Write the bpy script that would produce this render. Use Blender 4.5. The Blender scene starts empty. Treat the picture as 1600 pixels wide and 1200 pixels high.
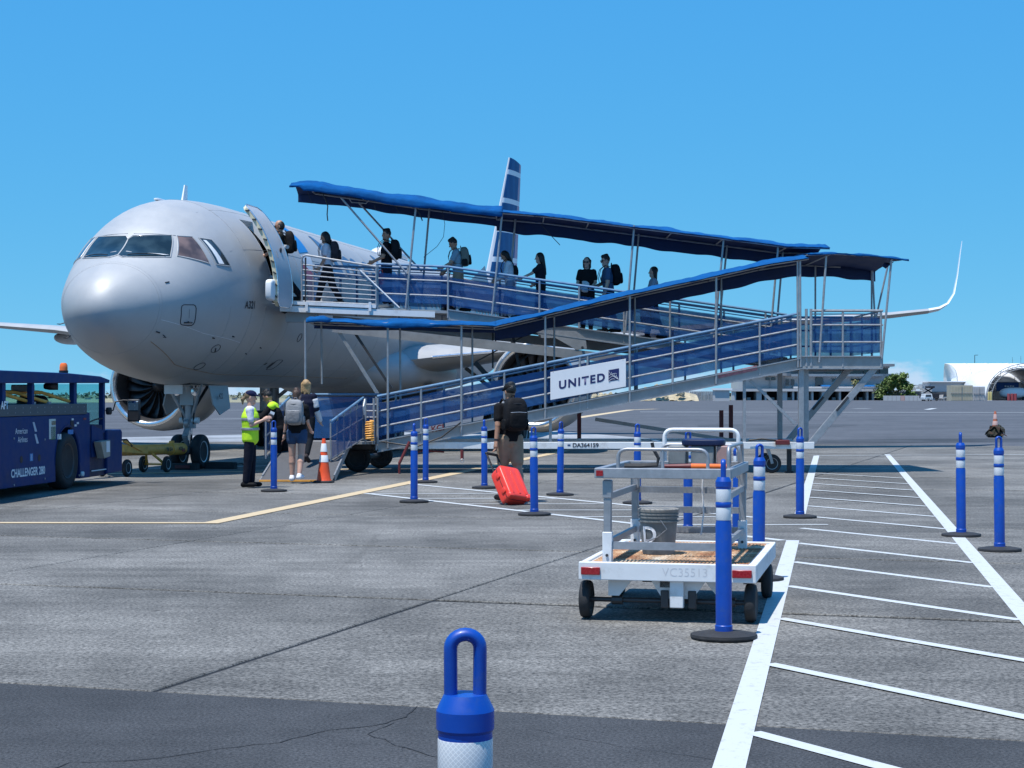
import bpy, bmesh, math, random
from mathutils import Vector, Matrix, Euler, noise

# ------------------------------------------------------------------ camera, sky, sun, exposure
S = bpy.context.scene
COL = S.collection
R = math.radians
FPX, HORIZON, EYE = 2745.0, 617.0, 1.65          # focal length in px of a 1600 px wide frame, horizon row, eye height

cam_d = bpy.data.cameras.new('camera'); cam = bpy.data.objects.new('camera', cam_d); COL.objects.link(cam)
cam.location = (0, 0, EYE); cam.rotation_euler = (R(90), 0, 0)
cam_d.sensor_width = 36; cam_d.lens = FPX / 1600 * 36; cam_d.shift_y = (HORIZON - 600) / 1600
cam_d.clip_start = 0.05; cam_d.clip_end = 20000
S.camera = cam

SUN_EL, SUN_AZ = 72.0, 224.0                      # azimuth clockwise from +Y (the view direction)
w = bpy.data.worlds.new('World'); S.world = w; w.use_nodes = True
nt = w.node_tree; nt.nodes.clear()
def wn(t, **k):
    n = nt.nodes.new(t)
    for a, b in k.items(): setattr(n, a, b)
    return n
sky = wn('ShaderNodeTexSky', sky_type='NISHITA'); sky.sun_disc = False
sky.sun_elevation = R(SUN_EL); sky.sun_rotation = R(SUN_AZ)
sky.air_density = 0.5; sky.dust_density = 0.0; sky.ozone_density = 6.0; sky.altitude = 0
sp_ = wn('ShaderNodeSeparateColor'); cb_ = wn('ShaderNodeCombineColor'); nt.links.new(sky.outputs[0], sp_.inputs[0])
EXPO = 0.5                                        # the deep tropical blue of the photograph: a response curve per channel on the physical sky
for ch, (ref, g_, val) in enumerate(((3.34, .64, .178), (5.29, .31, .555), (7.5, .05, .875))):
    pw = wn('ShaderNodeMath', operation='POWER'); pw.inputs[1].default_value = g_; nt.links.new(sp_.outputs[ch], pw.inputs[0])
    ml = wn('ShaderNodeMath', operation='MULTIPLY'); ml.inputs[1].default_value = val * 10 / 2 ** EXPO / ref ** g_; nt.links.new(pw.outputs[0], ml.inputs[0]); nt.links.new(ml.outputs[0], cb_.inputs[ch])
# low cumulus near the horizon, all the way round
tc = wn('ShaderNodeTexCoord'); sep = wn('ShaderNodeSeparateXYZ'); nt.links.new(tc.outputs['Generated'], sep.inputs[0])
mp = wn('ShaderNodeMapping'); mp.inputs['Scale'].default_value = (24, 24, 60); nt.links.new(tc.outputs['Generated'], mp.inputs[0])
nz = wn('ShaderNodeTexNoise'); nz.inputs['Scale'].default_value = 1.0; nz.inputs['Detail'].default_value = 8; nz.inputs['Roughness'].default_value = 0.62
nt.links.new(mp.outputs[0], nz.inputs['Vector'])
mp2 = wn('ShaderNodeMapping'); mp2.inputs['Scale'].default_value = (7, 7, 7); mp2.inputs['Location'].default_value = (0.5, 0, 0); nt.links.new(tc.outputs['Generated'], mp2.inputs[0])
nz2 = wn('ShaderNodeTexNoise'); nz2.inputs['Scale'].default_value = 1.0; nz2.inputs['Detail'].default_value = 2; nt.links.new(mp2.outputs[0], nz2.inputs['Vector'])
addn = wn('ShaderNodeMath', operation='ADD'); nt.links.new(nz.outputs[0], addn.inputs[0]); nt.links.new(nz2.outputs[0], addn.inputs[1])
elm = wn('ShaderNodeMapRange'); elm.inputs[1].default_value = 0.0; elm.inputs[2].default_value = 0.05; elm.inputs[3].default_value = 0.14; elm.inputs[4].default_value = -0.7
nt.links.new(sep.outputs['Z'], elm.inputs[0])
add2 = wn('ShaderNodeMath', operation='ADD'); nt.links.new(addn.outputs[0], add2.inputs[0]); nt.links.new(elm.outputs[0], add2.inputs[1])
cr = wn('ShaderNodeMapRange', interpolation_type='SMOOTHSTEP'); cr.inputs[1].default_value = .93; cr.inputs[2].default_value = 1.16; cr.inputs[3].default_value = 0; cr.inputs[4].default_value = 0.8
nt.links.new(add2.outputs[0], cr.inputs[0])
mixc = wn('ShaderNodeMix', data_type='RGBA'); mixc.inputs[7].default_value = (4.2, 5.2, 6.6, 1)
nt.links.new(cr.outputs[0], mixc.inputs[0]); nt.links.new(cb_.outputs[0], mixc.inputs[6])
bg = wn('ShaderNodeBackground'); bg.inputs['Strength'].default_value = 0.10
nt.links.new(mixc.outputs[2], bg.inputs[0])
wo = wn('ShaderNodeOutputWorld'); nt.links.new(bg.outputs[0], wo.inputs[0])

sd = bpy.data.lights.new('sun', 'SUN'); sun = bpy.data.objects.new('sun', sd); COL.objects.link(sun)
sd.energy = 4.0; sd.angle = R(0.55); sd.color = (1.0, 0.97, 0.92)
sdir = Vector((math.sin(R(SUN_AZ)) * math.cos(R(SUN_EL)), math.cos(R(SUN_AZ)) * math.cos(R(SUN_EL)), math.sin(R(SUN_EL))))
sun.rotation_euler = sdir.to_track_quat('Z', 'Y').to_euler(); sun.location = (0, 0, 60)

S.view_settings.view_transform = 'Standard'; S.view_settings.look = 'None'
S.view_settings.exposure = EXPO; S.view_settings.gamma = 1.0; S.view_settings.use_curve_mapping = False
S.render.engine = 'CYCLES'; S.cycles.max_bounces = 8; S.cycles.transparent_max_bounces = 24
try: S.cycles.use_denoising = True
except Exception: pass

# ------------------------------------------------------------------ helpers
def W(u, v, Y): return Vector(((u - 800) * Y / FPX, Y, EYE - (v - HORIZON) * Y / FPX))   # survey sighting: photo row/column at a known distance
def G(u, v):                                                                              # the same for a point on the ground
    Y = FPX * EYE / (v - HORIZON); return Vector(((u - 800) * Y / FPX, Y, 0))

class MB:
    def __init__(s): s.v = []; s.f = []
    def add(s, vs, fs):
        o = len(s.v); s.v += [tuple(p) for p in vs]; s.f += [tuple(i + o for i in f) for f in fs]; return s
    def box(s, c, sz, rot=None):
        c = Vector(c); hx, hy, hz = sz[0] / 2, sz[1] / 2, sz[2] / 2
        ps = [Vector((x, y, z)) for z in (-hz, hz) for x, y in ((-hx, -hy), (hx, -hy), (hx, hy), (-hx, hy))]
        if rot is not None: ps = [rot @ p for p in ps]
        return s.add([c + p for p in ps], [(3, 2, 1, 0), (4, 5, 6, 7), (0, 1, 5, 4), (1, 2, 6, 5), (2, 3, 7, 6), (3, 0, 4, 7)])
    def bar(s, a, b, wd, ht, up=(0, 0, 1)):
        a, b = Vector(a), Vector(b); d = (b - a); L = d.length; d.normalize(); up = Vector(up)
        if abs(d.dot(up)) > 0.99: up = Vector((0, 1, 0))
        y = up.cross(d).normalized(); z = d.cross(y)
        m = Matrix((d, y, z)).transposed()
        return s.box((a + b) / 2, (L, wd, ht), m)
    def cyl(s, a, b, r0, r1=None, n=10):
        a, b = Vector(a), Vector(b); r1 = r0 if r1 is None else r1
        d = (b - a).normalized(); q = d.orthogonal().normalized(); p = d.cross(q)
        vs = []
        for c, r in ((a, r0), (b, r1)):
            for i in range(n):
                t = 2 * math.pi * i / n; vs.append(c + (q * math.cos(t) + p * math.sin(t)) * r)
        fs = [(i, (i + 1) % n, n + (i + 1) % n, n + i) for i in range(n)] + [tuple(range(n - 1, -1, -1)), tuple(range(n, 2 * n))]
        return s.add(vs, fs)
    def tube(s, pts, r, n=8, closed=False, flat=1.0, fx=None):
        pts = [Vector(p) for p in pts]; N = len(pts); rings = []
        q = None
        for i, p in enumerate(pts):
            a = pts[i - 1] if (i > 0 or closed) else p; b = pts[(i + 1) % N] if (i < N - 1 or closed) else p
            d = (b - a).normalized()
            if q is None: q = (Vector(fx) if fx else d.orthogonal()); 
            q = (q - d * q.dot(d)).normalized(); e = d.cross(q)
            rings.append([p + (q * math.cos(2 * math.pi * k / n) + e * math.sin(2 * math.pi * k / n) * flat) * r for k in range(n)])
        return s.loft(rings, caps=not closed, closed=closed)
    def loft(s, rings, caps=True, closed=False):
        n = len(rings[0]); vs = [p for r in rings for p in r]; fs = []
        M = len(rings)
        for i in range(M if closed else M - 1):
            j = (i + 1) % M
            for k in range(n): fs.append((i * n + k, i * n + (k + 1) % n, j * n + (k + 1) % n, j * n + k))
        if caps: fs += [tuple(range(n - 1, -1, -1)), tuple((M - 1) * n + k for k in range(n))]
        return s.add(vs, fs)
    def sheet(s, rows):                                    # open grid of points
        n = len(rows[0]); vs = [p for r in rows for p in r]
        return s.add(vs, [(i * n + k, i * n + k + 1, (i + 1) * n + k + 1, (i + 1) * n + k) for i in range(len(rows) - 1) for k in range(n - 1)])
    def lathe(s, prof, c=(0, 0, 0), n=24, M=None):         # prof: (radius, height)
        c = Vector(c); rings = []
        for r, z in prof:
            rings.append([Vector((max(r, 1e-4) * math.cos(2 * math.pi * k / n), max(r, 1e-4) * math.sin(2 * math.pi * k / n), z)) for k in range(n)])
        if M is not None: rings = [[M @ p for p in r] for r in rings]
        return s.loft([[c + p for p in r] for r in rings])
    def prism(s, pts, d):                                  # pts: 3-D polygon, d: extrusion vector
        d = Vector(d); pts = [Vector(p) for p in pts]; n = len(pts)
        return s.add(pts + [p + d for p in pts], [tuple(range(n - 1, -1, -1)), tuple(range(n, 2 * n))] + [(i, (i + 1) % n, n + (i + 1) % n, n + i) for i in range(n)])
    def poly(s, pts): return s.add(pts, [tuple(range(len(pts)))])
    def sell(s, c, sz, e1=0.5, e2=0.5, nu=20, nv=12, rot=None):   # superellipsoid: rounded box
        c = Vector(c); f = lambda x, e: math.copysign(abs(x) ** e, x); rings = []
        for j in range(1, nv):
            ph = -math.pi / 2 + math.pi * j / nv; ring = []
            for i in range(nu):
                th = 2 * math.pi * i / nu
                p = Vector((f(math.cos(ph), e1) * f(math.cos(th), e2) * sz[0] / 2, f(math.cos(ph), e1) * f(math.sin(th), e2) * sz[1] / 2, f(math.sin(ph), e1) * sz[2] / 2))
                ring.append(c + (rot @ p if rot is not None else p))
            rings.append(ring)
        return s.loft(rings)
    def cap(s, a, b, r0, r1, sy=1.0, yax=(0, 1, 0), n=14, m=4):   # tapered capsule, its section stretched by sy along yax
        a, b = Vector(a), Vector(b); d = b - a
        if d.length < 1e-5: d = Vector((0, 0, 1e-4)); b = a + d
        d.normalize(); y = Vector(yax); y = (y - d * y.dot(d))
        y = y.normalized() if y.length > 1e-3 else d.orthogonal().normalized()
        x = y.cross(d); rings = []
        for c, r, sg in ((a, r0, -1), (b, r1, 1)):
            for k in range(m):
                t = (k + 0.25) / m * math.pi / 2 if sg > 0 else math.pi / 2 - (k) / m * math.pi / 2 - 0.06
                rr = r * math.cos(t); off = sg * r * math.sin(t)
                rings.append([c + d * off + (x * math.cos(2 * math.pi * i / n) + y * math.sin(2 * math.pi * i / n) * sy) * max(rr, .0005) for i in range(n)])
        return s.loft(rings)
    def build(s, name, mat, parent=None, smooth=35, bevel=0, base=None, segs=2):
        me = bpy.data.meshes.new(name)
        off = Vector(base) if base is not None else Vector((0, 0, 0))
        me.from_pydata([tuple(Vector(p) - off) for p in s.v], [], s.f); me.validate()
        return mk(name, me, mat, parent, smooth, bevel, segs)
def mk(name, me, mat, parent=None, smooth=35, bevel=0, segs=2):
    if mat is not None:
        for m_ in (mat if isinstance(mat, (list, tuple)) else [mat]): me.materials.append(m_)
    if smooth:
        me.polygons.foreach_set('use_smooth', [True] * len(me.polygons)); me.set_sharp_from_angle(angle=R(smooth))
    o = bpy.data.objects.new(name, me); COL.objects.link(o)
    if parent is not None: o.parent = parent
    if bevel:
        b = o.modifiers.new('bevel', 'BEVEL'); b.width = bevel; b.segments = segs; b.limit_method = 'ANGLE'; b.angle_limit = R(40)
    return o
def recalc(o):
    bm = bmesh.new(); bm.from_mesh(o.data); bmesh.ops.recalc_face_normals(bm, faces=bm.faces); bm.to_mesh(o.data); bm.free(); return o
def thing(name, label, cat, loc=(0, 0, 0), rz=0, group=None):
    o = bpy.data.objects.new(name, None); COL.objects.link(o); o.empty_display_size = 0.2
    o.location = loc; o.rotation_euler = (0, 0, rz); tag(o, label, cat, group); return o
def tag(o, label, cat, group=None):
    o['label'] = label; o['category'] = cat
    if group: o['group'] = group
    return o
def struct(o, label=None):
    o['kind'] = 'structure'
    if label: o['label'] = label
    return o
def kids(o): return [c for c in COL.objects if c.parent is o]
def copy_tree(o, parent=None):
    c = o.copy(); COL.objects.link(c); c.parent = parent
    for ch in kids(o): copy_tree(ch, c)
    return c
def text_mesh(txt, size, align='CENTER', bold=0.0, shear=0.0, space=1.0, cuts=0, depth=0.0):
    cu = bpy.data.curves.new('txt', 'FONT'); cu.body = txt; cu.size = size; cu.align_x = align; cu.align_y = 'CENTER'; cu.shear = shear
    cu.offset = bold; cu.space_character = space; cu.extrude = depth; cu.resolution_u = 4
    o = bpy.data.objects.new('txt', cu); COL.objects.link(o)
    dg = bpy.context.evaluated_depsgraph_get(); me = bpy.data.meshes.new_from_object(o.evaluated_get(dg))
    bpy.data.objects.remove(o); bpy.data.curves.remove(cu)
    if cuts:
        bm = bmesh.new(); bm.from_mesh(me); bmesh.ops.triangulate(bm, faces=bm.faces)
        for _ in range(cuts):
            es = [e for e in bm.edges if e.calc_length() > 0.12]
            if es: bmesh.ops.subdivide_edges(bm, edges=es, cuts=1); bmesh.ops.triangulate(bm, faces=bm.faces)
        bm.to_mesh(me); bm.free()
    return me
def lettering(txt, size, mat, parent, M, bold=0.0, name='lettering', **k):
    me = text_mesh(txt, size, bold=bold, **k); me.transform(M); o = mk(name, me, mat, parent, 0); return o

# ------------------------------------------------------------------ materials
def mat(name, col, rough=0.5, metal=0.0, var=0.12, scale=6.0, bump=0.0, bscale=None, coat=0.0, spec=0.5, dirt=None, dirt_amt=0.35, dirt_scale=1.2, rnd=0.0, trans=0.0):
    m = bpy.data.materials.new(name); m.use_nodes = True; t = m.node_tree; L = t.links.new
    b = t.nodes['Principled BSDF']; b.inputs['Roughness'].default_value = rough; b.inputs['Metallic'].default_value = metal
    b.inputs['Coat Weight'].default_value = coat; b.inputs['Coat Roughness'].default_value = 0.12; b.inputs['Specular IOR Level'].default_value = spec
    geo = t.nodes.new('ShaderNodeTexCoord')
    n = t.nodes.new('ShaderNodeTexNoise'); n.inputs['Scale'].default_value = scale; n.inputs['Detail'].default_value = 6; n.inputs['Roughness'].default_value = 0.65
    L(geo.outputs['Object'], n.inputs['Vector'])
    mr = t.nodes.new('ShaderNodeMapRange'); mr.inputs[1].default_value = 0.25; mr.inputs[2].default_value = 0.75; mr.inputs[3].default_value = 1 - var; mr.inputs[4].default_value = 1 + var
    L(n.outputs[0], mr.inputs[0])
    vm = t.nodes.new('ShaderNodeVectorMath'); vm.operation = 'SCALE'; vm.inputs[0].default_value = col; L(mr.outputs[0], vm.inputs['Scale'])
    out = vm.outputs[0]
    if rnd:
        oi = t.nodes.new('ShaderNodeObjectInfo'); r2 = t.nodes.new('ShaderNodeMapRange'); r2.inputs[3].default_value = 1 - rnd; r2.inputs[4].default_value = 1 + rnd
        L(oi.outputs['Random'], r2.inputs[0]); v2 = t.nodes.new('ShaderNodeVectorMath'); v2.operation = 'SCALE'; L(out, v2.inputs[0]); L(r2.outputs[0], v2.inputs['Scale']); out = v2.outputs[0]
    if dirt:
        n2 = t.nodes.new('ShaderNodeTexNoise'); n2.inputs['Scale'].default_value = dirt_scale; n2.inputs['Detail'].default_value = 9; n2.inputs['Roughness'].default_value = 0.72
        L(geo.outputs['Object'], n2.inputs['Vector'])
        m2 = t.nodes.new('ShaderNodeMapRange'); m2.interpolation_type = 'SMOOTHSTEP'; m2.inputs[1].default_value = 0.5; m2.inputs[2].default_value = 0.72; m2.inputs[4].default_value = dirt_amt
        L(n2.outputs[0], m2.inputs[0])
        mx = t.nodes.new('ShaderNodeMix'); mx.data_type = 'RGBA'; mx.inputs[7].default_value = (*dirt, 1); L(m2.outputs[0], mx.inputs[0]); L(out, mx.inputs[6]); out = mx.outputs[2]
    L(out, b.inputs['Base Color'])
    rr = t.nodes.new('ShaderNodeMapRange'); rr.inputs[1].default_value = 0.3; rr.inputs[2].default_value = 0.7; rr.inputs[3].default_value = max(rough - 0.07, 0.02); rr.inputs[4].default_value = min(rough + 0.1, 1)
    L(n.outputs[0], rr.inputs[0]); L(rr.outputs[0], b.inputs['Roughness'])
    if bump:
        nb = t.nodes.new('ShaderNodeTexNoise'); nb.inputs['Scale'].default_value = bscale or scale * 4; nb.inputs['Detail'].default_value = 5; L(geo.outputs['Object'], nb.inputs['Vector'])
        bu = t.nodes.new('ShaderNodeBump'); bu.inputs['Strength'].default_value = bump; bu.inputs['Distance'].default_value = 0.02; L(nb.outputs[0], bu.inputs['Height']); L(bu.outputs[0], b.inputs['Normal'])
    if trans:
        b.inputs['Transmission Weight'].default_value = trans
    return m
def glass(name, tint, alpha, rough=0.05):
    m = bpy.data.materials.new(name); m.use_nodes = True; t = m.node_tree
    b = t.nodes['Principled BSDF']; b.inputs['Base Color'].default_value = (*tint, 1); b.inputs['Roughness'].default_value = rough; b.inputs['IOR'].default_value = 1.5
    tr = t.nodes.new('ShaderNodeBsdfTransparent'); tr.inputs[0].default_value = (*[min(1, .55 + c) for c in tint], 1)
    mx = t.nodes.new('ShaderNodeMixShader'); mx.inputs[0].default_value = alpha
    t.links.new(tr.outputs[0], mx.inputs[1]); t.links.new(b.outputs[0], mx.inputs[2]); t.links.new(mx.outputs[0], t.nodes['Material Output'].inputs[0])
    return m
M = {}
M['silver'] = mat('silver_mica_paint', (.395, .40, .405), .50, .12, .05, 1.5, coat=.10, dirt=(.28, .275, .27), dirt_amt=.25, dirt_scale=.8)
M['bare'] = mat('polished_aluminium', (.74, .75, .77), .22, .95, .05, 4)
M['fuse_white'] = mat('white_aircraft_paint', (.78, .79, .82), .3, 0, .03, 3, coat=.3)
M['seam'] = mat('panel_seam', (.28, .29, .31), .6, 0, .1, 5)
M['black'] = mat('black_paint', (.015, .015, .018), .5, 0, .2, 8)
M['rubber'] = mat('rubber', (.022, .022, .024), .75, 0, .25, 12, bump=.15, bscale=40, dirt=(.10, .095, .09), dirt_amt=.3, dirt_scale=6)
M['dark_metal'] = mat('dark_metal', (.07, .07, .075), .5, .6, .25, 8)
M['gear_metal'] = mat('gear_grey_paint', (.36, .38, .40), .4, .3, .2, 9, dirt=(.08, .07, .06), dirt_amt=.5, dirt_scale=7)
M['chrome'] = mat('chrome', (.75, .76, .78), .12, 1, .03, 5)
M['galv'] = mat('galvanised_steel', (.36, .37, .39), .45, .5, .18, 14, dirt=(.2, .19, .18), dirt_amt=.35, dirt_scale=3)
M['galv_flat'] = mat('weathered_aluminium_plate', (.33, .335, .34), .55, .3, .15, 5, dirt=(.2, .19, .18), dirt_amt=.4, dirt_scale=2.2)
M['white_steel'] = mat('white_painted_steel', (.74, .75, .76), .42, 0, .06, 6, dirt=(.30, .24, .18), dirt_amt=.45, dirt_scale=3.5)
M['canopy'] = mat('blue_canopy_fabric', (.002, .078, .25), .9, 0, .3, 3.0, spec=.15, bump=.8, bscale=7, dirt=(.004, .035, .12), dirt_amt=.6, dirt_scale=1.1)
M['navy_cloth_shade'] = mat('navy_valance_and_shade', (.010, .030, .105), .8, 0, .2, 3, bump=.4, bscale=4)  # valance navy; under the roofs this dark tone stands in for shade
M['rail_blue'] = mat('blue_grey_handrail', (.13, .25, .40), .45, .1, .2, 6, dirt=(.3, .33, .36), dirt_amt=.5, dirt_scale=5)
M['bollard'] = mat('blue_bollard_plastic', (.0010, .056, .36), .40, 0, .08, 9, coat=.1, dirt=(.05, .09, .22), dirt_amt=.55, dirt_scale=11, rnd=.10)
M['tug_blue'] = mat('tug_blue_paint', (.0025, .031, .138), .5, 0, .15, 4, spec=.25, dirt=(.018, .026, .06), dirt_amt=.5, dirt_scale=1.7)
M['tug_navy'] = mat('tug_dark_blue_paint', (.004, .012, .06), .5, 0, .15, 4)
M['grey_strip'] = mat('grey_deck_plate', (.10, .11, .12), .6, .2, .2, 9)
M['yellow'] = mat('yellow_paint', (.90, .42, .075), .5, 0, .15, 6, dirt=(.18, .12, .06), dirt_amt=.5, dirt_scale=4)
M['red_dark'] = mat('dark_red_paint', (.14, .02, .022), .5, 0, .2, 8)
M['orange'] = mat('orange_cone_plastic', (.85, .09, .02), .5, 0, .1, 7, dirt=(.3, .06, .03), dirt_amt=.4, dirt_scale=5)
M['orange_lamp'] = mat('orange_lens', (.85, .17, .03), .2, 0, .1, 7)
M['red_lens'] = mat('red_reflector', (.32, .015, .02), .25, 0, .15, 30)
M['white_plastic'] = mat('white_plastic', (.75, .76, .77), .45, 0, .05, 6)
M['text_white'] = mat('white_decal', (.8, .8, .82), .5, 0, .03, 6)
M['text_dark'] = mat('dark_decal', (.03, .03, .04), .6, 0, .1, 6)
M['navy_ink'] = mat('navy_ink', (.012, .018, .11), .5, 0, .05, 6)
# ------------------------------------------------------------------ ground materials
def ground_mat(name, base, grain, stains, streak=0.0, rough=.85, bumpd=.004, speck=.5, lo=.72, hi=1.28, spots=False):
    m = bpy.data.materials.new(name); m.use_nodes = True; t = m.node_tree; L = t.links.new
    b = t.nodes['Principled BSDF']; b.inputs['Roughness'].default_value = rough; b.inputs['Specular IOR Level'].default_value = .35
    g = t.nodes.new('ShaderNodeNewGeometry'); oi = t.nodes.new('ShaderNodeObjectInfo')
    def noise_(scale, det, ro, vec=None):
        n = t.nodes.new('ShaderNodeTexNoise'); n.inputs['Scale'].default_value = scale; n.inputs['Detail'].default_value = det; n.inputs['Roughness'].default_value = ro
        L(vec or g.outputs['Position'], n.inputs['Vector']); return n.outputs[0]
    def mrange(x, a, b_, c, d):
        r = t.nodes.new('ShaderNodeMapRange'); r.inputs[1].default_value = a; r.inputs[2].default_value = b_; r.inputs[3].default_value = c; r.inputs[4].default_value = d; L(x, r.inputs[0]); return r.outputs[0]
    def mul(a, b_):
        n = t.nodes.new('ShaderNodeMath'); n.operation = 'MULTIPLY'; L(a, n.inputs[0]); L(b_, n.inputs[1]); return n.outputs[0]
    big = mrange(noise_(.22, 5, .6), .38, .62, lo, hi)
    mid = mrange(noise_(1.7, 8, .72), .38, .62, .84, 1.16)
    fine = mrange(noise_(grain, 3, .8), .36, .64, 1 - speck * .55, 1 + speck * .55)
    f = mul(mul(big, mid), fine)
    mp = t.nodes.new('ShaderNodeMapping'); mp.inputs['Rotation'].default_value = (0, 0, R(17)); mp.inputs['Scale'].default_value = (.35, 3.2, 1); L(g.outputs['Position'], mp.inputs[0])
    st = mrange(noise_(1.0, 7, .7, mp.outputs[0]), .3, .72, 1 - streak, 1 + streak * .6); f = mul(f, st)
    f = mul(f, mrange(oi.outputs['Random'], 0, 1, .9, 1.1))
    v = t.nodes.new('ShaderNodeVectorMath'); v.operation = 'SCALE'; v.inputs[0].default_value = base; L(f, v.inputs['Scale'])
    dk = t.nodes.new('ShaderNodeMapRange'); dk.interpolation_type = 'SMOOTHSTEP'; dk.inputs[1].default_value = .60; dk.inputs[2].default_value = .74; dk.inputs[4].default_value = stains; L(noise_(.75, 6, .75), dk.inputs[0])
    mx = t.nodes.new('ShaderNodeMix'); mx.data_type = 'RGBA'; mx.inputs[7].default_value = (base[0] * .42, base[1] * .41, base[2] * .4, 1)
    L(dk.outputs[0], mx.inputs[0]); L(v.outputs[0], mx.inputs[6]); L(mx.outputs[2], b.inputs['Base Color'])
    if spots:
        ds = t.nodes.new('ShaderNodeMapRange'); ds.interpolation_type = 'SMOOTHSTEP'; ds.inputs[1].default_value = .70; ds.inputs[2].default_value = .76; ds.inputs[4].default_value = .75; L(noise_(3.1, 3, .55), ds.inputs[0])
        m3 = t.nodes.new('ShaderNodeMix'); m3.data_type = 'RGBA'; m3.inputs[7].default_value = (base[0] * .3, base[1] * .29, base[2] * .28, 1); L(ds.outputs[0], m3.inputs[0]); L(mx.outputs[2], m3.inputs[6])
        tm = t.nodes.new('ShaderNodeMapping'); tm.inputs['Rotation'].default_value = (0, 0, R(-9)); tm.inputs['Scale'].default_value = (1.1, .05, 1); L(g.outputs['Position'], tm.inputs[0])
        tr_ = t.nodes.new('ShaderNodeMapRange'); tr_.interpolation_type = 'SMOOTHSTEP'; tr_.inputs[1].default_value = .62; tr_.inputs[2].default_value = .70; tr_.inputs[4].default_value = .38; L(noise_(1.4, 4, .6, tm.outputs[0]), tr_.inputs[0])
        m4 = t.nodes.new('ShaderNodeMix'); m4.data_type = 'RGBA'; m4.inputs[7].default_value = (base[0] * .45, base[1] * .44, base[2] * .43, 1); L(tr_.outputs[0], m4.inputs[0]); L(m3.outputs[2], m4.inputs[6]); L(m4.outputs[2], b.inputs['Base Color'])
    bu = t.nodes.new('ShaderNodeBump'); bu.inputs['Strength'].default_value = .5; bu.inputs['Distance'].default_value = bumpd; L(noise_(grain * .8, 4, .8), bu.inputs['Height']); L(bu.outputs[0], b.inputs['Normal'])
    return m
M['concrete'] = ground_mat('weathered_concrete', (.153, .147, .136), 34, .6, .28, bumpd=.01, speck=1.2, spots=True, lo=.64, hi=1.30)
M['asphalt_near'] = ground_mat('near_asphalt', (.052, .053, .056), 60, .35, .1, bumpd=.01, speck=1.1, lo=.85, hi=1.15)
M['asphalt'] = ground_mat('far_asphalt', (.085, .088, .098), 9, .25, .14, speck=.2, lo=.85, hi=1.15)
M['asphalt_dark'] = ground_mat('dark_asphalt', (.060, .063, .070), 9, .2, .1, speck=.2)
M['pale_ground'] = ground_mat('pale_ground', (.25, .265, .285), 9, .1, .1, speck=.15)
M['dry_grass'] = ground_mat('dry_grass', (.27, .25, .16), 1.5, .5, .25, speck=.4, lo=.6, hi=1.4)
M['joint'] = ground_mat('joint_filler', (.028, .028, .03), 30, .2)
M['lava'] = ground_mat('far_field', (.16, .165, .10), .5, .6, .2, speck=.4, lo=.6, hi=1.4)
def paint_mat(name, col, wear=.45):
    m = bpy.data.materials.new(name); m.use_nodes = True; t = m.node_tree; L = t.links.new; b = t.nodes['Principled BSDF']; b.inputs['Roughness'].default_value = .7
    g = t.nodes.new('ShaderNodeNewGeometry'); n = t.nodes.new('ShaderNodeTexNoise'); n.inputs['Scale'].default_value = 9; n.inputs['Detail'].default_value = 10; n.inputs['Roughness'].default_value = .78; L(g.outputs['Position'], n.inputs[0])
    r = t.nodes.new('ShaderNodeMapRange'); r.interpolation_type = 'SMOOTHSTEP'; r.inputs[1].default_value = .53; r.inputs[2].default_value = .70; r.inputs[4].default_value = wear; L(n.outputs[0], r.inputs[0])
    mx = t.nodes.new('ShaderNodeMix'); mx.data_type = 'RGBA'; mx.inputs[6].default_value = (*col, 1); mx.inputs[7].default_value = (.2, .2, .2, 1); L(r.outputs[0], mx.inputs[0]); L(mx.outputs[2], b.inputs['Base Color'])
    return m
M['white_line'] = paint_mat('white_line_paint', (.50, .52, .525), .85)
M['yellow_line'] = paint_mat('yellow_line_paint', (.56, .43, .26), .7)

# ------------------------------------------------------------------ ground sheets
D1 = Vector((.301, .9536, 0)); D2 = Vector((.9536, -.301, 0))     # slab directions: away / to the right
SL = 4.57
E0 = Vector((-.47, 9.28, 0)).dot(D1); A0 = Vector((-2.0, 9.82, 0)).dot(D2)
def SP(i, j): return D1 * (E0 + SL * i) + D2 * (A0 + SL * j)
NR = 11
g = MB(); g.poly([(-9000, -60, -.06), (9000, -60, -.06), (9000, 12000, -.06), (-9000, 12000, -.06)])
struct(g.build('ground', M['lava'], smooth=0))
g = MB(); g.poly([(-900, -40, -.012), (900, -40, -.012), (900, 700, -.012), (-120, 420, -.012), (-900, 330, -.012)])
struct(g.build('apron_base', M['joint'], smooth=0))
# far asphalt sheet, from the last slab row out
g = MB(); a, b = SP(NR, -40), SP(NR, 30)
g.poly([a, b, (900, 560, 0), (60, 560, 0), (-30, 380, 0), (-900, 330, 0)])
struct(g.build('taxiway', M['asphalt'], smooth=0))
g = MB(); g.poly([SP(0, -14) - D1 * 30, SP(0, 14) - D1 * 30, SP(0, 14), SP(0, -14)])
near = struct(g.build('near_asphalt', M['asphalt_near'], smooth=0))
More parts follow.
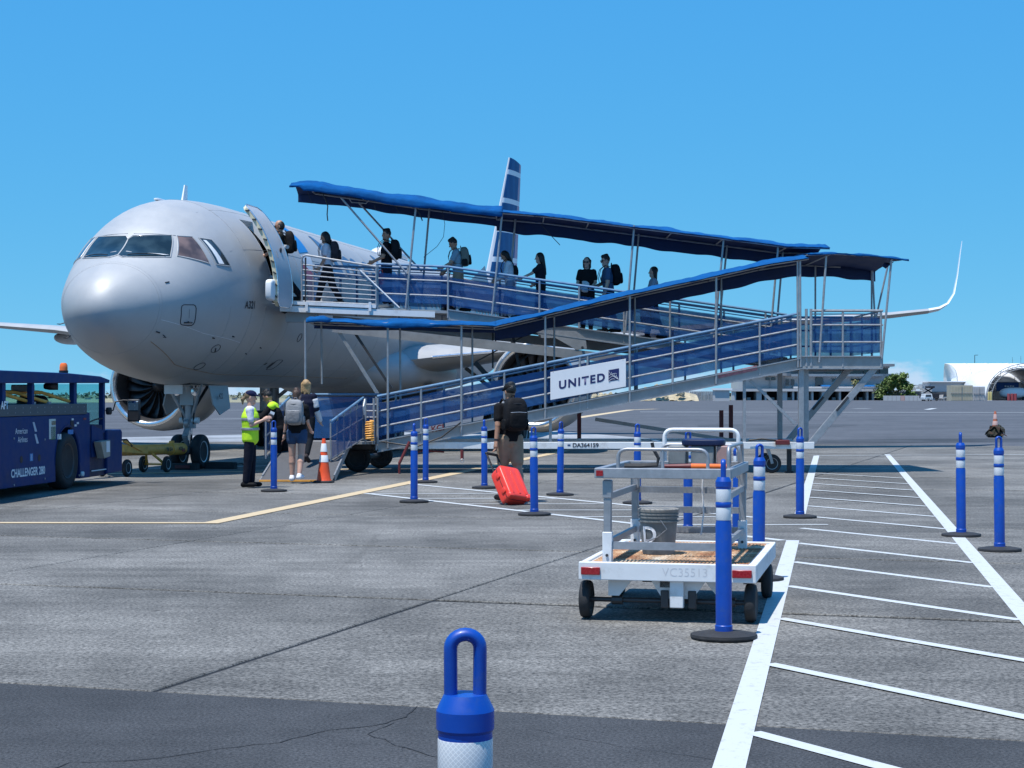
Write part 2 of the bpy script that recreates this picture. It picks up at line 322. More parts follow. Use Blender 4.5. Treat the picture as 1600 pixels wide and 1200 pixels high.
# apron: individual concrete slabs
apron = bpy.data.objects.new('concrete_apron', None); COL.objects.link(apron); apron['kind'] = 'structure'
sm = MB(); hw = SL / 2 - .011; hh_ = SL / 2 - .040
sm.loft([[Vector((sx * (hw - ins), sy * (hh_ - ins), z)) for sx, sy in ((-1, -1), (1, -1), (1, 1), (-1, 1))] for ins, z in ((0, -.04), (0, -.008), (.008, 0))])
slab_me = None; rnd = random.Random(4)
for i in range(NR):
    for j in range(-16, 1):
        p = SP(i + .5, j + (.5 if j < 0 else 3))
        if j < 0 and abs(p.x) > p.y * .2915 + 8.0: continue
        if slab_me is None:
            o = sm.build('slab', M['concrete'], apron, smooth=0); slab_me = o.data
        else:
            o = bpy.data.objects.new('slab', slab_me); COL.objects.link(o); o.parent = apron
        if j == 0: o.scale = ((6 * SL - .022) / (SL - .022), 1, 1)
        o.location = (p.x, p.y, rnd.uniform(-.0025, 0)); o.rotation_euler = (rnd.uniform(-.0004, .0004), rnd.uniform(-.0004, .0004), math.atan2(D2.y, D2.x))
# rest of the apron outside the view
g = MB()
for lo, hi in ((-60, -16), (6, 60)): g.poly([SP(0, lo) + Vector((0, 0, -.004)), SP(0, hi) + Vector((0, 0, -.004)), SP(NR, hi) + Vector((0, 0, -.004)), SP(NR, lo) + Vector((0, 0, -.004))])
struct(g.build('side_apron', M['concrete'], smooth=0))

# painted lines: thin sheets 4 mm up
def stripe(pts, wd, m, name='painted_line', z=.004, split=0):
    g = MB(); pts = [Vector((p[0], p[1], 0)) for p in pts]; L_, R_ = [], []
    for i, p in enumerate(pts):
        d = (pts[min(i + 1, len(pts) - 1)] - pts[max(i - 1, 0)]).normalized(); n = Vector((-d.y, d.x, 0))
        L_.append(p + n * wd / 2 + Vector((0, 0, z))); R_.append(p - n * wd / 2 + Vector((0, 0, z)))
    g.sheet([L_, R_]); o = g.build(name, m, smooth=0); struct(o)
    if o.data.polygons[0].normal.z < 0: o.data.flip_normals()
    return o
def lineL(D): return Vector((.96 + .183 * (D - 7.77), D, 0))
def lineR(D): return Vector((3.85 + .1845 * (D - 13.2), D, 0))
WL = M['white_line']
stripe([lineL(5.5), lineL(19.9)], .145, WL); stripe([lineL(24.2), lineL(47.6)], .15, WL)
stripe([lineR(8.0), lineR(48.7)], .15, WL)
stripe([lineL(47.7), Vector((30, 50.8, 0))], .16, WL)
for k in range(14):
    D = 8.66 + 2.19 * k; p = lineL(D); dx = (lineR(D).x - p.x) / (1 + .1845 * 1.7)
    q = p + Vector((dx, -1.7 * dx, 0)); p = p + Vector((.05, -.085, 0)); q -= Vector((.05, -.085, 0))
    stripe([p, q], .105, WL, z=.0045)
e2 = Vector((.502, -.865, 0)); A_ = Vector((-2.46, 29.4, 0)); B_ = Vector((-1.96, 32.6, 0))
stripe([A_, A_ + e2 * 11.0], .13, WL, z=.005); stripe([B_, B_ + e2 * 10.4], .13, WL, z=.005)
for k in range(6):
    p = A_ + e2 * (0.1 + 1.62 * k); t = (p - B_).dot(Vector((0, 1, 0))) / e2.y; q = B_ + e2 * t
    stripe([p, q], .10, WL, z=.0055)
YL = M['yellow_line']
stripe([(-15, 22.7, 0), (-3.87, 22.6, 0), (-1.1, 37.4, 0), (1.6, 52, 0)], .28, YL, z=.006)
stripe([G(140, 741), G(395, 737), G(560, 733)], .28, YL, z=.0065)
stripe([G(420, 728), G(330, 731), G(150, 735)], .15, WL, z=.007)
stripe([G(760, 733), G(1040, 728)], .18, WL, z=.007)
# pale strip and dark patches on the far asphalt
g = MB(); g.poly([p + Vector((0, 0, .004)) for p in (G(60, 693), G(700, 687.5), G(1078, 690), G(860, 673), G(600, 675), G(380, 679), G(60, 687))])
struct(g.build('pale_strip', M['pale_ground'], smooth=0))
g = MB(); g.poly([p + Vector((0, 0, .004)) for p in (G(1090, 676), G(1230, 673), G(1345, 664), G(1290, 663), G(1090, 664))])
struct(g.build('dark_patch', M['asphalt_dark'], smooth=0))
g = MB(); g.poly([p + Vector((0, 0, .004)) for p in (G(1270, 693), G(1700, 690), G(1700, 684), G(1270, 687))])
struct(g.build('dark_patch', M['asphalt_dark'], smooth=0))
stripe([G(1000, 643.6), G(1700, 644.6)], 1.6, WL); stripe([G(1040, 648.5), G(1700, 648.5)], .5, WL)
stripe([G(900, 653), G(985, 640.5), G(1025, 639)], .9, YL, z=.006)
stripe([G(1448, 640), G(1460, 638)], .7, WL); stripe([G(1340, 638.6), G(1352, 638.4)], 2, WL)
stripe([G(0, 643), G(520, 640)], .8, WL); stripe([G(330, 655), G(540, 652)], .5, WL)
for u0, v0, u1, v1 in ((60, 661, 560, 655), (120, 671, 520, 665)): stripe([G(u0, v0), G(u1, v1)], .8, M['asphalt_dark'], name='tar_seam')
# cracks in the near asphalt and scars in the concrete
def crack(pts, wd, name='crack', m=None):
    rr = random.Random(len(pts) * 7 + int(pts[0][0])); q = []
    P3 = [G(*p) for p in pts]
    for a, b in zip(P3, P3[1:]):
        n = max(2, int((b - a).length / .07))
        for i in range(n):
            p = a.lerp(b, i / n); q.append(p + Vector((rr.uniform(-.012, .012), rr.uniform(-.02, .02), 0)))
    q.append(P3[-1]); g = MB(); l, r = [], []
    for i, p in enumerate(q):
        d = (q[min(i + 1, len(q) - 1)] - q[max(i - 1, 0)]).normalized(); n = Vector((-d.y, d.x, 0)); ww = wd * rr.uniform(.4, 1.2)
        l.append(p + n * ww + Vector((0, 0, .003))); r.append(p - n * ww + Vector((0, 0, .003)))
    g.sheet([l, r]); return struct(g.build(name, m or M['joint'], smooth=0))
crack([(40, 1215), (110, 1192), (250, 1185), (350, 1170), (440, 1160), (510, 1142), (600, 1131), (630, 1122), (652, 1104)], .005)
crack([(612, 1131), (576, 1148), (620, 1165), (670, 1180), (720, 1195)], .004)
crack([(840, 1140), (930, 1160), (1010, 1172), (1130, 1190)], .002)
# ------------------------------------------------------------------ airliner (local frame: x aft from the nose, y to starboard, z up)
def pchip(xs, ys):
    xs = [math.sqrt(x) for x in xs]; n = len(xs); h = [xs[i + 1] - xs[i] for i in range(n - 1)]; d = [(ys[i + 1] - ys[i]) / h[i] for i in range(n - 1)]
    m = [0.0] * n; m[0] = d[0]; m[-1] = d[-1]
    for i in range(1, n - 1):
        if d[i - 1] * d[i] > 0:
            w1, w2 = 2 * h[i] + h[i - 1], h[i] + 2 * h[i - 1]; m[i] = (w1 + w2) / (w1 / d[i - 1] + w2 / d[i])
    def f(x):
        t = math.sqrt(max(x, 0)); i = 0
        while i < n - 2 and t > xs[i + 1]: i += 1
        s = (t - xs[i]) / h[i]
        return (2 * s**3 - 3 * s**2 + 1) * ys[i] + (s**3 - 2 * s**2 + s) * h[i] * m[i] + (-2 * s**3 + 3 * s**2) * ys[i + 1] + (s**3 - s**2) * h[i] * m[i + 1]
    return f
PX = [0, .1, .25, .5, 1, 1.5, 2, 2.5, 3, 3.5, 4, 5, 6, 7, 28, 31, 34, 37, 40, 42.5, 44, 44.5]
f_top = pchip(PX, [-.55, -.23, -.02, .18, .46, .76, 1.20, 1.52, 1.77, 1.92, 2.0, 2.07, 2.09, 2.09, 2.09, 2.09, 2.09, 2.06, 1.98, 1.85, 1.7, 1.55])
f_bot = pchip(PX, [-.55, -.86, -1.03, -1.22, -1.5, -1.67, -1.79, -1.88, -1.94, -1.99, -2.03, -2.06, -2.07, -2.07, -2.07, -1.9, -1.4, -.7, .1, .75, 1.1, 1.3])
f_wid = pchip(PX, [0, .35, .54, .78, 1.12, 1.37, 1.55, 1.69, 1.78, 1.85, 1.9, 1.95, 1.975, 1.975, 1.975, 1.93, 1.75, 1.4, .95, .5, .25, .1])
f_mid = pchip(PX, [-.55, -.54, -.53, -.5, -.42, -.36, -.3, -.24, -.18, -.13, -.1, -.04, 0, 0, 0, .05, .25, .6, 1.0, 1.3, 1.4, 1.42])
FZ = 3.90
def fs(x, th, off=0.0):                          # fuselage skin; th degrees, 0 = crown, negative = port
    t = R(th)
    def raw(x, t):
        m = f_mid(x); c = math.cos(t)
        z = m + (f_top(x) - m) * c if c >= 0 else m + (m - f_bot(x)) * c
        return Vector((x, f_wid(x) * math.sin(t), z + FZ))
    p = raw(x, t)
    if off:
        a = raw(x + .02, t) - raw(max(x - .02, 0), t); b = raw(x, t + .01) - raw(x, t - .01); n = a.cross(b).normalized()
        if n.dot(p - Vector((x + .3, 0, FZ + f_mid(x)))) < 0: n = -n
        p = p + n * off
    return p
AX = Vector((.1956, .9807, 0)); NG = Vector((-7.21, 39.3, 0))
plane = thing('airplane', 'silver grey narrow-body airliner parked nose towards the camera, front door open', 'airplane', NG - AX * 5.07, math.atan2(AX.y, AX.x))
def PW(x, y, z): return plane_M @ Vector((x, y, z))
plane_M = Matrix.Translation(plane.location) @ Matrix.Rotation(plane.rotation_euler.z, 4, 'Z')
DX0, DX1, DT0, DT1 = 5.02, 5.86, -95.5, -37.0      # front door opening: x range and theta range
xs = sorted(set([round(3.2 * (i / 34) ** 2, 4) for i in range(1, 35)] + [round(3.2 + .22 * i, 3) for i in range(1, 8)] + [DX0, DX1] + [5.3, 5.6, 6.2, 6.7] + [7 + i for i in range(0, 22, 3)] + [28 + 1.1 * i for i in range(15)] + [44.5]))
ths = sorted(set([-180 + 5 * i for i in range(72)] + [DT0, DT1]) - {-95, -35})
g = MB(); n = len(ths); rings = [[fs(x, t) for t in ths] for x in xs]
vs = [p for r_ in rings for p in r_]; fc = []
tip = len(vs); vs.append(Vector((0, 0, FZ - .55)))
for i in range(len(xs) - 1):
    for k in range(n):
        k2 = (k + 1) % n
        if DX0 - .01 <= xs[i] < DX1 - .01 and DT0 - .01 <= ths[k] < DT1 - .01: continue
        fc.append((i * n + k, i * n + k2, (i + 1) * n + k2, (i + 1) * n + k))
fc += [(tip, (k + 1) % n, k) for k in range(n)]; fc.append(tuple((len(xs) - 1) * n + k for k in range(n)))
g.add(vs, fc); fus = recalc(g.build('fuselage', M['silver'], plane, smooth=50))
def skin_patch(corner_loop, off, name, m, parent, nsub=8, thick=0.0, straight=False):
    """patch over a quad of (x, th) corners a,b,c,d; laid on the skin"""
    a, b, c, d = corner_loop; rows = []
    if straight: A3 = [fs(*q) for q in corner_loop]; sg = 1 if sum(q[1] for q in corner_loop) > 0 else -1
    for i in range(nsub + 1):
        u = i / nsub; row = []
        for j in range(nsub + 1):
            v = j / nsub
            x = (a[0] * (1 - u) + b[0] * u) * (1 - v) + (d[0] * (1 - u) + c[0] * u) * v
            t = (a[1] * (1 - u) + b[1] * u) * (1 - v) + (d[1] * (1 - u) + c[1] * u) * v
            if straight:
                q = (A3[0] * (1 - u) + A3[1] * u) * (1 - v) + (A3[3] * (1 - u) + A3[2] * u) * v; x, t = q.x, th_of(q.x, q.z) * sg
            row.append(fs(x, t, off))
        rows.append(row)
    g = MB(); g.sheet(rows); o = g.build(name, m, parent, smooth=60); 
    if thick:
        s = o.modifiers.new('solid', 'SOLIDIFY'); s.thickness = thick; s.offset = 0
    return o
def th_of(x, z):
    m = f_mid(x); return math.degrees(math.acos(max(-1, min(1, (z - FZ - m) / (f_top(x) - m) if z - FZ > m else (z - FZ - m) / (m - f_bot(x))))))
def skin_line(pts, wd, name, m, parent, off=.004, closed=False, seg=8, straight=False):
    P = []; q = pts + ([pts[0]] if closed else [])
    sg = 1 if sum(t for _, t in pts) > 0 else -1
    for a, b in zip(q, q[1:]):
        if straight:
            pa, pb = fs(*a), fs(*b)
            for i in range(seg): z_ = pa.lerp(pb, i / seg); P.append(fs(z_.x, th_of(z_.x, z_.z) * sg, off))
            continue
        for i in range(seg): P.append(fs(a[0] + (b[0] - a[0]) * i / seg, a[1] + (b[1] - a[1]) * i / seg, off))
    if not closed: P.append(fs(*q[-1], off))
    g = MB(); g.tube(P, wd / 2, 5, closed=closed); return g.build(name, m, parent, smooth=60)
# cockpit windows (x, theta) on the port side, mirrored to starboard
def wglass(name, c):
    m = bpy.data.materials.new(name); m.use_nodes = True; b = m.node_tree.nodes['Principled BSDF']; b.inputs['Base Color'].default_value = (*c, 1); b.inputs['Roughness'].default_value = .06; b.inputs['Coat Weight'].default_value = .5
    t = m.node_tree; n = t.nodes.new('ShaderNodeTexNoise'); n.inputs['Scale'].default_value = 3.0; tcx = t.nodes.new('ShaderNodeTexCoord'); t.links.new(tcx.outputs['Object'], n.inputs[0])
    r = t.nodes.new('ShaderNodeValToRGB'); r.color_ramp.elements[0].position = .4; r.color_ramp.elements[1].position = .65
    r.color_ramp.elements[0].color = (*[q * .6 for q in c], 1); r.color_ramp.elements[1].color = (*[q * 1.5 for q in c], 1); t.links.new(n.outputs[0], r.inputs[0]); t.links.new(r.outputs[0], b.inputs['Base Color'])
    return m
GW = wglass('windscreen_glass', (.018, .03, .035)); GB = wglass('sunshade_behind_glass', (.13, .085, .07)); GC = wglass('side_glass', (.03, .04, .045))
WIN = [(GW, [(1.79, -3.4), (2.06, -30.5), (1.63, -41.5), (1.13, -7.2)]), (GB, [(2.13, -34.2), (2.40, -42), (2.37, -64.5), (1.76, -45.8)]), (GC, [(2.54, -45.5), (2.84, -51), (3.07, -71), (2.58, -67)])]
for sgn in (1, -1):
    for k, (mt, q) in enumerate(WIN):
        q = [(x, t * sgn) for x, t in q]; fr = []
        pane = skin_patch(q, .006, 'window', mt if sgn > 0 or k != 1 else GC, plane, 10, straight=True)
        cx = sum(x for x, _ in q) / 4; ct = sum(t for _, t in q) / 4
        skin_line([(cx + (x - cx) * 1.03, ct + (t - ct) * 1.03) for x, t in q], .034, 'window_frame', M['silver'], pane, .002, True, 8, True)
        if k == 0:   # wiper and the pale coaming seen through the glass
            skin_line([(1.20, -10 * sgn), (1.56, -38 * sgn)], .022, 'wiper', M['black'], plane, .03)
            skin_patch([(1.42, -23 * sgn), (1.5, -29 * sgn), (1.65, -40 * sgn), (1.52, -33 * sgn)], .0085, 'glare_shield', M['white_plastic'], pane, 4)
    q = [(2.60, -48 * sgn), (2.68, -49.5 * sgn), (2.86, -69 * sgn), (2.68, -67.5 * sgn)]
    skin_patch(q, .0085, 'side_blind', M['white_plastic'], plane, 4)
skin_line([(2.14 - .05 * 0, -33), (1.83, -2), (1.83, 2), (2.14, 33)], .012, 'rivet_row', M['seam'], plane, .003, False, 8, False) if False else None
for s_ in (-1, 1): skin_line([(2.13, -33 * s_), (1.845, -2.5 * s_)], .012, 'rivet_row', M['seam'], plane, .002, False, 10, True)
skin_line([(.86, t) for t in range(-180, 180, 10)], .005, 'radome_seam', M['seam'], plane, .0005, True, 2)
skin_line([(3.95, t) for t in range(-150, 151, 10)], .006, 'skin_seam', M['seam'], plane, .001, False, 2)
skin_line([(8.6, t) for t in range(-170, 171, 10)], .007, 'skin_seam', M['seam'], plane, .001, False, 2)
skin_line([(.95, -108), (2.2, -117), (3.9, -122)], .007, 'skin_seam', M['fuse_white'], plane, .002)
skin_line([(1.0, -135), (2.2, -150), (4.2, -151), (7.0, -150), (14, -150)], .018, 'belly_rust_seam', mat('oily_seam', (.30, .2, .13), .6, 0, .3, 6), plane, .001)
lap = mat('skin_lap_joint', (.34, .345, .35), .5, .1, .1, 5)
for th_ in (-28, 28, -62, -104, 62, 104, -140, 140): skin_line([(3.3 + 1.35 * i, th_) for i in range(20)], .005, 'lap_joint', lap, plane, .0012, False, 2)
for x_ in (2.95, 4.72, 6.3, 10.4, 12.2, 14.0): skin_line([(x_, t_) for t_ in list(range(-172, -99, 9)) + [-96.5]], .005, 'butt_joint', lap, plane, .0012, False, 2)
for x_ in (7.1, 10.4, 12.2, 14.0): skin_line([(x_, t_) for t_ in range(-96, 97, 8)], .005, 'butt_joint', lap, plane, .0012, False, 2)
riv = MB()
for x_ in (3.95, 2.95, 4.72):
    for t_ in range(-168, -100, 2): p_ = fs(x_ + .05, t_, .002); riv.sell(p_, (.012, .012, .012), 1, 1, 6, 4)
for t_ in range(-150, 151, 2): p_ = fs(.92, t_, .001); riv.sell(p_, (.011, .011, .011), 1, 1, 6, 4)
rv_o = riv.build('rivets', lap, plane); rv_o['kind'] = 'stuff'
# small doors, vents and probes
def ring_on_skin(cx, ct, rx, rt, m, name='service_panel', wd=.014):
    skin_line([(cx + rx * math.cos(2 * math.pi * i / 20), ct + rt * math.sin(2 * math.pi * i / 20)) for i in range(20)], wd, name, m, plane, .003, True, 1)
hq = [(1.34, -92.5), (1.74, -93.5), (1.80, -111), (1.41, -111.5)]
def rounded(q, f=.18):
    out = []
    for i in range(4):
        a, b, c = q[i - 1], q[i], q[(i + 1) % 4]
        out += [(b[0] + (a[0] - b[0]) * f, b[1] + (a[1] - b[1]) * f), (b[0] + (a[0] - b[0]) * f * .3 + (c[0] - b[0]) * f * .3, b[1] + (a[1] - b[1]) * f * .3 + (c[1] - b[1]) * f * .3), (b[0] + (c[0] - b[0]) * f, b[1] + (c[1] - b[1]) * f)]
    return out
skin_line(rounded(hq), .02, 'access_hatch', M['text_dark'], plane, .003, True, 3)
skin_line([(1.5, -109), (1.72, -108.6)], .03, 'hatch_handle', M['text_dark'], plane, .004)
skin_line([(1.56, -97), (1.6, -105)], .012, 'hatch_handle', M['seam'], plane, .004)
ring_on_skin(3.02, -128.5, .16, 3.4, M['text_dark']); ring_on_skin(3.1, -146, .16, 4, M['text_dark']); ring_on_skin(7.48, -116, .12, 3, M['text_dark'])
skin_line([(3.0, -128), (3.08, -131)], .03, 'panel_latch', M['text_dark'], plane, .003)
skin_patch([(6.75, -136.5), (6.95, -136), (6.85, -141), (6.65, -141.5)], .004, 'outflow_grille', M['dark_metal'], plane, 3)
skin_line(rounded([(6.9, -134), (7.35, -133.6), (7.2, -143), (6.78, -143.5)]), .012, 'service_panel', M['text_dark'], plane, .003, True, 3)
skin_patch([(6.35, -137), (6.46, -136.8), (6.4, -139), (6.29, -139.2)], .004, 'vent', M['black'], plane, 3)
for (x, t) in ((.95, -122), (2.6, -120), (3.4, -118), (4.6, -130), (5.2, -125), (1.1, -64)):
    skin_line([(x, t), (x + .09, t - .4)], .03, 'static_port', M['text_dark'], plane, .003)
for sgn in (-1, 1):
    for x, t in ((1.15, 124), (1.6, 96 + 12)):
        p = fs(x, t * sgn, 0); q = fs(x, t * sgn, .10); g = MB(); g.cyl(p, q, .012, .010, 6); g.cyl(q, q + Vector((-.14, 0, 0)), .012, .006, 6); g.build('pitot_probe', M['dark_metal'], plane)
g = MB(); pb = fs(4.6, 0); g.loft([[pb + Vector((x, y, z)) for x, y in ((0 + o, -.02 * s), (.16 * s + o, -.025 * s), (.34 * s + o, 0), (.16 * s + o, .025 * s), (o, .02 * s))] for z, s, o in ((-.03, 1, 0), (.36, .55, .16))]); g.build('antenna', M['fuse_white'], plane)
g = MB(); g.sell(fs(4.0, 8) + Vector((0, 0, .015)), (.5, .12, .06)); g.build('antenna_base', M['fuse_white'], plane)
g = MB(); g.sell((22, 0, FZ + 2.17), (3.0, 1.0, .55), 1, 1); g.build('satcom_dome', M['fuse_white'], plane)
# type marking, titles
def skin_text(txt, size, x0, th0, m, name, bold=0, off=.010, shear=0, cuts=5, space=1.0):
    me = text_mesh(txt, size, 'LEFT', bold, shear, space, cuts)
    rr = 2.0
    for v in me.vertices:                          # reading from nose to tail on the port side
        th = th0 + math.degrees(v.co.y / rr); v.co = fs(x0 + v.co.x, th, off)
    return mk(name, me, m, plane, 0)
skin_text('A321', .24, 3.56, -96.5, M['text_dark'], 'type_marking', .004)
M['title_blue'] = mat('slate_blue_decal', (.06, .13, .24), .4, 0, .04, 3)
M['symbol_blue'] = mat('bright_blue_decal', (.015, .19, .50), .4, 0, .06, 3)
M['symbol_red'] = mat('red_decal', (.42, .05, .07), .4, 0, .06, 3)
M['symbol_grey'] = mat('pale_grey_decal', (.5, .55, .62), .4, 0, .04, 3)
skin_text('American', 2.5, 9.5, -62, M['title_blue'], 'title_lettering', .03)
skin_patch([(8.35, -28), (8.75, -28), (8.60, -55), (7.75, -58)], .008, 'flight_symbol', M['symbol_blue'], plane, 10)
skin_patch([(7.72, -60), (8.55, -57), (8.35, -70), (7.75, -70)], .008, 'flight_symbol', M['symbol_grey'], plane, 8)
skin_patch([(7.55, -66), (8.2, -72), (8.0, -96), (7.45, -93)], .0095, 'flight_symbol', M['symbol_red'], plane, 8)
# cabin windows
for sgn in (-1, 1):
    for k in range(48):
        x = 9.05 + .533 * k
        if 25.2 < x < 25.9: continue
        g = MB(); pts = rounded([(x, 70 * sgn), (x + .23, 70 * sgn), (x + .23, 79.5 * sgn), (x, 79.5 * sgn)], .4)
        g.poly([fs(a, t, .014) for a, t in pts]); g.build('cabin_window', GC, plane, smooth=0)
# open front door: swung out and forward, parallel to the skin
def door_pt(u, v, d):            # u 0..1 fore-aft, v 0..1 sill-head, d thickness outward
    x = 3.92 + .98 * u; th = -97.5 + (97.5 - 43) * v
    ref = fs(5.4, th, .50 + d); return Vector((x, ref.y, ref.z))
def dshape(u, v):               # rounded corners
    cu, cv = u - .5, v - .5; r = .13
    return cu, cv
def door_outline(n=9):
    pts = []; ru, rv = .16, .07
    for cx, cy, a0 in ((1 - ru, 1 - rv, 0), (ru, 1 - rv, 90), (ru, rv, 180), (1 - ru, rv, 270)):
        for i in range(n): a = R(a0 + 90 * i / (n - 1)); pts.append((cx + ru * math.cos(a), cy + rv * math.sin(a)))
    # densify the long sides
    out = []
    for a, b in zip(pts, pts[1:] + pts[:1]):
        k = max(1, int(abs(b[1] - a[1]) / .06))
        for i in range(k): out.append((a[0] + (b[0] - a[0]) * i / k, a[1] + (b[1] - a[1]) * i / k))
    return out
ol = door_outline()
def door_grid(d, shrink=0.0):
    rows = []
    for j in range(25):
        v = j / 24; v_ = .0 + v
        # u range of the rounded outline at this v
        rv, ru = .07, .16
        dv = max(0, rv - v_, v_ - (1 - rv)) / rv; ins = ru * (1 - math.sqrt(max(0, 1 - dv * dv)))
        rows.append([door_pt(ins + (1 - 2 * ins) * i / 8, v_, d) for i in range(9)])
    return rows
door = None
go, gi = door_grid(.0), door_grid(-.095)
g = MB(); g.sheet(go); door = recalc(g.build('front_door', mat('door_paint', (.52, .53, .55), .4, .1, .05, 3, dirt=(.4, .4, .41), dirt_amt=.3, dirt_scale=2), plane, smooth=50)); door['label'] = 'open front passenger door panel'
g = MB(); g.sheet(gi); g.build('door_lining', M['white_plastic'], door, smooth=50)
cream = mat('cream_door_edge', (.62, .56, .40), .5, 0, .15, 6)
loopo = [r_[0] for r_ in go] + [p for p in go[-1][1:-1]] + [r_[-1] for r_ in reversed(go)] + [p for p in reversed(go[0][1:-1])]
loopi = [r_[0] for r_ in gi] + [p for p in gi[-1][1:-1]] + [r_[-1] for r_ in reversed(gi)] + [p for p in reversed(gi[0][1:-1])]
g = MB(); g.loft([loopo, loopi], caps=False); recalc(g.build('door_edge', cream, door, smooth=0))
g = MB(); g.tube(loopo, .014, 6, closed=True); g.build('door_seal', M['bare'], door)
for k in range(9):
    v = .08 + k * .105; a, b = door_pt(-.015, v, -.02), door_pt(-.015, v + .02, -.075); g = MB(); g.bar(a, b, .04, .03); g.build('latch', M['dark_metal'], door)
g = MB(); c_, nx = door_pt(.62, .52, .008), .09; g.lathe([(.001, 0), (.062, 0), (.062, .01), (.001, .012)], (0, 0, 0), 16, Matrix.Rotation(R(90), 4, 'X')); 
for i in range(len(g.v)): g.v[i] = tuple(Vector(g.v[i]) * 1.0 + c_)
g.build('door_window', M['text_dark'], door)
g = MB(); g.bar(door_pt(.30, .50, .006), door_pt(.30, .44, .006), .02, .01); g.build('door_handle', M['seam'], door)
g = MB(); g.sell((4.02, -2.32, 3.90), (.66, .18, .46), .4, .4); g.build('slide_bustle', M['white_plastic'], door)
for z in (4.2, 4.9):
    g = MB(); g.tube([(4.85, -2.36, z), (5.06, -2.2, z + .03), (5.0, -1.85, z + .05)], .045, 8); g.build('hinge_arm', M['gear_metal'], door)
# doorway: frame and vestibule behind it
g = MB()
loop = [(DX0, DT0 + (DT1 - DT0) * i / 14) for i in range(15)] + [(DX1, DT1 + (DT0 - DT1) * i / 14) for i in range(15)]
g.loft([[fs(x, t, .004) for x, t in loop], [fs(x, t, -.16) for x, t in loop]], caps=False); recalc(g.build('door_frame', M['white_plastic'], plane, smooth=0))
ves = mat('cabin_lining', (.55, .54, .52), .6, 0, .06, 2)
g = MB(); zf, zt = 3.70, 5.45
g.add([(DX0 - .5, -1.7, zf), (DX1 + .6, -1.7, zf), (DX1 + .6, .9, zf), (DX0 - .5, .9, zf), (DX0 - .5, -1.05, zt), (DX1 + .6, -1.05, zt), (DX1 + .6, .9, zt), (DX0 - .5, .9, zt)],
      [(0, 1, 2, 3), (3, 2, 6, 7), (0, 3, 7, 4), (2, 1, 5, 6), (4, 5, 6, 7)]); g.build('vestibule', ves, plane, smooth=0)

# wings, winglets, tail
def airfoil(c, tk, n=10):
    up = [(c * (1 - math.cos(math.pi * i / n)) / 2) for i in range(n + 1)]
    yt = lambda x: 5 * tk * c * (.2969 * math.sqrt(max(x / c, 0)) - .126 * (x / c) - .3516 * (x / c)**2 + .2843 * (x / c)**3 - .1036 * (x / c)**4)
    return [(x, yt(x)) for x in up] + [(x, -yt(x) * .75) for x in reversed(up[1:-1])]
def wing(name, secs, m, parent, vert=False):
    g = MB(); rings = []
    for x, y, z, c, tk, cant in secs:             # cant: 0 flat ... 90 upright
        ring = []
        for ax, at in airfoil(c, tk):
            ring.append(Vector((x + ax, y - math.copysign(at * math.sin(R(cant)), y) if y else y - at * math.sin(R(cant)), z + at * math.cos(R(cant)))))
        rings.append(ring)
    g.loft(rings); return recalc(g.build(name, m, parent, smooth=40))
for s in (-1, 1):
    secs = [(16.2, s * 1.2, 2.55, 7.4, .14, 0), (16.9, s * 2.2, 2.68, 6.8, .135, 0), (18.1, s * 4.6, 3.0, 5.1, .125, 0), (19.0, s * 6.4, 3.2, 4.0, .12, 0), (21.4, s * 11.2, 3.78, 2.95, .11, 0), (23.6, s * 15.6, 4.13, 2.0, .105, 0), (24.25, s * 16.8, 4.28, 1.72, .10, 8)]
    wg = wing('wing', secs, M['silver'], plane)
    secs = [(24.25, s * 16.8, 4.285, 1.715, .10, 8), (24.5, s * 17.15, 4.36, 1.6, .10, 25), (24.75, s * 17.42, 4.52, 1.5, .09, 45), (25.05, s * 17.62, 4.85, 1.36, .08, 66), (25.5, s * 17.74, 5.45, 1.1, .06, 80), (26.05, s * 17.85, 6.2, .8, .05, 82), (26.4, s * 17.92, 6.62, .55, .045, 82)]
    wing('winglet', secs, M['fuse_white'], wg)
    g = MB(); xle = lambda y: 16.9 + (y - 2.2) * .49
    g.tube([(xle(y) + .02, s * y, 2.68 + (y - 2.2) * .112 - (.012 * (y - 2.2)**2 * .07)) for y in (2.6, 4.6, 6.4)], .05, 6); g.build('slat_edge', M['bare'], wg)
    for y in (5.2, 8.4, 11.8):
        xx = 16.9 + (y - 2.2) * .49; c = 4.9 - (y - 5) * .33; g = MB(); g.sell((xx + c * .85, s * y, 2.72 + (y - 2.2) * .115 - .25), (2.3, .34, .42), .9, .9); g.build('flap_fairing', M['silver'], wg)
    hs = wing('tailplane', [(37.6, s * .6, FZ + 1.05, 3.9, .1, 0), (41.6, s * 6.2, FZ + 1.55, 1.5, .09, 0)], M['silver'], plane)
fin_m = bpy.data.materials.new('striped_fin_paint'); fin_m.use_nodes = True; t = fin_m.node_tree; L = t.links.new; b = t.nodes['Principled BSDF']; b.inputs['Roughness'].default_value = .6; b.inputs['Specular IOR Level'].default_value = .15
tcx = t.nodes.new('ShaderNodeTexCoord'); sp = t.nodes.new('ShaderNodeSeparateXYZ'); L(tcx.outputs['Object'], sp.inputs[0])
def mth(op, a, b_=None):
    n_ = t.nodes.new('ShaderNodeMath'); n_.operation = op
    for i, q in enumerate((a, b_)):
        if q is None: continue
        if isinstance(q, (int, float)): n_.inputs[i].default_value = q
        else: L(q, n_.inputs[i])
    return n_.outputs[0]
zz = sp.outputs['Z']; frac = mth('FRACT', mth('MULTIPLY', mth('ADD', zz, mth('MULTIPLY', sp.outputs['X'], -.06)), .80)); band = mth('GREATER_THAN', frac, .83)
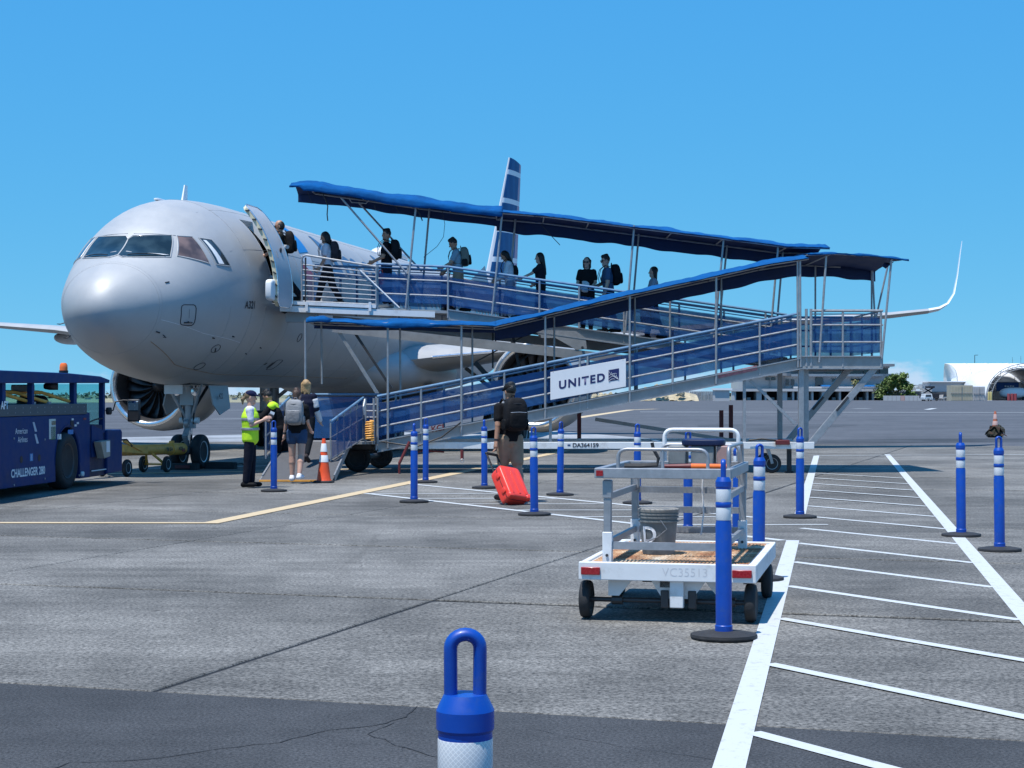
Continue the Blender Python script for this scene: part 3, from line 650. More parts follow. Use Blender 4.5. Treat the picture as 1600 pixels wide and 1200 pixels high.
lex = mth('ADD', mth('MULTIPLY', mth('SUBTRACT', zz, 5.9), .86), 36.2); chord = mth('ADD', mth('MULTIPLY', mth('SUBTRACT', zz, 5.9), -.66), 6.6)
rel = mth('DIVIDE', mth('SUBTRACT', sp.outputs['X'], lex), chord)
def mixc_(fac, a, b_):
    n_ = t.nodes.new('ShaderNodeMix'); n_.data_type = 'RGBA'; L(fac, n_.inputs[0])
    for i, q in ((6, a), (7, b_)):
        if isinstance(q, tuple): n_.inputs[i].default_value = (*q, 1)
        else: L(q, n_.inputs[i])
    return n_.outputs[2]
c1 = mixc_(mth('GREATER_THAN', mth('SINE', mth('MULTIPLY', sp.outputs['X'], 5)), .2), (.010, .085, .23), (.014, .105, .27))
c1 = mixc_(mth('GREATER_THAN', rel, .80), c1, (.50, .34, .42))
c1 = mixc_(band, c1, (.80, .81, .83)); c1 = mixc_(mth('LESS_THAN', rel, .025), c1, (.62, .64, .67)); c1 = mixc_(mth('LESS_THAN', zz, 6.4), c1, (.6, .62, .66)); L(c1, b.inputs['Base Color'])
wing('fin', [(36.2, 0, FZ + 2.0, 6.6, .075, 90), (41.25, 0, 11.76, 2.7, .07, 90)], fin_m, plane)
g = MB(); g.loft([[Vector((x, y, z)) for x, y, z in ((33.5, 0, FZ + 2.07), (36.3, -.12, FZ + 2.0), (36.3, .12, FZ + 2.0))], [Vector((x, y, z)) for x, y, z in ((36.4, 0, FZ + 2.9), (36.6, -.05, FZ + 2.5), (36.6, .05, FZ + 2.5))]]); g.build('fin_fillet', M['silver'], plane)
# wing-body fairing
g = MB(); g.sell((19.5, 0, FZ - 1.55), (9.5, 4.5, 1.7), .8, .6, 32, 14); g.build('belly_fairing', M['silver'], plane, smooth=60)

# engines
RX = Matrix.Rotation(R(90), 4, 'Y')               # lathe axis z -> x
def engine(y, name='engine'):
    x0, zc = 16.3, 1.93
    MM = Matrix.Translation((x0, y, zc)) @ RX
    pr = [(1.00, .9), (.99, .45), (1.02, .18), (1.08, .05), (1.14, 0), (1.20, .03), (1.26, .14), (1.32, .5), (1.36, 1.1), (1.34, 1.9), (1.22, 2.9), (1.05, 3.5), (1.0, 3.5)]
    g = MB(); g.loft([[MM @ Vector((r * math.cos(2 * math.pi * k / 48), r * math.sin(2 * math.pi * k / 48), z)) for k in range(48)] for r, z in pr[5:]], caps=False); e = recalc(g.build(name, M['silver'], plane, smooth=50))
    g = MB(); g.loft([[MM @ Vector((r * math.cos(2 * math.pi * k / 48), r * math.sin(2 * math.pi * k / 48), z)) for k in range(48)] for r, z in ((1.035, .12), (1.06, .06), (1.09, .02), (1.14, 0), (1.18, .012), (1.20, .03))], caps=False); recalc(g.build('inlet_lip', M['bare'], e, smooth=60))
    g = MB(); g.loft([[MM @ Vector((r * math.cos(2 * math.pi * k / 48), r * math.sin(2 * math.pi * k / 48), z)) for k in range(48)] for r, z in ((1.035, .12), (.99, .45), (1.0, .95))], caps=False); g.build('inlet_duct', M['dark_metal'], e, smooth=60)
    g = MB(); g.lathe([(.001, .93), (1.0, .93), (1.0, .95), (.001, .95)], (0, 0, 0), 32, MM); g.build('fan_back', M['black'], e)
    g = MB(); g.lathe([(.001, .45), (.06, .5), (.16, .66), (.24, .86), (.24, .93), (.001, .93)], (0, 0, 0), 24, MM); g.build('spinner', M['dark_metal'], e, smooth=60)
    bl = None
    for k in range(18):
        a0 = 2 * math.pi * k / 18; rows = []
        for i in range(6):
            r = .2 + .78 * i / 5; tw = .15 + .1 * i / 5
            a = a0 + .25 * (i / 5)**1.5
            rows.append([MM @ Vector((r * math.cos(a - tw * .9), r * math.sin(a - tw * .9), .70)), MM @ Vector((r * math.cos(a + tw * .5), r * math.sin(a + tw * .5), .90))])
        g = MB(); g.sheet(rows); o = g.build('fan_blade', M['dark_metal'], e, smooth=60)
        s = o.modifiers.new('solid', 'SOLIDIFY'); s.thickness = .012
    g = MB(); g.lathe([(.75, 3.3), (.62, 4.2), (.45, 4.6), (.001, 4.9)], (0, 0, 0), 24, MM); g.build('exhaust_core', M['dark_metal'], e, smooth=50)
    g = MB(); g.loft([[Vector((x0 + x, y + w_, z)) for x, w_, z in ((1.0, -.12, zc + 1.2), (1.0, .12, zc + 1.2), (4.6, .14, zc + .7), (4.6, -.14, zc + .7))], [Vector((x0 + x, y + w_, z)) for x, w_, z in ((1.7, -.10, zc + 1.55), (1.7, .10, zc + 1.55), (5.4, .14, zc + 1.2), (5.4, -.14, zc + 1.2))]]); g.build('pylon', M['silver'], e)
    return e
engine(5.75); engine(-5.75)

# landing gear
def wheel(parent, c, r, wd, axis=(0, 1, 0), hub='white', name='wheel', n=28):
    c = Vector(c); a = Vector(axis).normalized(); q = a.to_track_quat('Z', 'Y').to_matrix().to_4x4(); MM = Matrix.Translation(c) @ q
    h = wd / 2
    g = MB(); g.lathe([(r * .60, -h * .72), (r * .78, -h * .98), (r * .93, -h * .86), (r * .99, -h * .5), (r, 0), (r * .99, h * .5), (r * .93, h * .86), (r * .78, h * .98), (r * .60, h * .72)], (0, 0, 0), n, MM); w_ = g.build(name, M['rubber'], parent, smooth=50)
    g = MB(); g.lathe([(r * .001, -h * .45), (r * .2, -h * .5), (r * .45, -h * .35), (r * .56, -h * .72), (r * .62, -h * .80), (r * .62, h * .80), (r * .56, h * .72), (r * .45, h * .35), (r * .2, h * .5), (r * .001, h * .45)], (0, 0, 0), n, MM); g.build('rim', M['white_steel'] if hub == 'white' else M[hub], w_, smooth=40)
    for k in range(8):
        t_ = 2 * math.pi * k / 8; g2 = MB()
        for sg in (-1, 1):
            p = MM @ Vector((r * .34 * math.cos(t_), r * .34 * math.sin(t_), sg * h * .42)); g2.cyl(p - a * .012, p + a * .012, r * .035, n=6)
        if r > .2 and k % 2 == 0: g2.build('wheel_bolt', M['dark_metal'], w_)
    return w_
ngr = bpy.data.objects.new('nose_gear', None); COL.objects.link(ngr); ngr.parent = plane
X = 5.07
for y in (-.25, .25): wheel(ngr, (X, y, .385), .385, .23)
def cyl_(a, b, r, name, m, parent, r1=None, n=12): g = MB(); g.cyl(a, b, r, r1, n); return g.build(name, m, parent)
cyl_((X, -.24, .385), (X, .24, .385), .06, 'axle', M['gear_metal'], ngr)
cyl_((X, 0, .36), (X, 0, .95), .065, 'piston', M['chrome'], ngr); cyl_((X, 0, .92), (X - .1, 0, 2.0), .105, 'strut', M['gear_metal'], ngr)
cyl_((X, 0, .90), (X, 0, 1.02), .14, 'collar', M['gear_metal'], ngr); cyl_((X - .02, -.22, 1.08), (X - .02, .22, 1.08), .075, 'steering_motor', M['white_steel'], ngr)
cyl_((X - .16, -.05, 1.02), (X - .16, .05, 1.02), .09, 'steering_collar', M['gear_metal'], ngr)
g = MB(); g.bar((X - .10, 0, .95), (X - .30, 0, .72), .12, .05); g.bar((X - .30, 0, .72), (X - .10, 0, .48), .10, .05); g.build('torque_link', M['gear_metal'], ngr)
for s in (-1, 1):
    cyl_((X - .05, s * .08, 1.15), (X - .35, s * .42, 1.95), .04, 'drag_brace', M['gear_metal'], ngr)
    cyl_((X - .06, s * .10, 1.30), (X + .5, s * .30, 1.95), .035, 'side_brace', M['dark_metal'], ngr)
    g = MB(); g.tube([(X - .07, s * .11, 1.0), (X - .12, s * .15, 1.3), (X - .1, s * .12, 1.6), (X - .1, s * .2, 1.9)], .016, 6); g.build('hydraulic_hose', M['black'], ngr)
    g = MB(); g.lathe([(.001, -.05), (.07, -.04), (.09, .02), (.09, .05), (.001, .06)], (X - .2, s * .22, 1.72), 16, Matrix.Rotation(R(-90), 4, 'Y')); g.build('taxi_light', M['chrome'], ngr)
    g = MB(); g.prism([(X - .1, s * .47, 1.86), (X + .95, s * .52, 1.86), (X + .85, s * .62, 1.35), (X + .2, s * .62, 1.2), (X - .1, s * .58, 1.42)], (0, s * .025, 0)); d_ = recalc(g.build('gear_door', M['silver'], ngr, smooth=0)); 
lettering('422', .17, M['text_dark'], ngr, Matrix.Translation((X + .25, -.645, 1.62)) @ Matrix.Rotation(R(90), 4, 'X'), .003)
g = MB(); g.prism([(X - .16, -.16, 1.8), (X - .16, .16, 1.8), (X - .20, .16, 1.42), (X - .20, -.16, 1.42)], (.02, 0, 0)); g.build('leg_door', M['silver'], ngr, smooth=0)
g = MB(); g.box((X - .95, 0, 1.82), (.02, .42, .3)); g.build('tow_placard', M['white_steel'], ngr)
g = MB(); g.box((X, 0, 1.93), (2.0, .8, .12)); g.build('gear_bay', M['black'], ngr)
for s in (-1, 1):
    mg = bpy.data.objects.new('main_gear', None); COL.objects.link(mg); mg.parent = plane; xm = 21.9; y = s * 3.8
    for dy in (-.46, .46): wheel(mg, (xm, y + dy, .58), .58, .42)
    cyl_((xm, y, .5), (xm, y, 2.7), .15, 'strut', M['gear_metal'], mg); cyl_((xm, y - .4, .58), (xm, y + .4, .58), .09, 'axle', M['gear_metal'], mg)
    cyl_((xm, y, 1.5), (xm, y - s * 1.3, 2.5), .06, 'side_stay', M['gear_metal'], mg)
    g = MB(); g.box((xm, y + s * .32, 1.9), (.9, .04, 1.5)); g.build('gear_door', M['silver'], mg)
# ------------------------------------------------------------------ switch-back boarding ramp
ramp = thing('boarding_ramp', 'long switchback boarding ramp with blue canopies and metal railings leading to the aircraft door', 'boarding ramp', (1.5, 38.5, 0))
RB = Vector((1.5, 38.5, 0))
def rb(g, name, m, parent=None, **k): return g.build(name, m, parent or ramp, base=RB, **k)
def mesh_screen(name, col, alpha):
    m = bpy.data.materials.new(name); m.use_nodes = True; t = m.node_tree; L = t.links.new
    b = t.nodes['Principled BSDF']; b.inputs['Base Color'].default_value = (*col, 1); b.inputs['Roughness'].default_value = .6
    tr = t.nodes.new('ShaderNodeBsdfTransparent'); mx = t.nodes.new('ShaderNodeMixShader')
    tc_ = t.nodes.new('ShaderNodeTexCoord'); n = t.nodes.new('ShaderNodeTexNoise'); n.inputs['Scale'].default_value = 2.2; n.inputs['Detail'].default_value = 5; L(tc_.outputs['Object'], n.inputs[0])
    mp_ = t.nodes.new('ShaderNodeMapping'); mp_.inputs['Rotation'].default_value = (0, R(38), 0); L(tc_.outputs['Object'], mp_.inputs[0])
    wv = t.nodes.new('ShaderNodeTexWave'); wv.inputs['Scale'].default_value = 1.3; wv.inputs['Distortion'].default_value = 9; wv.inputs['Detail'].default_value = 4; L(mp_.outputs[0], wv.inputs[0])
    ad = t.nodes.new('ShaderNodeMath'); ad.operation = 'MULTIPLY_ADD'; ad.inputs[1].default_value = .10; L(wv.outputs['Fac'], ad.inputs[0]); L(n.outputs[0], ad.inputs[2])
    r = t.nodes.new('ShaderNodeMapRange'); r.inputs[1].default_value = .35; r.inputs[2].default_value = .75; r.inputs[3].default_value = alpha - .12; r.inputs[4].default_value = min(1, alpha + .08); L(ad.outputs[0], r.inputs[0])
    L(r.outputs[0], mx.inputs[0]); L(tr.outputs[0], mx.inputs[1]); L(b.outputs[0], mx.inputs[2]); L(mx.outputs[0], t.nodes['Material Output'].inputs[0])
    bu = t.nodes.new('ShaderNodeBump'); bu.inputs['Strength'].default_value = .25; bu.inputs['Distance'].default_value = .02; L(wv.outputs['Fac'], bu.inputs['Height']); L(bu.outputs[0], b.inputs['Normal'])
    return m
M['screen'] = mesh_screen('blue_mesh_screen', (.012, .09, .27), .74)
YN, YF, UN, UF = 36.95, 38.25, 38.80, 40.15
def zl(x): return .67 + (x + 2.83) * .1966
def zu(x):
    if x <= -1.41: return 3.53 + (-1.41 - x) * .041
    return 3.53 - (x + 1.41) * .1418
XL0, XL1, XR, XD = -2.83, 6.07, 7.79, -5.02

# decks and stringers
def deck(name, x0, x1, y0, y1, zf, th=.05):
    g = MB(); n = 12; rows_t = [[Vector((x0 + (x1 - x0) * i / n, y, zf(x0 + (x1 - x0) * i / n))) for i in range(n + 1)] for y in (y0, y1)]
    g.prism([rows_t[0][0], rows_t[0][-1], rows_t[1][-1], rows_t[1][0]], (0, 0, -th)); return recalc(rb(g, name, M['galv_flat'], smooth=0))
def stringer(a, b, h=.24, name='stringer'):
    a, b = Vector(a), Vector(b); g = MB(); g.bar(a - Vector((0, 0, h / 2)), b - Vector((0, 0, h / 2)), .02, h); o = rb(g, name, M['galv_flat'], smooth=0)
    for z in (0, -h):
        g = MB(); g.bar(a + Vector((0, -.02, z)), b + Vector((0, -.02, z)), .07, .022); rb(g, 'flange', M['galv'], o, smooth=0)
        kids_fix(o)
    return o
def kids_fix(o): pass
deck('lower_deck', XL0, XL1, YN + .04, YF - .04, lambda x: zl(x) - .02)
for y in (YN, YF): stringer((XL0, y, zl(XL0)), (XL1, y, zl(XL1)), .22)
deck('landing_deck', XL1, XR, YN + .04, UF - .04, lambda x: 2.40)
for y in (YN, UF): stringer((XL1, y, 2.46), (XR, y, 2.46), .26)
for x in (XL1 + .02, XR):
    g = MB(); g.bar((x, YN, 2.33), (x, UF, 2.33), .03, .24); rb(g, 'end_beam', M['galv_flat'], smooth=0)
deck('upper_deck', -1.41, XL1, UN + .04, UF - .04, lambda x: zu(x) - .02)
for y in (UN, UF): stringer((-1.41, y, zu(-1.41)), (XL1, y, zu(XL1)), .22)
deck('bridge_deck', XD, -1.41, UN + .02, UF - .12, lambda x: zu(x) - .02, .06)
g = MB(); g.bar((XD - .1, UN - .03, zu(XD) - .12), (-1.7, UN - .03, zu(-1.7) - .12), .06, .13); rb(g, 'bridge_beam', M['white_steel'], smooth=0)
g = MB(); g.bar((XD + .2, UN - .05, zu(XD) - .0), (-3.0, UN - .05, zu(-3.0) - .0), .05, .07); rb(g, 'kick_board', M['white_steel'], smooth=0)
for u in (479, 578): g = MB(); g.box(W(u, 479, UN - .09), (.06, .03, .2)); rb(g, 'bracket', M['white_steel'])
g = MB(); g.bar((XD + .1, UF - .08, zu(XD) - .12), (-1.41, UF - .08, zu(-1.41) - .12), .06, .13); rb(g, 'bridge_beam', M['white_steel'], smooth=0)
g = MB(); g.tube([(XD - .02, UN + .05, zu(XD) - .14), (XD - .02, UF - .3, zu(XD) - .14)], .085, 10); rb(g, 'bumper', M['rubber'])
g = MB(); g.box((XD + .35, UN + .3, zu(XD) - .3), (.7, .3, .22)); rb(g, 'bridge_motor', M['galv_flat'])
# lower chord and scissor struts of the upper flight
g = MB(); g.bar(W(520, 512, UN), W(1075, 573, UN), .08, .2); rb(g, 'lift_beam', M['galv_flat'], smooth=0)
g = MB(); g.bar(W(520, 500, UF), W(1075, 555, UF), .08, .2); rb(g, 'lift_beam', M['galv_flat'], smooth=0)
for a, b, wd, mm in (((522, 506), (594, 622), .10, 'galv'), ((549, 512), (612, 607), .08, 'dark_metal')):
    for Y in (UN + .05,): g = MB(); g.bar(W(*a, Y), W(*b, Y), wd, wd * .7); rb(g, 'lift_strut', M[mm], smooth=0)
for a, b, wd, Y in (((742, 566), (810, 640), .16, 39.6), ((797, 503), (826, 650), .09, 39.4), ((742, 566), (828, 520), .04, 39.7), ((775, 600), (836, 545), .04, 39.7), ((770, 520), (770, 575), .04, 39.8)):
    g = MB(); g.bar(W(*a, Y), W(*b, Y), wd, wd * .7); rb(g, 'scissor_strut', M['dark_metal'], smooth=0)
# hinged knuckle plates at mid span of the upper flight
g = MB(); P = [(835, 515), (900, 517), (915, 528), (917, 545), (900, 546), (868, 528), (845, 528)]
g.prism([W(u, v, UN - .05) for u, v in P], (0, .07, 0)); o = recalc(rb(g, 'knuckle_plate', M['galv_flat'], smooth=0))
for u, v in ((843, 525), (910, 543)): g = MB(); p = W(u, v, UN - .055); g.cyl(p, p + Vector((0, -.03, 0)), .03, n=10); rb(g, 'pivot_pin', M['dark_metal'])

# railings
def pipe(a, b, r=.021, name='rail', m='galv', n=8): g = MB(); g.cyl(a, b, r, n=n); return rb(g, name, M[m])
def railing(x0, x1, y, zf, xs_posts, top=.95, mids=(.63, .30), topm='rail_blue', panel=None, py=None):
    A = lambda x, h: Vector((x, y, zf(x) + h))
    pipe(A(x0, top), A(x1, top), .028, 'handrail', topm)
    pipe(A(x0, top - .07) + Vector((0, .012, 0)), A(x1, top - .07) + Vector((0, .012, 0)), .012, 'handrail_trim', topm)
    for h in mids: pipe(A(x0, h), A(x1, h), .020, 'rail')
    for x in xs_posts: pipe(A(x, -.18), A(x, top), .024, 'rail_post')
    if panel:
        lo, hi = panel; yy = y + (py or .06); n = max(2, int((x1 - x0) / .25)); rows = []
        for h in (lo, lo + (hi - lo) * .33, lo + (hi - lo) * .66, hi):
            rows.append([Vector((x0 + (x1 - x0) * i / n, yy + .012 * noise.noise((i * .9, h * 5, y)), zf(x0 + (x1 - x0) * i / n) + h + .012 * noise.noise((i * 1.3, h * 3, y + 5)))) for i in range(n + 1)])
        g = MB(); g.sheet(rows); rb(g, 'mesh_panel', M['screen'], smooth=60)
def lin(a, b, n): return [a + (b - a) * i / (n - 1) for i in range(n)]
railing(XL0, XL1, YN, zl, [(u - 800) * YN / FPX for u in (588, 658, 788, 906, 918, 1051, 1187)], panel=(.10, .80))
railing(XL0, XL1, YF, zl, lin(XL0 + .3, XL1 - .2, 9), panel=(.10, .80), py=-.06)
railing(-1.41, XL1, UN, zu, [(u - 800) * UN / FPX for u in (700, 843, 905, 975, 1047)] + [4.5, 5.6], panel=(.10, .72))
railing(-1.41, XL1, UF, zu, lin(-1.3, XL1 - .2, 8), panel=(.10, .82), py=-.06)
railing(-3.0, -1.41, UN, zu, [-2.97, -2.3], panel=(.12, .76)); railing(XD + .5, -1.41, UF - .1, zu, lin(XD + .5, -1.6, 4), panel=(.1, .8), py=-.06)
lz = lambda x: 2.42
railing(XL1 + .2, XR, YN, lz, [XL1 + .22, (1190 - 960) * 0 + (1317 - 800) * YN / FPX, XR - .03], top=1.0, mids=(.70, .34), topm='galv', panel=(.12, .86))
railing(XL1 + .2, XR, UF, lz, lin(XL1 + .3, XR - .05, 4), top=1.0, mids=(.70, .34), panel=(.12, .86), py=-.06)
for h in (1.0, .70, .34): pipe((XR, YN, 2.42 + h), (XR, UF, 2.42 + h), .02, 'rail')
for y in (38.0, 39.1): pipe((XR, y, 2.3), (XR, y, 3.42), .022, 'rail_post')
g = MB(); g.sheet([[Vector((XR - .05, y, 2.42 + h)) for y in lin(YN + .03, UF - .03, 8)] for h in (.12, .5, .86)]); rb(g, 'mesh_panel', M['screen'])
for x in (XL1 + .12,): pipe((x, YN, 2.25), (x, YN, 3.46), .03, 'gate_post'); pipe((x + .1, YN, 2.25), (x + .1, YN, 3.46), .03, 'gate_post')
# gate of many bars next to the aircraft door
gx0, gx1, gy = (472 - 800) * UN / FPX, (588 - 800) * UN / FPX, UN - .03
zt0, zt1 = W(0, 399, UN).z, W(0, 417, UN).z
g = MB(); g.tube([(gx0, gy, zu(gx0) + .02), (gx0, gy, zt0 - .08), (gx0 + .03, gy, zt0 - .02), (gx0 + .1, gy, zt0), (gx1, gy, zt1)], .024, 8); rb(g, 'gate_frame', M['galv'])
pipe((gx1, gy, zu(gx1)), (gx1, gy, zt1), .022, 'gate_post')
for k in range(8):
    f = (k + .5) / 8.6; pipe((gx0, gy, zu(gx0) + f * (zt0 - zu(gx0)) * .93), (gx1, gy, zu(gx1) + f * (zt1 - zu(gx1)) * .98 * 1.0), .016, 'gate_bar')
pipe((gx0 + .08, gy, zu(gx0)), (gx0 + .08, gy, zt0 - .05), .02, 'gate_post', 'dark_metal')
pipe(W(562, 422, UN - .05), W(624, 481, UN - .05), .018, 'gate_brace', 'white_steel')
# stage-door side curtain boards on the far side of the bridge
for k, (u0, u1) in enumerate(((500, 530), (534, 556), (560, 580))):
    g = MB(); a, b = W(u0, 476, UF - .2), W(u1, 476, UF - .2); z0 = zu(a.x)
    g.box(((a.x + b.x) / 2, UF - .2, z0 + .36), (b.x - a.x, .02, .66)); rb(g, 'side_board', M['white_steel'])

# canopies
def canopy(name, path, y0, y1, crown, near_drop, far_drop, seed, parts=None):
    """path: list of (x, z) of the near edge; arched cloth with sagging edges"""
    P = []
    for (xa, za), (xb, zb) in zip(path, path[1:]):
        n = max(2, int(abs(xb - xa) / .07))
        for i in range(n): P.append((xa + (xb - xa) * i / n, za + (zb - za) * i / n))
    P.append(path[-1]); rows = []
    nd = near_drop if callable(near_drop) else (lambda x: near_drop)
    for j in range(15):
        row = []
        for x, z in P:
            sag = .012 * math.sin(x * 2.9 + seed) + .022 * noise.noise((x * 1.1, seed, 0))
            if j < 3:                               # near valance
                d = nd(x) * (3 - j) / 3 * (1 + .35 * noise.noise((x * 1.7, seed + 3, 0))); yy = y0 - .02 - .02 * noise.noise((x * 3, j, seed)); zz = z - d + .012 * noise.noise((x * 9, j * 1.7, seed))
            elif j > 11:
                d = far_drop * (j - 11) / 3 * (1 + .2 * noise.noise((x * 1.9, seed + 9, 0))); yy = y1 + .02 * noise.noise((x * 2.7, j, seed)); zz = z - d
            else:
                t = (j - 3) / 8; yy = y0 + (y1 - y0) * t; zz = z + crown * math.sin(math.pi * t) + sag * math.sin(math.pi * t) + .020 * noise.noise((x * 4, t * 4, seed)) + .012 * noise.noise((x * 11 + t * 6, t * 9, seed)) - .022 * abs(math.sin(x * 2.86)) ** 6
            row.append(Vector((x, yy, zz)))
        rows.append(row)
    g = MB(); g.sheet(rows[:12]); o = rb(g, name, M['canopy'], smooth=80)
    s = o.modifiers.new('solid', 'SOLIDIFY'); s.thickness = .006
    g = MB(); g.sheet(rows[11:]); v_ = rb(g, 'valance', M['navy_cloth_shade'], o, smooth=80); v_.modifiers.new('solid', 'SOLIDIFY').thickness = .006
    g = MB(); g.sheet([[p - Vector((0, 0, .02)) for p in r_] for r_ in rows[3:12]]); rb(g, 'shade_sheet', M['navy_cloth_shade'], o, smooth=80)  # dark sheet added below the cloth, underside shade put into its colour
    return o
def upath(l, Y): return [((u - 800) * Y / FPX, EYE - (v - HORIZON) * Y / FPX) for u, v in l]
UP = upath([(452, 289), (480, 288), (560, 299), (640, 311), (700, 319), (785, 329)], UN - .15)
canopy('upper_canopy', UP, UN - .15, UF + .1, .16, lambda x: .15 if x > -4.6 else .06, .22, 1.3)
UP2 = upath([(775, 330), (850, 336), (920, 345), (1050, 361), (1130, 371), (1230, 384), (1297, 386)], UN - .15)
canopy('upper_canopy', UP2, UN - .15, UF + .1, .13, .02, .30, 4.1)
LP = upath([(478, 500), (560, 503), (640, 503), (775, 508)], YN - .1)
canopy('lower_canopy', LP, YN - .1, YF + .1, .10, lambda x: .08 + .06 * math.sin(x * 2.1), .12, 7.7)
LP2 = upath([(772, 509), (850, 491), (985, 459), (1119, 430), (1200, 412), (1264, 402)], YN - .1)
canopy('lower_canopy', LP2, YN - .1, YF + .1, .12, .015, .30, 9.2)
LP3 = upath([(1262, 396), (1300, 394), (1360, 397), (1420, 404)], YN - .1)
canopy('landing_canopy', LP3, YN - .1, UF + .1, .10, .05, .26, 12.5)
# torn flaps and loose straps
g = MB(); g.sheet([[W(1382, 410, 37.2), W(1388, 411, 37.2), W(1397, 409, 37.0)], [W(1378, 416, 37.25), W(1384, 420, 37.2), W(1392, 413, 37.0)]]); o = rb(g, 'torn_flap', M['navy_cloth_shade']); o.modifiers.new('solid', 'SOLIDIFY').thickness = .006
g = MB(); g.sheet([[W(478, 497, 36.8), W(505, 493, 36.85), W(520, 499, 36.85)], [W(481, 503, 36.75), W(495, 502, 36.75), W(512, 504, 36.8)]]); o = rb(g, 'loose_cloth', M['canopy']); o.modifiers.new('solid', 'SOLIDIFY').thickness = .006
def cord(pts, Y, r=.012, m='black', name='loose_strap'): g = MB(); g.tube([W(u, v, Y) for u, v in pts], r, 5); rb(g, name, M[m])
cord([(504, 302), (509, 313), (512, 322), (511, 335), (512, 345)], UN - .1, .014); cord([(480, 299), (484, 309), (487, 318)], UN, .006)
cord([(691, 330), (695, 350), (693, 370), (683, 385), (668, 397), (662, 402)], UN + .1, .006); cord([(650, 325), (656, 335), (660, 345)], UN, .014); cord([(618, 322), (624, 334)], UN, .01)
cord([(845, 350), (858, 365), (875, 383)], UN, .008)
cord([(910, 352), (935, 363), (960, 362)], UN, .006); cord([(585, 320), (587, 328)], UN, .008)
# canopy frames: edge pipes, bows and posts
def frame(path, y0, y1, dz=-.03):
    for y in (y0, y1):
        for a, b in zip(path, path[1:]): pipe((a[0], y, a[1] + dz), (b[0], y, b[1] + dz), .02, 'canopy_rail')
    L_ = 0
    for a, b in zip(path, path[1:]):
        n = max(1, int(abs(b[0] - a[0]) / 1.1))
        for i in range(n):
            x = a[0] + (b[0] - a[0]) * i / n; z = a[1] + (b[1] - a[1]) * i / n + dz
            pipe((x, y0, z), (x, y1, z), .016, 'canopy_bow')
frame(UP[1:], UN - .1, UF + .05); frame(UP2, UN - .1, UF + .05); frame(LP, YN - .05, YF + .05); frame(LP2, YN - .05, YF + .05); frame(LP3[:-1], YN - .05, UF + .05)
def post(ut, vt, ub, vb, Y, r=.024): pipe(W(ut, vt, Y), W(ub, vb, Y), r, 'canopy_post')
for p in ((650, 322, 634, 482), (785, 330, 769, 492), (991, 352, 977, 520), (1131, 371, 1114, 545), (1216, 382, 1201, 556)): post(*p, UN - .03)
for p in ((671, 326, 658, 476), (806, 336, 792, 488), (999, 356, 985, 520), (1137, 375, 1120, 540), (1224, 386, 1210, 552)): post(*p, UF + .02)
for p in ((533, 309, 636, 428), ): post(*p, UN - .03, .022)
post(560, 316, 659, 424, UF, .022)
g = MB(); g.tube([W(u, v, UN + .2) for u, v in ((545, 309), (549, 316), (572, 318), (577, 312))], .012, 6); rb(g, 'canopy_hook', M['galv'])
for p in ((477, 500, 477, 604), (606, 503, 606, 700), (721, 506, 721, 682), (852, 491, 852, 655), (984, 459, 984, 628), (1119, 430, 1119, 600), (1246, 405, 1247, 574), (1250, 405, 1251, 574)): post(*p, YN - .03, .024)
for p in ((502, 503, 503, 600), (625, 503, 626, 690), (738, 506, 738, 672), (866, 495, 866, 640), (992, 464, 992, 615), (1127, 434, 1127, 590)): post(*p, YF + .03, .022)
for p in ((1291, 400, 1280, 566), (1393, 405, 1378, 560)): post(*p, YN - .04, .024)
for p in ((1274, 405, 1274, 556), (1362, 410, 1362, 556), (1363, 415, 1369, 540), (1388, 412, 1368, 500)): post(*p, UF + .02, .022)

# entry ramp on the ground and the first platform
EY0, EY1 = 33.4, 37.0; ex0, ex1 = -4.80, -3.42
ze = lambda y: .02 + (y - EY0) * (.65 / (EY1 - EY0))
g = MB(); g.prism([(ex0, EY0, .012), (ex1, EY0, .012), (ex1, EY1, ze(EY1)), (ex0, EY1, ze(EY1))], (0, 0, -.01)); recalc(rb(g, 'entry_plate', mat('grip_plate', (.10, .10, .105), .7, .2, .2, 12, bump=.4, bscale=60), smooth=0))
g = MB(); g.box(((ex0 + ex1) / 2, EY0 - .03, .02), (ex1 - ex0, .07, .03)); rb(g, 'yellow_lip', M['yellow'], smooth=0)
deck('entry_platform', ex0, XL0, EY1, YF, lambda x: .66)
for x in (ex0, ex1):
    g = MB(); g.bar((x, EY0 + .4, ze(EY0 + .4) - .05), (x, EY1, ze(EY1) - .05), .03, .14); rb(g, 'entry_stringer', M['galv'], smooth=0)
g = MB(); g.prism([(ex0 - .02, EY0, .005), (ex0 - .02, EY0 + 1.5, .005), (ex0 - .02, EY0 + 1.5, .3)], (.02, 0, 0)); recalc(rb(g, 'ramp_cheek', M['galv'], smooth=0))
for x, ys, ye, pnl in ((ex1, 35.0, 37.05, 1), (ex0, 35.2, 37.6, 1)):
    A = lambda y, h: Vector((x - .20 + (y - 35.0) * .235 if x == ex1 else x - .15 + (y - 35.0) * .07, y, ze(min(y, EY1)) + h))
    pipe(A(ys, .80), A(ye, .92), .026, 'handrail', 'rail_blue')
    for h in (.06, .48): pipe(A(ys, h), A(ye, h), .018, 'rail')
    for y in lin(ys + .02, ye, 6): pipe(A(y, .02), A(y, .85), .018, 'rail_post')
    n = 8; g = MB(); g.sheet([[A(ys + (ye - ys) * i / n, h) + Vector((.03 if x == ex1 else -.03, 0, 0)) for i in range(n + 1)] for h in (.08, .42, .76)]); rb(g, 'mesh_panel', M['screen'])
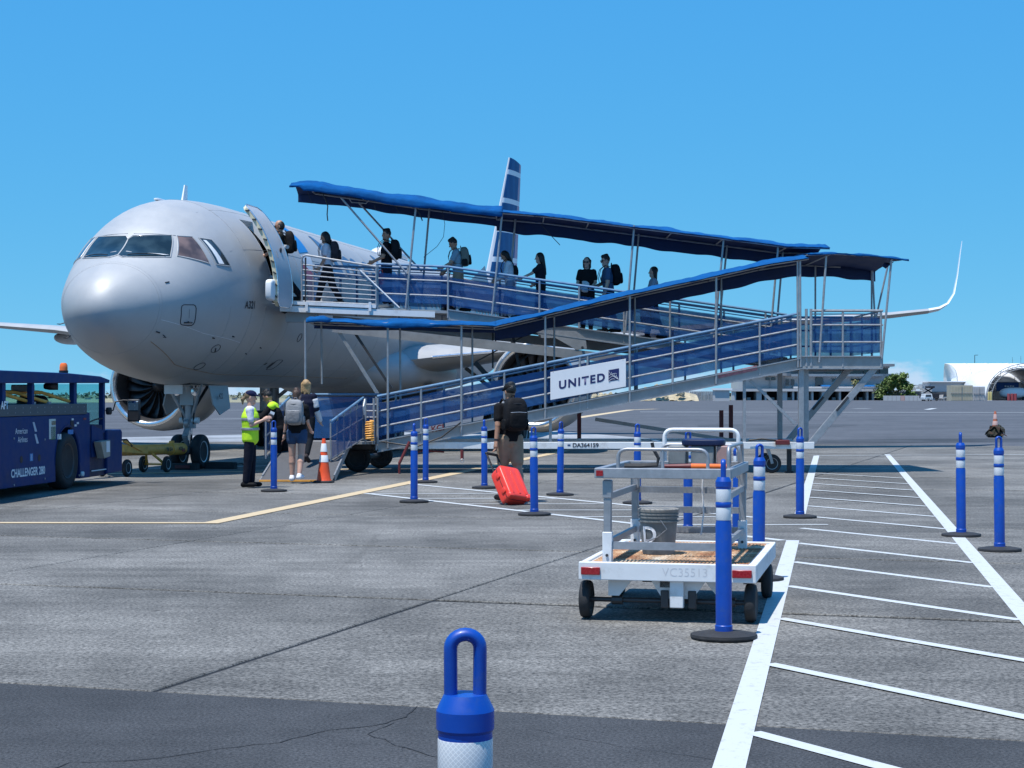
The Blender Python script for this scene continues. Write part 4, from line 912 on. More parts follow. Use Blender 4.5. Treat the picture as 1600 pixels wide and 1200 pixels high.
# far side panels of the platform
g = MB(); g.sheet([[Vector((x, YF - .05, .66 + h)) for x in lin(ex0, XL0, 8)] for h in (.05, .45, .95)]); rb(g, 'mesh_panel', M['screen'])
pipe((ex0, YF, 1.66), (XL0, YF, 1.66), .026, 'handrail', 'rail_blue')
# gate posts, rope coil at the platform corner
for u in (571, 584, 590): pipe(W(u, 622, 36.9), W(u, 694, 36.9), .024, 'gate_post')
for v in (632, 642, 652): pipe(W(571, v, 36.9), W(588, v, 36.9), .016, 'gate_bar')
rr = random.Random(3); g = MB(); c0 = W(578, 672, 36.8); pts = []
for i in range(60):
    t_ = i / 60; pts.append(c0 + Vector((.075 * math.sin(i * .9) * (1 + .2 * rr.random()), -.04 + .05 * math.cos(i * .9), .20 - .42 * t_)))
g.tube(pts, .017, 5); rb(g, 'rope_coil', M['yellow'])
g = MB(); g.tube([W(570, 624, 36.8), W(568, 635, 36.7), W(569, 648, 36.75)], .016, 6); rb(g, 'grab_hook', M['white_steel'])
# undercarriage
zb = .585
for y in (YN + .05, UF - .2):
    g = MB(); g.box(((590 + 1268) / 2 * 0 + 1.76, y, zb), (9.2, .10, .145)); o = rb(g, 'base_beam', M['white_steel'], bevel=.008)
for x in (-2.75, 0.2, 3.2, 6.2):
    g = MB(); g.box((x, (YN + UF) / 2 - .1, zb - .01), (.12, UF - YN - .4, .12)); rb(g, 'cross_beam', M['white_steel'], smooth=0)
lettering('DA364159', .125, M['text_dark'], ramp, Matrix.Translation(W(915, 696, YN - .005) - RB) @ Matrix.Rotation(R(90), 4, 'X'), .003)
g = MB(); g.box(W(889, 695.5, YN - .003), (.06, .004, .03)); rb(g, 'blue_tag', M['tug_blue'])
lettering('KCI', .17, M['red_dark'], ramp, Matrix.Translation(W(684, 669.5, YN - .034) - RB) @ Matrix.Rotation(R(90), 4, 'X') @ Matrix.Rotation(R(11), 4, 'Z'), .006)
pinkm = mat('faded_red_sticker', (.42, .16, .18), .6, 0, .5, 14)
g = MB(); a, b = W(1122, 587.5, YN - .022), W(1183, 574.5, YN - .022); g.bar(a, b, .006, .10); rb(g, 'faded_sticker', pinkm, smooth=0)
for x, y in ((-3.32, 37.7), (-2.98, 39.7)): wheel(ramp, Vector((x, y, .29)) - RB, .29, .26, (0, 1, 0), 'dark_metal')
g = MB(); g.cyl((-3.32, 37.75, .29), (-2.98, 39.7, .29), .06); rb(g, 'axle', M['dark_metal'])
g = MB(); g.sell((-3.2, 37.7, .58), (.5, .4, .28), .5, .5); rb(g, 'axle_bracket', M['dark_metal'])
# columns under the landing
for x, y in ((XL1 + .02, YN + .08), (XL1 + .16, YN + .3), (XL1 + .02, UF - .2)):
    g = MB(); g.box((x, y, 1.45), (.11, .10, 1.72)); rb(g, 'column', M['galv'], smooth=0, bevel=.006)
for y in (YN + .06, UF - .2):
    g = MB(); a, b = Vector((XR - .08, y, 2.30)), Vector((XL1 + .22, y, .62)); g.bar(a, b, .09, .14); o = rb(g, 'diagonal_brace', M['galv'], smooth=0, bevel=.006)
    g = MB(); d_ = (b - a); 
    g.bar(a + d_ * .45 + Vector((0, -.06, .06)), a + d_ * .62 + Vector((0, -.06, .06)), .03, .05); rb(g, 'brace_sleeve', M['dark_metal'])
    g = MB(); g.bar(W(1172, 594, y), W(1242, 662, y), .05, .06); rb(g, 'cross_brace', M['galv'], smooth=0)
    g = MB(); p = W(1163, 592, y); g.box((p.x, y, (p.z + .62) / 2), (.06, .06, p.z - .62)); rb(g, 'column', M['galv'], smooth=0)
g = MB(); p = W(860, 650, YN + .1); g.box((p.x, YN + .1, 1.0), (.06, .06, .75)); rb(g, 'column', M['galv'], smooth=0)
g = MB(); g.bar(W(930, 655, 38.5), W(1180, 694, 38.5), .06, .08); rb(g, 'base_brace', M['galv_flat'], smooth=0)
# red jacks, black legs and castor
for u, z0, z1 in ((905, .55, 1.45), (1127, .58, 1.30), (1142, .58, 1.42)):
    p = W(u, 650, 40.1); g = MB(); g.box((p.x, 40.1, (z0 + z1) / 2), (.09, .09, z1 - z0)); o = rb(g, 'screw_jack', M['red_dark'], smooth=0)
    g = MB(); g.box((p.x + .02, 40.05, z0 - .02), (.22, .12, .08)); rb(g, 'jack_mount', M['dark_metal'])
g = MB(); g.cyl(W(640, 690, 36.8), W(624, 724, 36.75), .03); g.cyl(W(624, 722, 36.75), W(624, 741, 36.75), .025); rb(g, 'crank_leg', M['red_dark'])
g = MB(); g.cyl(W(660, 704, 37.1), W(694, 706, 37.1), .02); g.cyl(W(640, 712, 37.0), W(660, 704, 37.1), .02); rb(g, 'crank_rod', M['red_dark'])
g = MB(); g.cyl(W(722, 703, 36.9), W(722, 719, 36.9), .035); rb(g, 'jack_stub', M['red_dark'])
for u, v in ((624, 742), (722, 720)): g = MB(); g.tube([W(u, v, 36.8) + Vector((.035 * math.cos(i * .785), 0, .035 * math.sin(i * .785))) for i in range(8)], .01, 5, closed=True); rb(g, 'jack_ring', M['galv'])
g = MB(); p = W(1233, 702, 37.2); g.box((p.x, 37.2, .3), (.09, .1, .58)); g.box((p.x, 37.2, .02), (.16, .16, .035)); rb(g, 'support_leg', M['black'], smooth=0)
p = W(1206, 720, 37.1); wheel(ramp, Vector((p.x, 37.1, .20)) - RB, .20, .09, (0, 1, 0), 'galv')
wheel(ramp, Vector((p.x - .02, 37.9, .20)) - RB, .20, .09, (0, 1, 0), 'galv')
g = MB(); g.bar((p.x - .1, 37.03, .56), (p.x, 37.03, .2), .03, .06); g.bar((p.x - .1, 37.17, .56), (p.x, 37.17, .2), .03, .06); rb(g, 'castor_fork', M['galv'], smooth=0)
g = MB(); g.box(W(1222, 691, 37.0), (.3, .2, .10)); rb(g, 'winch', M['red_dark'], bevel=.01)
g = MB(); g.tube([W(1170, 688, 36.9), W(1190, 686, 36.9), (W(1212, 688, 36.9))], .02, 6); rb(g, 'hydraulic_line', M['black'])
g = MB(); g.tube([W(596, 690, 36.85), W(650, 698, 36.85), W(690, 683, 36.85), W(720, 660, 36.85)], .016, 6); rb(g, 'hydraulic_line', M['black'])

# ------------------------------------------------------------------ sign hung on the lower railing
sg0, sg1 = W(860, 625, YN - .07), W(978, 604, YN - .07); sgw = (sg1 - sg0); sl = math.atan2(sgw.z, sgw.x)
sign = thing('sign_board', 'white banner with navy lettering and a globe mark tied to the lower ramp railing', 'sign', sg0)
signm = mat('white_banner', (.80, .80, .82), .5, 0, .03, 3, dirt=(.55, .55, .56), dirt_amt=.3, dirt_scale=2)
g = MB(); hx, hz = sgw.x, .585
g.prism([(0, 0, 0), (hx, 0, sgw.z), (hx, 0, sgw.z + hz), (0, 0, hz)], (0, .015, 0)); recalc(g.build('panel', signm, sign, smooth=0, bevel=.003))
SH = Matrix(((1, 0, 0, 0), (0, 1, 0, 0), (sgw.z / sgw.x, 0, 1, 0), (0, 0, 0, 1)))        # lettering follows the slope of the rail
lettering('UNITED', .235, M['navy_ink'], sign, Matrix.Translation((0, -.004, 0)) @ SH @ Matrix.Translation((.66, 0, .27)) @ Matrix.Rotation(R(90), 4, 'X'), .008, space=1.22)
g = MB(); q = [Vector((1.22, -.004, .17)), Vector((1.44, -.004, .17)), Vector((1.44, -.004, .41)), Vector((1.22, -.004, .41))]
g.poly([SH @ p_ for p_ in q]); g.build('globe_ground', M['navy_ink'], sign, smooth=0)
def gl(pts): g = MB(); g.tube([SH @ Vector((x_, -.007, z_)) for x_, z_ in pts], .0042, 4); g.build('globe_line', M['text_white'], sign)
for k in range(4):                                   # pale meridians and parallels of the globe in the lower left of the square
    x0_ = 1.225 + .052 * k; gl([(x0_ + (1.435 - x0_) * s_**1.5, .395 - .035 * k - (.22 - .035 * k) * s_) for s_ in [i / 10 for i in range(11)]])
for k in range(3): gl([(1.225 + .13 * s_ + .02 * k * s_, .175 + .055 * k + .05 * s_ * (1 - s_) * 2 + .02 * s_) for s_ in [i / 8 for i in range(9)]])
for x_ in (.06, hx - .06): g = MB(); g.tube([SH @ Vector((x_, .0, hz - .02)), SH @ Vector((x_, .06, hz + .06)), SH @ Vector((x_, .03, hz - .02))], .006, 5); g.build('cable_tie', M['black'], sign)
# ------------------------------------------------------------------ bollards
def sleeve_mat():
    m = bpy.data.materials.new('prismatic_sleeve'); m.use_nodes = True; t = m.node_tree; L = t.links.new; b = t.nodes['Principled BSDF']; b.inputs['Roughness'].default_value = .3; b.inputs['Coat Weight'].default_value = .3
    tc_ = t.nodes.new('ShaderNodeTexCoord'); sp = t.nodes.new('ShaderNodeSeparateXYZ'); L(tc_.outputs['Object'], sp.inputs[0])
    at = t.nodes.new('ShaderNodeMath'); at.operation = 'ARCTAN2'; L(sp.outputs['Y'], at.inputs[0]); L(sp.outputs['X'], at.inputs[1])
    def mm(op, a, b_):
        n = t.nodes.new('ShaderNodeMath'); n.operation = op
        for i, q in enumerate((a, b_)):
            if isinstance(q, (int, float)): n.inputs[i].default_value = q
            elif q is not None: L(q, n.inputs[i])
        return n.outputs[0]
    u = mm('MULTIPLY', at.outputs[0], .050 / .0105); v = mm('MULTIPLY', sp.outputs['Z'], 1 / .0105)
    ln = []
    for s in (1, -1):
        f = mm('FRACT', mm('ADD', u, mm('MULTIPLY', v, s)), None); ln.append(mm('LESS_THAN', f, .16))
    k = mm('MAXIMUM', *ln)
    mx = t.nodes.new('ShaderNodeMix'); mx.data_type = 'RGBA'; mx.inputs[6].default_value = (.58, .60, .63, 1); mx.inputs[7].default_value = (.78, .79, .80, 1); L(k, mx.inputs[0]); L(mx.outputs[2], b.inputs['Base Color'])
    return m
M['sleeve'] = sleeve_mat()
def make_bollard():
    t = thing('bollard', 'x', 'bollard', (0, 0, 0), 0, 'blue delineator posts on the apron')
    g = MB(); g.lathe([(.001, 0), (.222, 0), (.228, .012), (.225, .03), (.16, .042), (.085, .05), (.001, .05)], (0, 0, 0), 16); g.build('rubber_base', M['rubber'], t, smooth=30)
    g = MB(); g.lathe([(.001, .045), (.060, .045), (.060, .085), (.055, .09), (.055, .775), (.0505, .79), (.0505, 1.008), (.051, 1.012), (.0505, 1.022), (.0545, 1.028), (.0545, 1.062), (.052, 1.068), (.040, 1.092), (.001, 1.093)], (0, 0, 0), 28); g.build('post', M['bollard'], t, smooth=18)
    g = MB(); pts = [(-.0270, 0, 1.085), (-.0275, 0, 1.165)] + [(-.0275 * math.cos(R(a)), 0, 1.178 + .0275 * math.sin(R(a)) * .9) for a in range(0, 181, 15)] + [(.0275, 0, 1.165), (.0270, 0, 1.085)]
    g.tube(pts, .0128, 14, flat=1.35, fx=(1, 0, 0)); g.build('handle', M['bollard'], t, smooth=60)
    for z0 in (.800, .924): g = MB(); g.lathe([(.0512, z0), (.0518, z0 + .002), (.0518, z0 + .084), (.0512, z0 + .086)], (0, 0, 0), 28); g.build('reflective_sleeve', M['sleeve'], t, smooth=40)
    g = MB(); g.lathe([(.0512, .888), (.0545, .893), (.0545, .917), (.0512, .922)], (0, 0, 0), 28); g.build('band', M['bollard'], t, smooth=40)
    return t
BL = [(727, 0, 3.28, 5, 'closest blue bollard at the bottom edge, cut off below its white sleeve'),
      (1131, 997, 0, 80, 'tall blue bollard standing in front of the luggage cart'),
      (1185, 906, 0, 20, 'blue bollard behind the right rear corner of the luggage cart'),
      (1152, 0, 18.4, 75, 'blue bollard hidden behind the luggage cart except its upper half, left of another'),
      (1075, 831.5, 0, 10, 'blue bollard seen through the luggage cart frame, right of the bucket'),
      (996, 787, 0, 15, 'blue bollard just left of the luggage cart top shelf, base behind the cart post'),
      (1250, 809, 0, 25, 'blue bollard in front of the column under the ramp landing'),
      (1502, 838, 0, 80, 'left one of the two blue bollards at the far right, on the painted walkway edge'),
      (1562, 861, 0, 10, 'rightmost blue bollard, in front of the dirty cone'),
      (835, 805, 0, 15, 'blue bollard immediately right of the red suitcase'),
      (875, 774, 0, 40, 'blue bollard behind the man with the suitcase, below the white banner'),
      (757, 763, 0, 80, 'blue bollard left of the man with the suitcase'),
      (647, 785, 0, 80, 'nearer of the two close blue bollards at the walkway tip'),
      (665, 754, 0, 20, 'farther of the two close blue bollards at the walkway tip'),
      (428, 768, 0, 20, 'blue bollard between the vest worker and the woman in shorts')]
b0 = make_bollard()
for i, (u, v, D, rz, lab) in enumerate(BL):
    o = b0 if i == 0 else copy_tree(b0)
    if not D: D = FPX * EYE / (v - HORIZON)
    o.location = ((u - 800) * D / FPX, D, 0); o.rotation_euler = (R((i * 37 % 7 - 3) * .18), R((i * 53 % 9 - 4) * .16), R(rz)) if i else (0, 0, R(rz)); o['label'] = lab
    k = 1.0 if i else 1.0; o.scale = (k, k, 1.0)

# ------------------------------------------------------------------ cones
def make_cone(label, loc, s=1.0, tone=None):
    t = thing('traffic_cone', label, 'traffic cone', loc); om = tone or M['orange']
    g = MB(); g.loft([[Vector((x * r * s, y * r * s, z * s)) for x, y in ((-1, -.6), (-.6, -1), (.6, -1), (1, -.6), (1, .6), (.6, 1), (-.6, 1), (-1, .6))] for r, z in ((.205, 0), (.205, .03), (.19, .042))]); g.build('base', M['rubber'], t, smooth=30)
    prof = lambda z: .145 - (z - .04) / .86 * .112
    g = MB(); g.lathe([(.155, .04), (.15, .055)] + [(prof(z), z) for z in (.07, .25, .5, .75, .88)] + [(.03, .9), (.001, .9)], (0, 0, 0), 24)
    g.v = [tuple(Vector(p) * s) for p in g.v]; g.build('cone', om, t, smooth=40)
    for z0, z1 in ((.42, .56), (.63, .80)):
        g = MB(); g.lathe([(prof(z0) + .002, z0), (prof(z0) + .004, z0 + .003), (prof(z1) + .004, z1 - .003), (prof(z1) + .002, z1)], (0, 0, 0), 24); g.v = [tuple(Vector(p) * s) for p in g.v]; g.build('reflective_collar', M['white_plastic'] if not tone else mat('grimy_collar', (.5, .33, .3), .6), t, smooth=40)
    return t
p = G(506, 754); make_cone('orange traffic cone with white collars beside the entry ramp of the boarding ramp', p, .92)
p = G(1555, 683.5); fc_ = make_cone('far dirty orange cone with dark sandbags on its base, behind the rightmost bollard', p, 1.13, mat('faded_orange', (.45, .13, .07), .7, 0, .2, 5))
cm = mat('camo_sandbag', (.022, .022, .014), .9, 0, .6, 6, dirt=(.16, .04, .03), dirt_amt=.7, dirt_scale=4)
g = MB(); g.sell((0, -.02, .10), (.62, .55, .26), .8, .8, 24, 12)
g.v = [(x * (1 + .3 * noise.noise((x * 5, y * 5, z * 5))), y, max(.01, z * (1 + .9 * noise.noise((x * 6 + 7, y * 6, 2))))) for x, y, z in g.v]; g.build('sandbag', cm, fc_, smooth=30)
r5 = random.Random(8)
for k in range(13):                                   # ragged tarp stuffed round the foot of the cone
    a_ = k * .4833 + r5.uniform(-.15, .15); rr_ = r5.uniform(.26, .42); z_ = r5.uniform(.05, .44); d_ = Vector((math.cos(a_), math.sin(a_), 0)); s_ = Vector((-d_.y, d_.x, 0)) * r5.uniform(.09, .18)
    g = MB(); g.sheet([[d_ * .10 + s_ + Vector((0, 0, .46)), d_ * .10 - s_ + Vector((0, 0, .42))], [d_ * rr_ * .7 + s_ * .9 + Vector((0, 0, z_ + .08)), d_ * rr_ * .7 - s_ * .9 + Vector((0, 0, z_ + .02))], [d_ * rr_ + s_ * .25 + Vector((0, 0, z_)), d_ * rr_ * 1.1 - s_ * .2 + Vector((0, 0, z_ * .4 + .01))]])
    o = g.build('tarp_flap', cm, fc_, smooth=0); o.modifiers.new('solid', 'SOLIDIFY').thickness = .015

# ------------------------------------------------------------------ luggage cart
ca = Vector((.215, .977, 0)).normalized(); cp = Vector((.487, 12.85, 0)); cang = math.atan2(ca.y, ca.x) - R(90)
cart = thing('luggage_cart', 'low white four-wheeled cart with rusty mesh deck and grey shelf frame above', 'cart', cp, cang)
# local: x right, y away, z up; deck 0..1.27 x 0..2.05
CW, CL, CZ = 1.29, 2.05, .41
WS = M['white_steel']
for nm, c, s in (('deck_rail', (CW / 2, .02, CZ - .045), (CW, .045, .13)), ('deck_rail', (CW / 2, CL - .02, CZ - .045), (CW, .045, .13)), ('deck_rail', (.0225, CL / 2, CZ - .047), (.045, CL - .09, .125)), ('deck_rail', (CW - .0225, CL / 2, CZ - .047), (.045, CL - .09, .125))):
    g = MB(); g.box(c, s); g.build(nm, WS, cart, smooth=0, bevel=.006)
for x in (.10, CW - .10): g = MB(); g.box((x, CL / 2, CZ - .004), (.10, CL - .1, .012)); g.build('deck_edge_plate', WS, cart, smooth=0)
dm = bpy.data.materials.new('rusty_expanded_metal'); dm.use_nodes = True; t = dm.node_tree; L = t.links.new; b = t.nodes['Principled BSDF']; b.inputs['Roughness'].default_value = .8
tc_ = t.nodes.new('ShaderNodeTexCoord'); n = t.nodes.new('ShaderNodeTexNoise'); n.inputs['Scale'].default_value = 2.6; n.inputs['Detail'].default_value = 8; n.inputs['Roughness'].default_value = .7; L(tc_.outputs['Object'], n.inputs[0])
r = t.nodes.new('ShaderNodeValToRGB'); e = r.color_ramp.elements; e[0].position = .34; e[0].color = (.72, .66, .54, 1); e[1].position = .60; e[1].color = (.27, .11, .05, 1); q = e.new(.46); q.color = (.50, .32, .19, 1); L(n.outputs[0], r.inputs[0]); L(r.outputs[0], b.inputs['Base Color'])
# expanded-metal mesh: crossing wavy strands, one joined part
g = MB(); nx_, ny_ = 40, 46
for j in range(ny_):
    y = .06 + (CL - .12) * j / (ny_ - 1); pts = []
    for i in range(nx_ * 2 + 1):
        x = .07 + (CW - .14) * i / (nx_ * 2); pts.append((x, y + (.012 if (i + (j % 2) * 1) % 2 else -.012), CZ + .004 + .006 * ((i + j) % 2)))
    for a, b_ in zip(pts, pts[1:]):
        a, b_ = Vector(a), Vector(b_); g.add([a + Vector((0, -.006, -.003)), b_ + Vector((0, -.006, -.003)), b_ + Vector((0, .006, .004)), a + Vector((0, .006, .004))], [(0, 1, 2, 3)])
md = g.build('mesh_deck', dm, cart, smooth=0); md['kind'] = 'stuff'
g = MB(); g.box((CW / 2, CL / 2, CZ - .03), (CW - .1, CL - .1, .02)); g.build('deck_pan', mat('rusty_pan', (.42, .30, .20), .8, 0, .5, 5), cart, smooth=0)
for x in (.09, CW - .10):
    g = MB(); g.box((x, -.008, CZ - .045), (.14, .02, .055)); g.build('reflector', M['red_lens'], cart, bevel=.004)
lettering('VC35513', .088, mat('faded_stencil', (.60, .60, .62), .6), cart, Matrix.Translation((.78, -.0035, CZ - .045)) @ Matrix.Rotation(R(90), 4, 'X'), -.001)
# running gear
for x in (.03, CW - .05):
    for y in (.17, CL - .30): wheel(cart, (x, y, .14), .14, .085, (1, 0, 0), 'dark_metal')
for y in (.17, CL - .30):
    g = MB(); g.cyl((.05, y, .14), (CW - .07, y, .14), .018); g.build('axle', M['dark_metal'], cart)
    for x in (.22, CW - .24): g = MB(); g.cyl((x, y, .14), (x + .08, y, .14), .035, n=10); g.build('axle_clamp', M['dark_metal'], cart)
def plate(pts, y, nm='hanger_plate', m=None): g = MB(); g.prism([(x, y, z) for x, z in pts], (0, .02, 0)); return recalc(g.build(nm, m or WS, cart, smooth=0))
zt = CZ - .115
plate([(.20, zt), (.38, zt), (.28, zt - .12), (.20, zt - .12)], .12); plate([(CW - .20, zt), (CW - .38, zt), (CW - .28, zt - .12), (CW - .20, zt - .12)], .12)
plate([(.52, zt), (.68, zt), (.68, zt - .13), (.60, zt - .13)], .10); plate([(.75, zt), (.92, zt), (.82, zt - .13), (.75, zt - .13)], .10)
g = MB(); g.box((.715, .06, zt - .09), (.10, .06, .2)); g.build('tow_socket', WS, cart, bevel=.006)
for x in (.62, .82): g = MB(); g.box((x, .12, .16), (.06, .06, .13)); g.build('spring_shackle', M['dark_metal'], cart, bevel=.006)
g = MB(); g.box((CW / 2, CL / 2, zt - .02), (.12, CL - .2, .06)); g.build('spine', M['dark_metal'], cart)
# posts, shelf and hoops
PXs = [(.19, .16), (1.06, .16), (.19, 1.55), (1.06, 1.55)]; SZ = 1.075
GF = M['galv']
for x, y in PXs:
    g = MB(); g.box((x, y, (CZ + .22 + SZ - .05) / 2), (.055, .055, SZ - .05 - CZ - .22)); g.build('post', GF, cart, bevel=.005)
    g = MB(); g.box((x, y, CZ + .115), (.07, .07, .23)); o = g.build('post_socket', WS, cart, bevel=.005)
    g = MB(); g.cyl((x, y - .045, CZ + .06), (x, y - .02, CZ + .06), .011, n=8); g.build('bolt', M['dark_metal'], cart)
    g = MB(); g.box((x, y, SZ - .12), (.068, .068, .13)); g.build('corner_bracket', GF, cart, bevel=.005)
for z in (.56, .72, .88): g = MB(); g.box((.625, 1.55, z), (.82, .03, .05)); g.build('back_rail', GF, cart, smooth=0)
for z in (.56, .90):
    for x in (.19, 1.06): g = MB(); g.box((x, .855, z), (.03, 1.34, .045)); g.build('side_rail', GF, cart, smooth=0)
g = MB(); g.box((.625, .16, CZ + .13), (.82, .03, .055)); g.build('front_rail', GF, cart, smooth=0)
for nm, c, s in (('shelf_rail', (.6, .12, SZ), (1.0, .05, .075)), ('shelf_rail', (.6, 1.6, SZ), (1.0, .05, .075)), ('shelf_rail', (.12, .86, SZ), (.05, 1.43, .073)), ('shelf_rail', (1.08, .86, SZ), (.05, 1.43, .073))):
    g = MB(); g.box(c, s); g.build(nm, GF, cart, smooth=0, bevel=.005)
shm = mat('dark_grey_expanded_metal', (.09, .10, .115), .6, .3, .2, 8); g = MB()
for j in range(34):
    y = .15 + 1.42 * j / 33; pts = [(.145 + .91 * i / 48, y + (.021 if (i + j) % 2 else -.021), SZ + .004) for i in range(49)]
    for a, b_ in zip(pts, pts[1:]): a, b_ = Vector(a), Vector(b_); g.add([a + Vector((0, -.004, -.002)), b_ + Vector((0, -.004, -.002)), b_ + Vector((0, .004, .003)), a + Vector((0, .004, .003))], [(0, 1, 2, 3)])
sp_o = g.build('shelf_mesh', shm, cart, smooth=0); sp_o['kind'] = 'stuff' 
g = MB(); g.box((.14, .092, SZ), (.05, .01, .04)); g.build('reflector', M['red_lens'], cart)
def hoop(pts, r, m, nm='hoop_rail'): 
    out = []
    P = [Vector(p) for p in pts]
    out.append(P[0])
    for a, b_, c_ in zip(P, P[1:], P[2:]):
        d0, d1 = (a - b_).normalized() * .07, (c_ - b_).normalized() * .07
        for i in range(6): s_ = i / 5; out.append((b_ + d0) * (1 - s_)**2 + b_ * 2 * s_ * (1 - s_) + (b_ + d1) * s_**2)
    out.append(P[-1]); g = MB(); g.tube(out, r, 8); return g.build(nm, m, cart, smooth=60)
hoop([(.27, .14, SZ + .03), (.27, .14, SZ + .175), (.93, .14, SZ + .175), (.93, .14, SZ + .03)], .014, GF)
g = MB(); g.cyl((.60, .14, SZ + .03), (.60, .14, SZ + .175), .012); g.build('hoop_strut', GF, cart)
hoop([(1.06, .35, SZ + .03), (1.06, .35, SZ + .19), (1.06, 1.5, SZ + .19), (1.06, 1.5, SZ + .03)], .014, GF)
hoop([(.40, 1.58, SZ + .03), (.40, 1.58, SZ + .17), (1.03, 1.58, SZ + .17), (1.03, 1.58, SZ + .03)], .014, GF)
hoop([(.42, 1.62, SZ - .1), (.42, 1.62, SZ + .29), (1.02, 1.62, SZ + .29), (1.02, 1.62, SZ - .1)], .018, WS)
g = MB(); g.tube([(.75, 1.5, SZ - .02), (.74, 1.5, .9), (.75, 1.52, .7), (.73, 1.5, .52)], .007, 5); g.build('cord', M['text_white'], cart)
cart_M = Matrix.Translation(cp) @ Matrix.Rotation(cang, 4, 'Z')
def on_cart(x, y, z): return cart_M @ Vector((x, y, z))
# bucket on the deck
bm_ = mat('grey_bucket_plastic', (.20, .21, .21), .5, 0, .25, 6, dirt=(.3, .29, .27), dirt_amt=.4, dirt_scale=6)
bk = thing('bucket', 'dirty grey plastic bucket standing on the mesh deck of the cart', 'bucket', on_cart(.47, .88, CZ + .012))
g = MB(); g.lathe([(.001, 0), (.122, 0), (.125, .01), (.148, .30), (.150, .33), (.143, .33), (.14, .30), (.118, .02), (.001, .02)], (0, 0, 0), 28); g.build('body', bm_, bk, smooth=40)
for z in (.245, .275, .30): g = MB(); g.lathe([(.146, z), (.157, z + .003), (.157, z + .013), (.147, z + .016)], (0, 0, 0), 28); g.build('rim_rib', bm_, bk, smooth=30)
g = MB(); g.lathe([(.001, .322), (.14, .322), (.157, .326), (.159, .345), (.15, .352), (.02, .346), (.001, .346)], (0, 0, 0), 28); g.build('lid', mat('grey_lid', (.27, .26, .24), .6, 0, .3, 6), bk, smooth=30)
g = MB(); g.tube([(.0, -.155, .27), (.05, -.165, .2), (-.02, -.16, .14), (-.1, -.13, .10)], .004, 5); g.build('handle', M['galv'], bk)
lm = text_mesh('D', .17, bold=.004)
for v in lm.vertices:
    a_ = -math.pi / 2 + (v.co.x - .04) / .14 - .35; z_ = .15 + v.co.y; rr_ = .126 + .024 * z_ / .3 + .004; v.co = (rr_ * math.cos(a_), rr_ * math.sin(a_), z_)
mk('lettering', lm, M['text_white'], bk, 0)
# things on the shelf
wd_ = thing('marshalling_wand', 'orange signal wand with maroon grip lying on the cart shelf', 'wand', on_cart(.78, .55, SZ + .035)); wd_.rotation_euler = (0, 0, cang + R(6))
g = MB(); g.cyl((-.02, 0, 0), (.26, 0, 0), .024, .021, 14); g.build('lamp_tube', M['orange_lamp'], wd_); g = MB(); g.cyl((-.22, 0, 0), (-.02, 0, 0), .017, .024, 12); g.build('grip', M['red_dark'], wd_)
hk = thing('rubber_strap', 'black rubber strap with hook lying on the cart shelf', 'strap', on_cart(.35, .7, SZ + .02)); hk.rotation_euler = (0, 0, cang)
g = MB(); g.tube([(-.12, 0, .012), (.0, .02, .012), (.13, .02, .02), (.14, .03, .07), (.10, .03, .14), (.09, .03, .19)], .022, 8, flat=.6); g.build('strap', M['rubber'], hk)
bx = thing('tool_bin', 'grey bin with dark blue lid standing at the back of the cart shelf', 'bin', on_cart(.72, 1.25, SZ + .015)); bx.rotation_euler = (0, 0, cang)
for dx, s in ((-.14, .16), (.06, .2), (.22, .12)): g = MB(); g.box((dx, 0, .085), (s - .02, .2, .15)); g.build('bin_body', bm_ if dx < .2 else mat('pinkish_box', (.35, .22, .2), .6), bx, bevel=.01)
g = MB(); g.sell((.06, 0, .185), (.34, .24, .06), .4, .4); g.build('lid', M['tug_navy'], bx)
# ------------------------------------------------------------------ pushback tug (local: x forward, y to its left, visible side y = 0)
fd = Vector((.103, .9947, 0)).normalized(); tug = thing('pushback_tug', 'dark blue pushback tractor with cab roof and orange beacon at the left edge', 'tug', (-7.46, 33.5, 0), math.atan2(fd.y, fd.x))
TB = M['tug_blue']; LM = {}
def arch(cx, r, n=14): return [(cx + r * math.cos(R(180 - 180 * i / n)), .50 + r * math.sin(R(180 - 180 * i / n)) * .98) for i in range(n + 1)]
side = [(-7.6, .16), (-6.4, .16)] + [(-3.43, .16)] + [p for p in arch(-2.85, .60) if p[1] > .2] + [(-2.22, .16), (-1.72, .16), (-1.72, 1.33), (-1.95, 1.33), (-1.95, 1.30), (-7.6, 1.30)]
g = MB(); g.prism([(x, 0, z) for x, z in side], (0, .32, 0)); recalc(g.build('body_side', TB, tug, smooth=20, bevel=.012))
g = MB(); g.box((-4.7, 1.25, .8), (5.8, 1.86, 1.0)); g.build('body_core', M['tug_navy'], tug, smooth=0)
g = MB(); g.box((-4.75, 1.1, 1.40), (5.7, 2.22, .19)); g.build('deck_band', M['grey_strip'], tug, smooth=0, bevel=.008)
for k in range(12):
    x = -2.05 - .32 * k
    for z in (1.36, 1.44): g = MB(); g.cyl((x, -.012, z), (x, .0, z), .012, n=6); g.build('band_bolt', M['galv'], tug)
g = MB(); g.prism([(-1.72, .02, .16), (-.86, .02, .16), (-.86, .02, .98), (-1.0, .02, 1.10), (-1.72, .02, 1.12)], (0, 2.1, 0)); recalc(g.build('cab_sill', M['tug_navy'], tug, smooth=0, bevel=.01))
g = MB(); g.prism([(-.86, -.03, .18), (0, -.03, .20), (0, -.03, .95), (-.06, -.03, .995), (-.86, -.03, .995)], (0, 2.3, 0)); recalc(g.build('front_block', TB, tug, smooth=0, bevel=.02))
g = MB(); g.box((-.9, -.005, .27), (1.5, .012, .02)); g.build('step_edge', M['text_white'], tug)
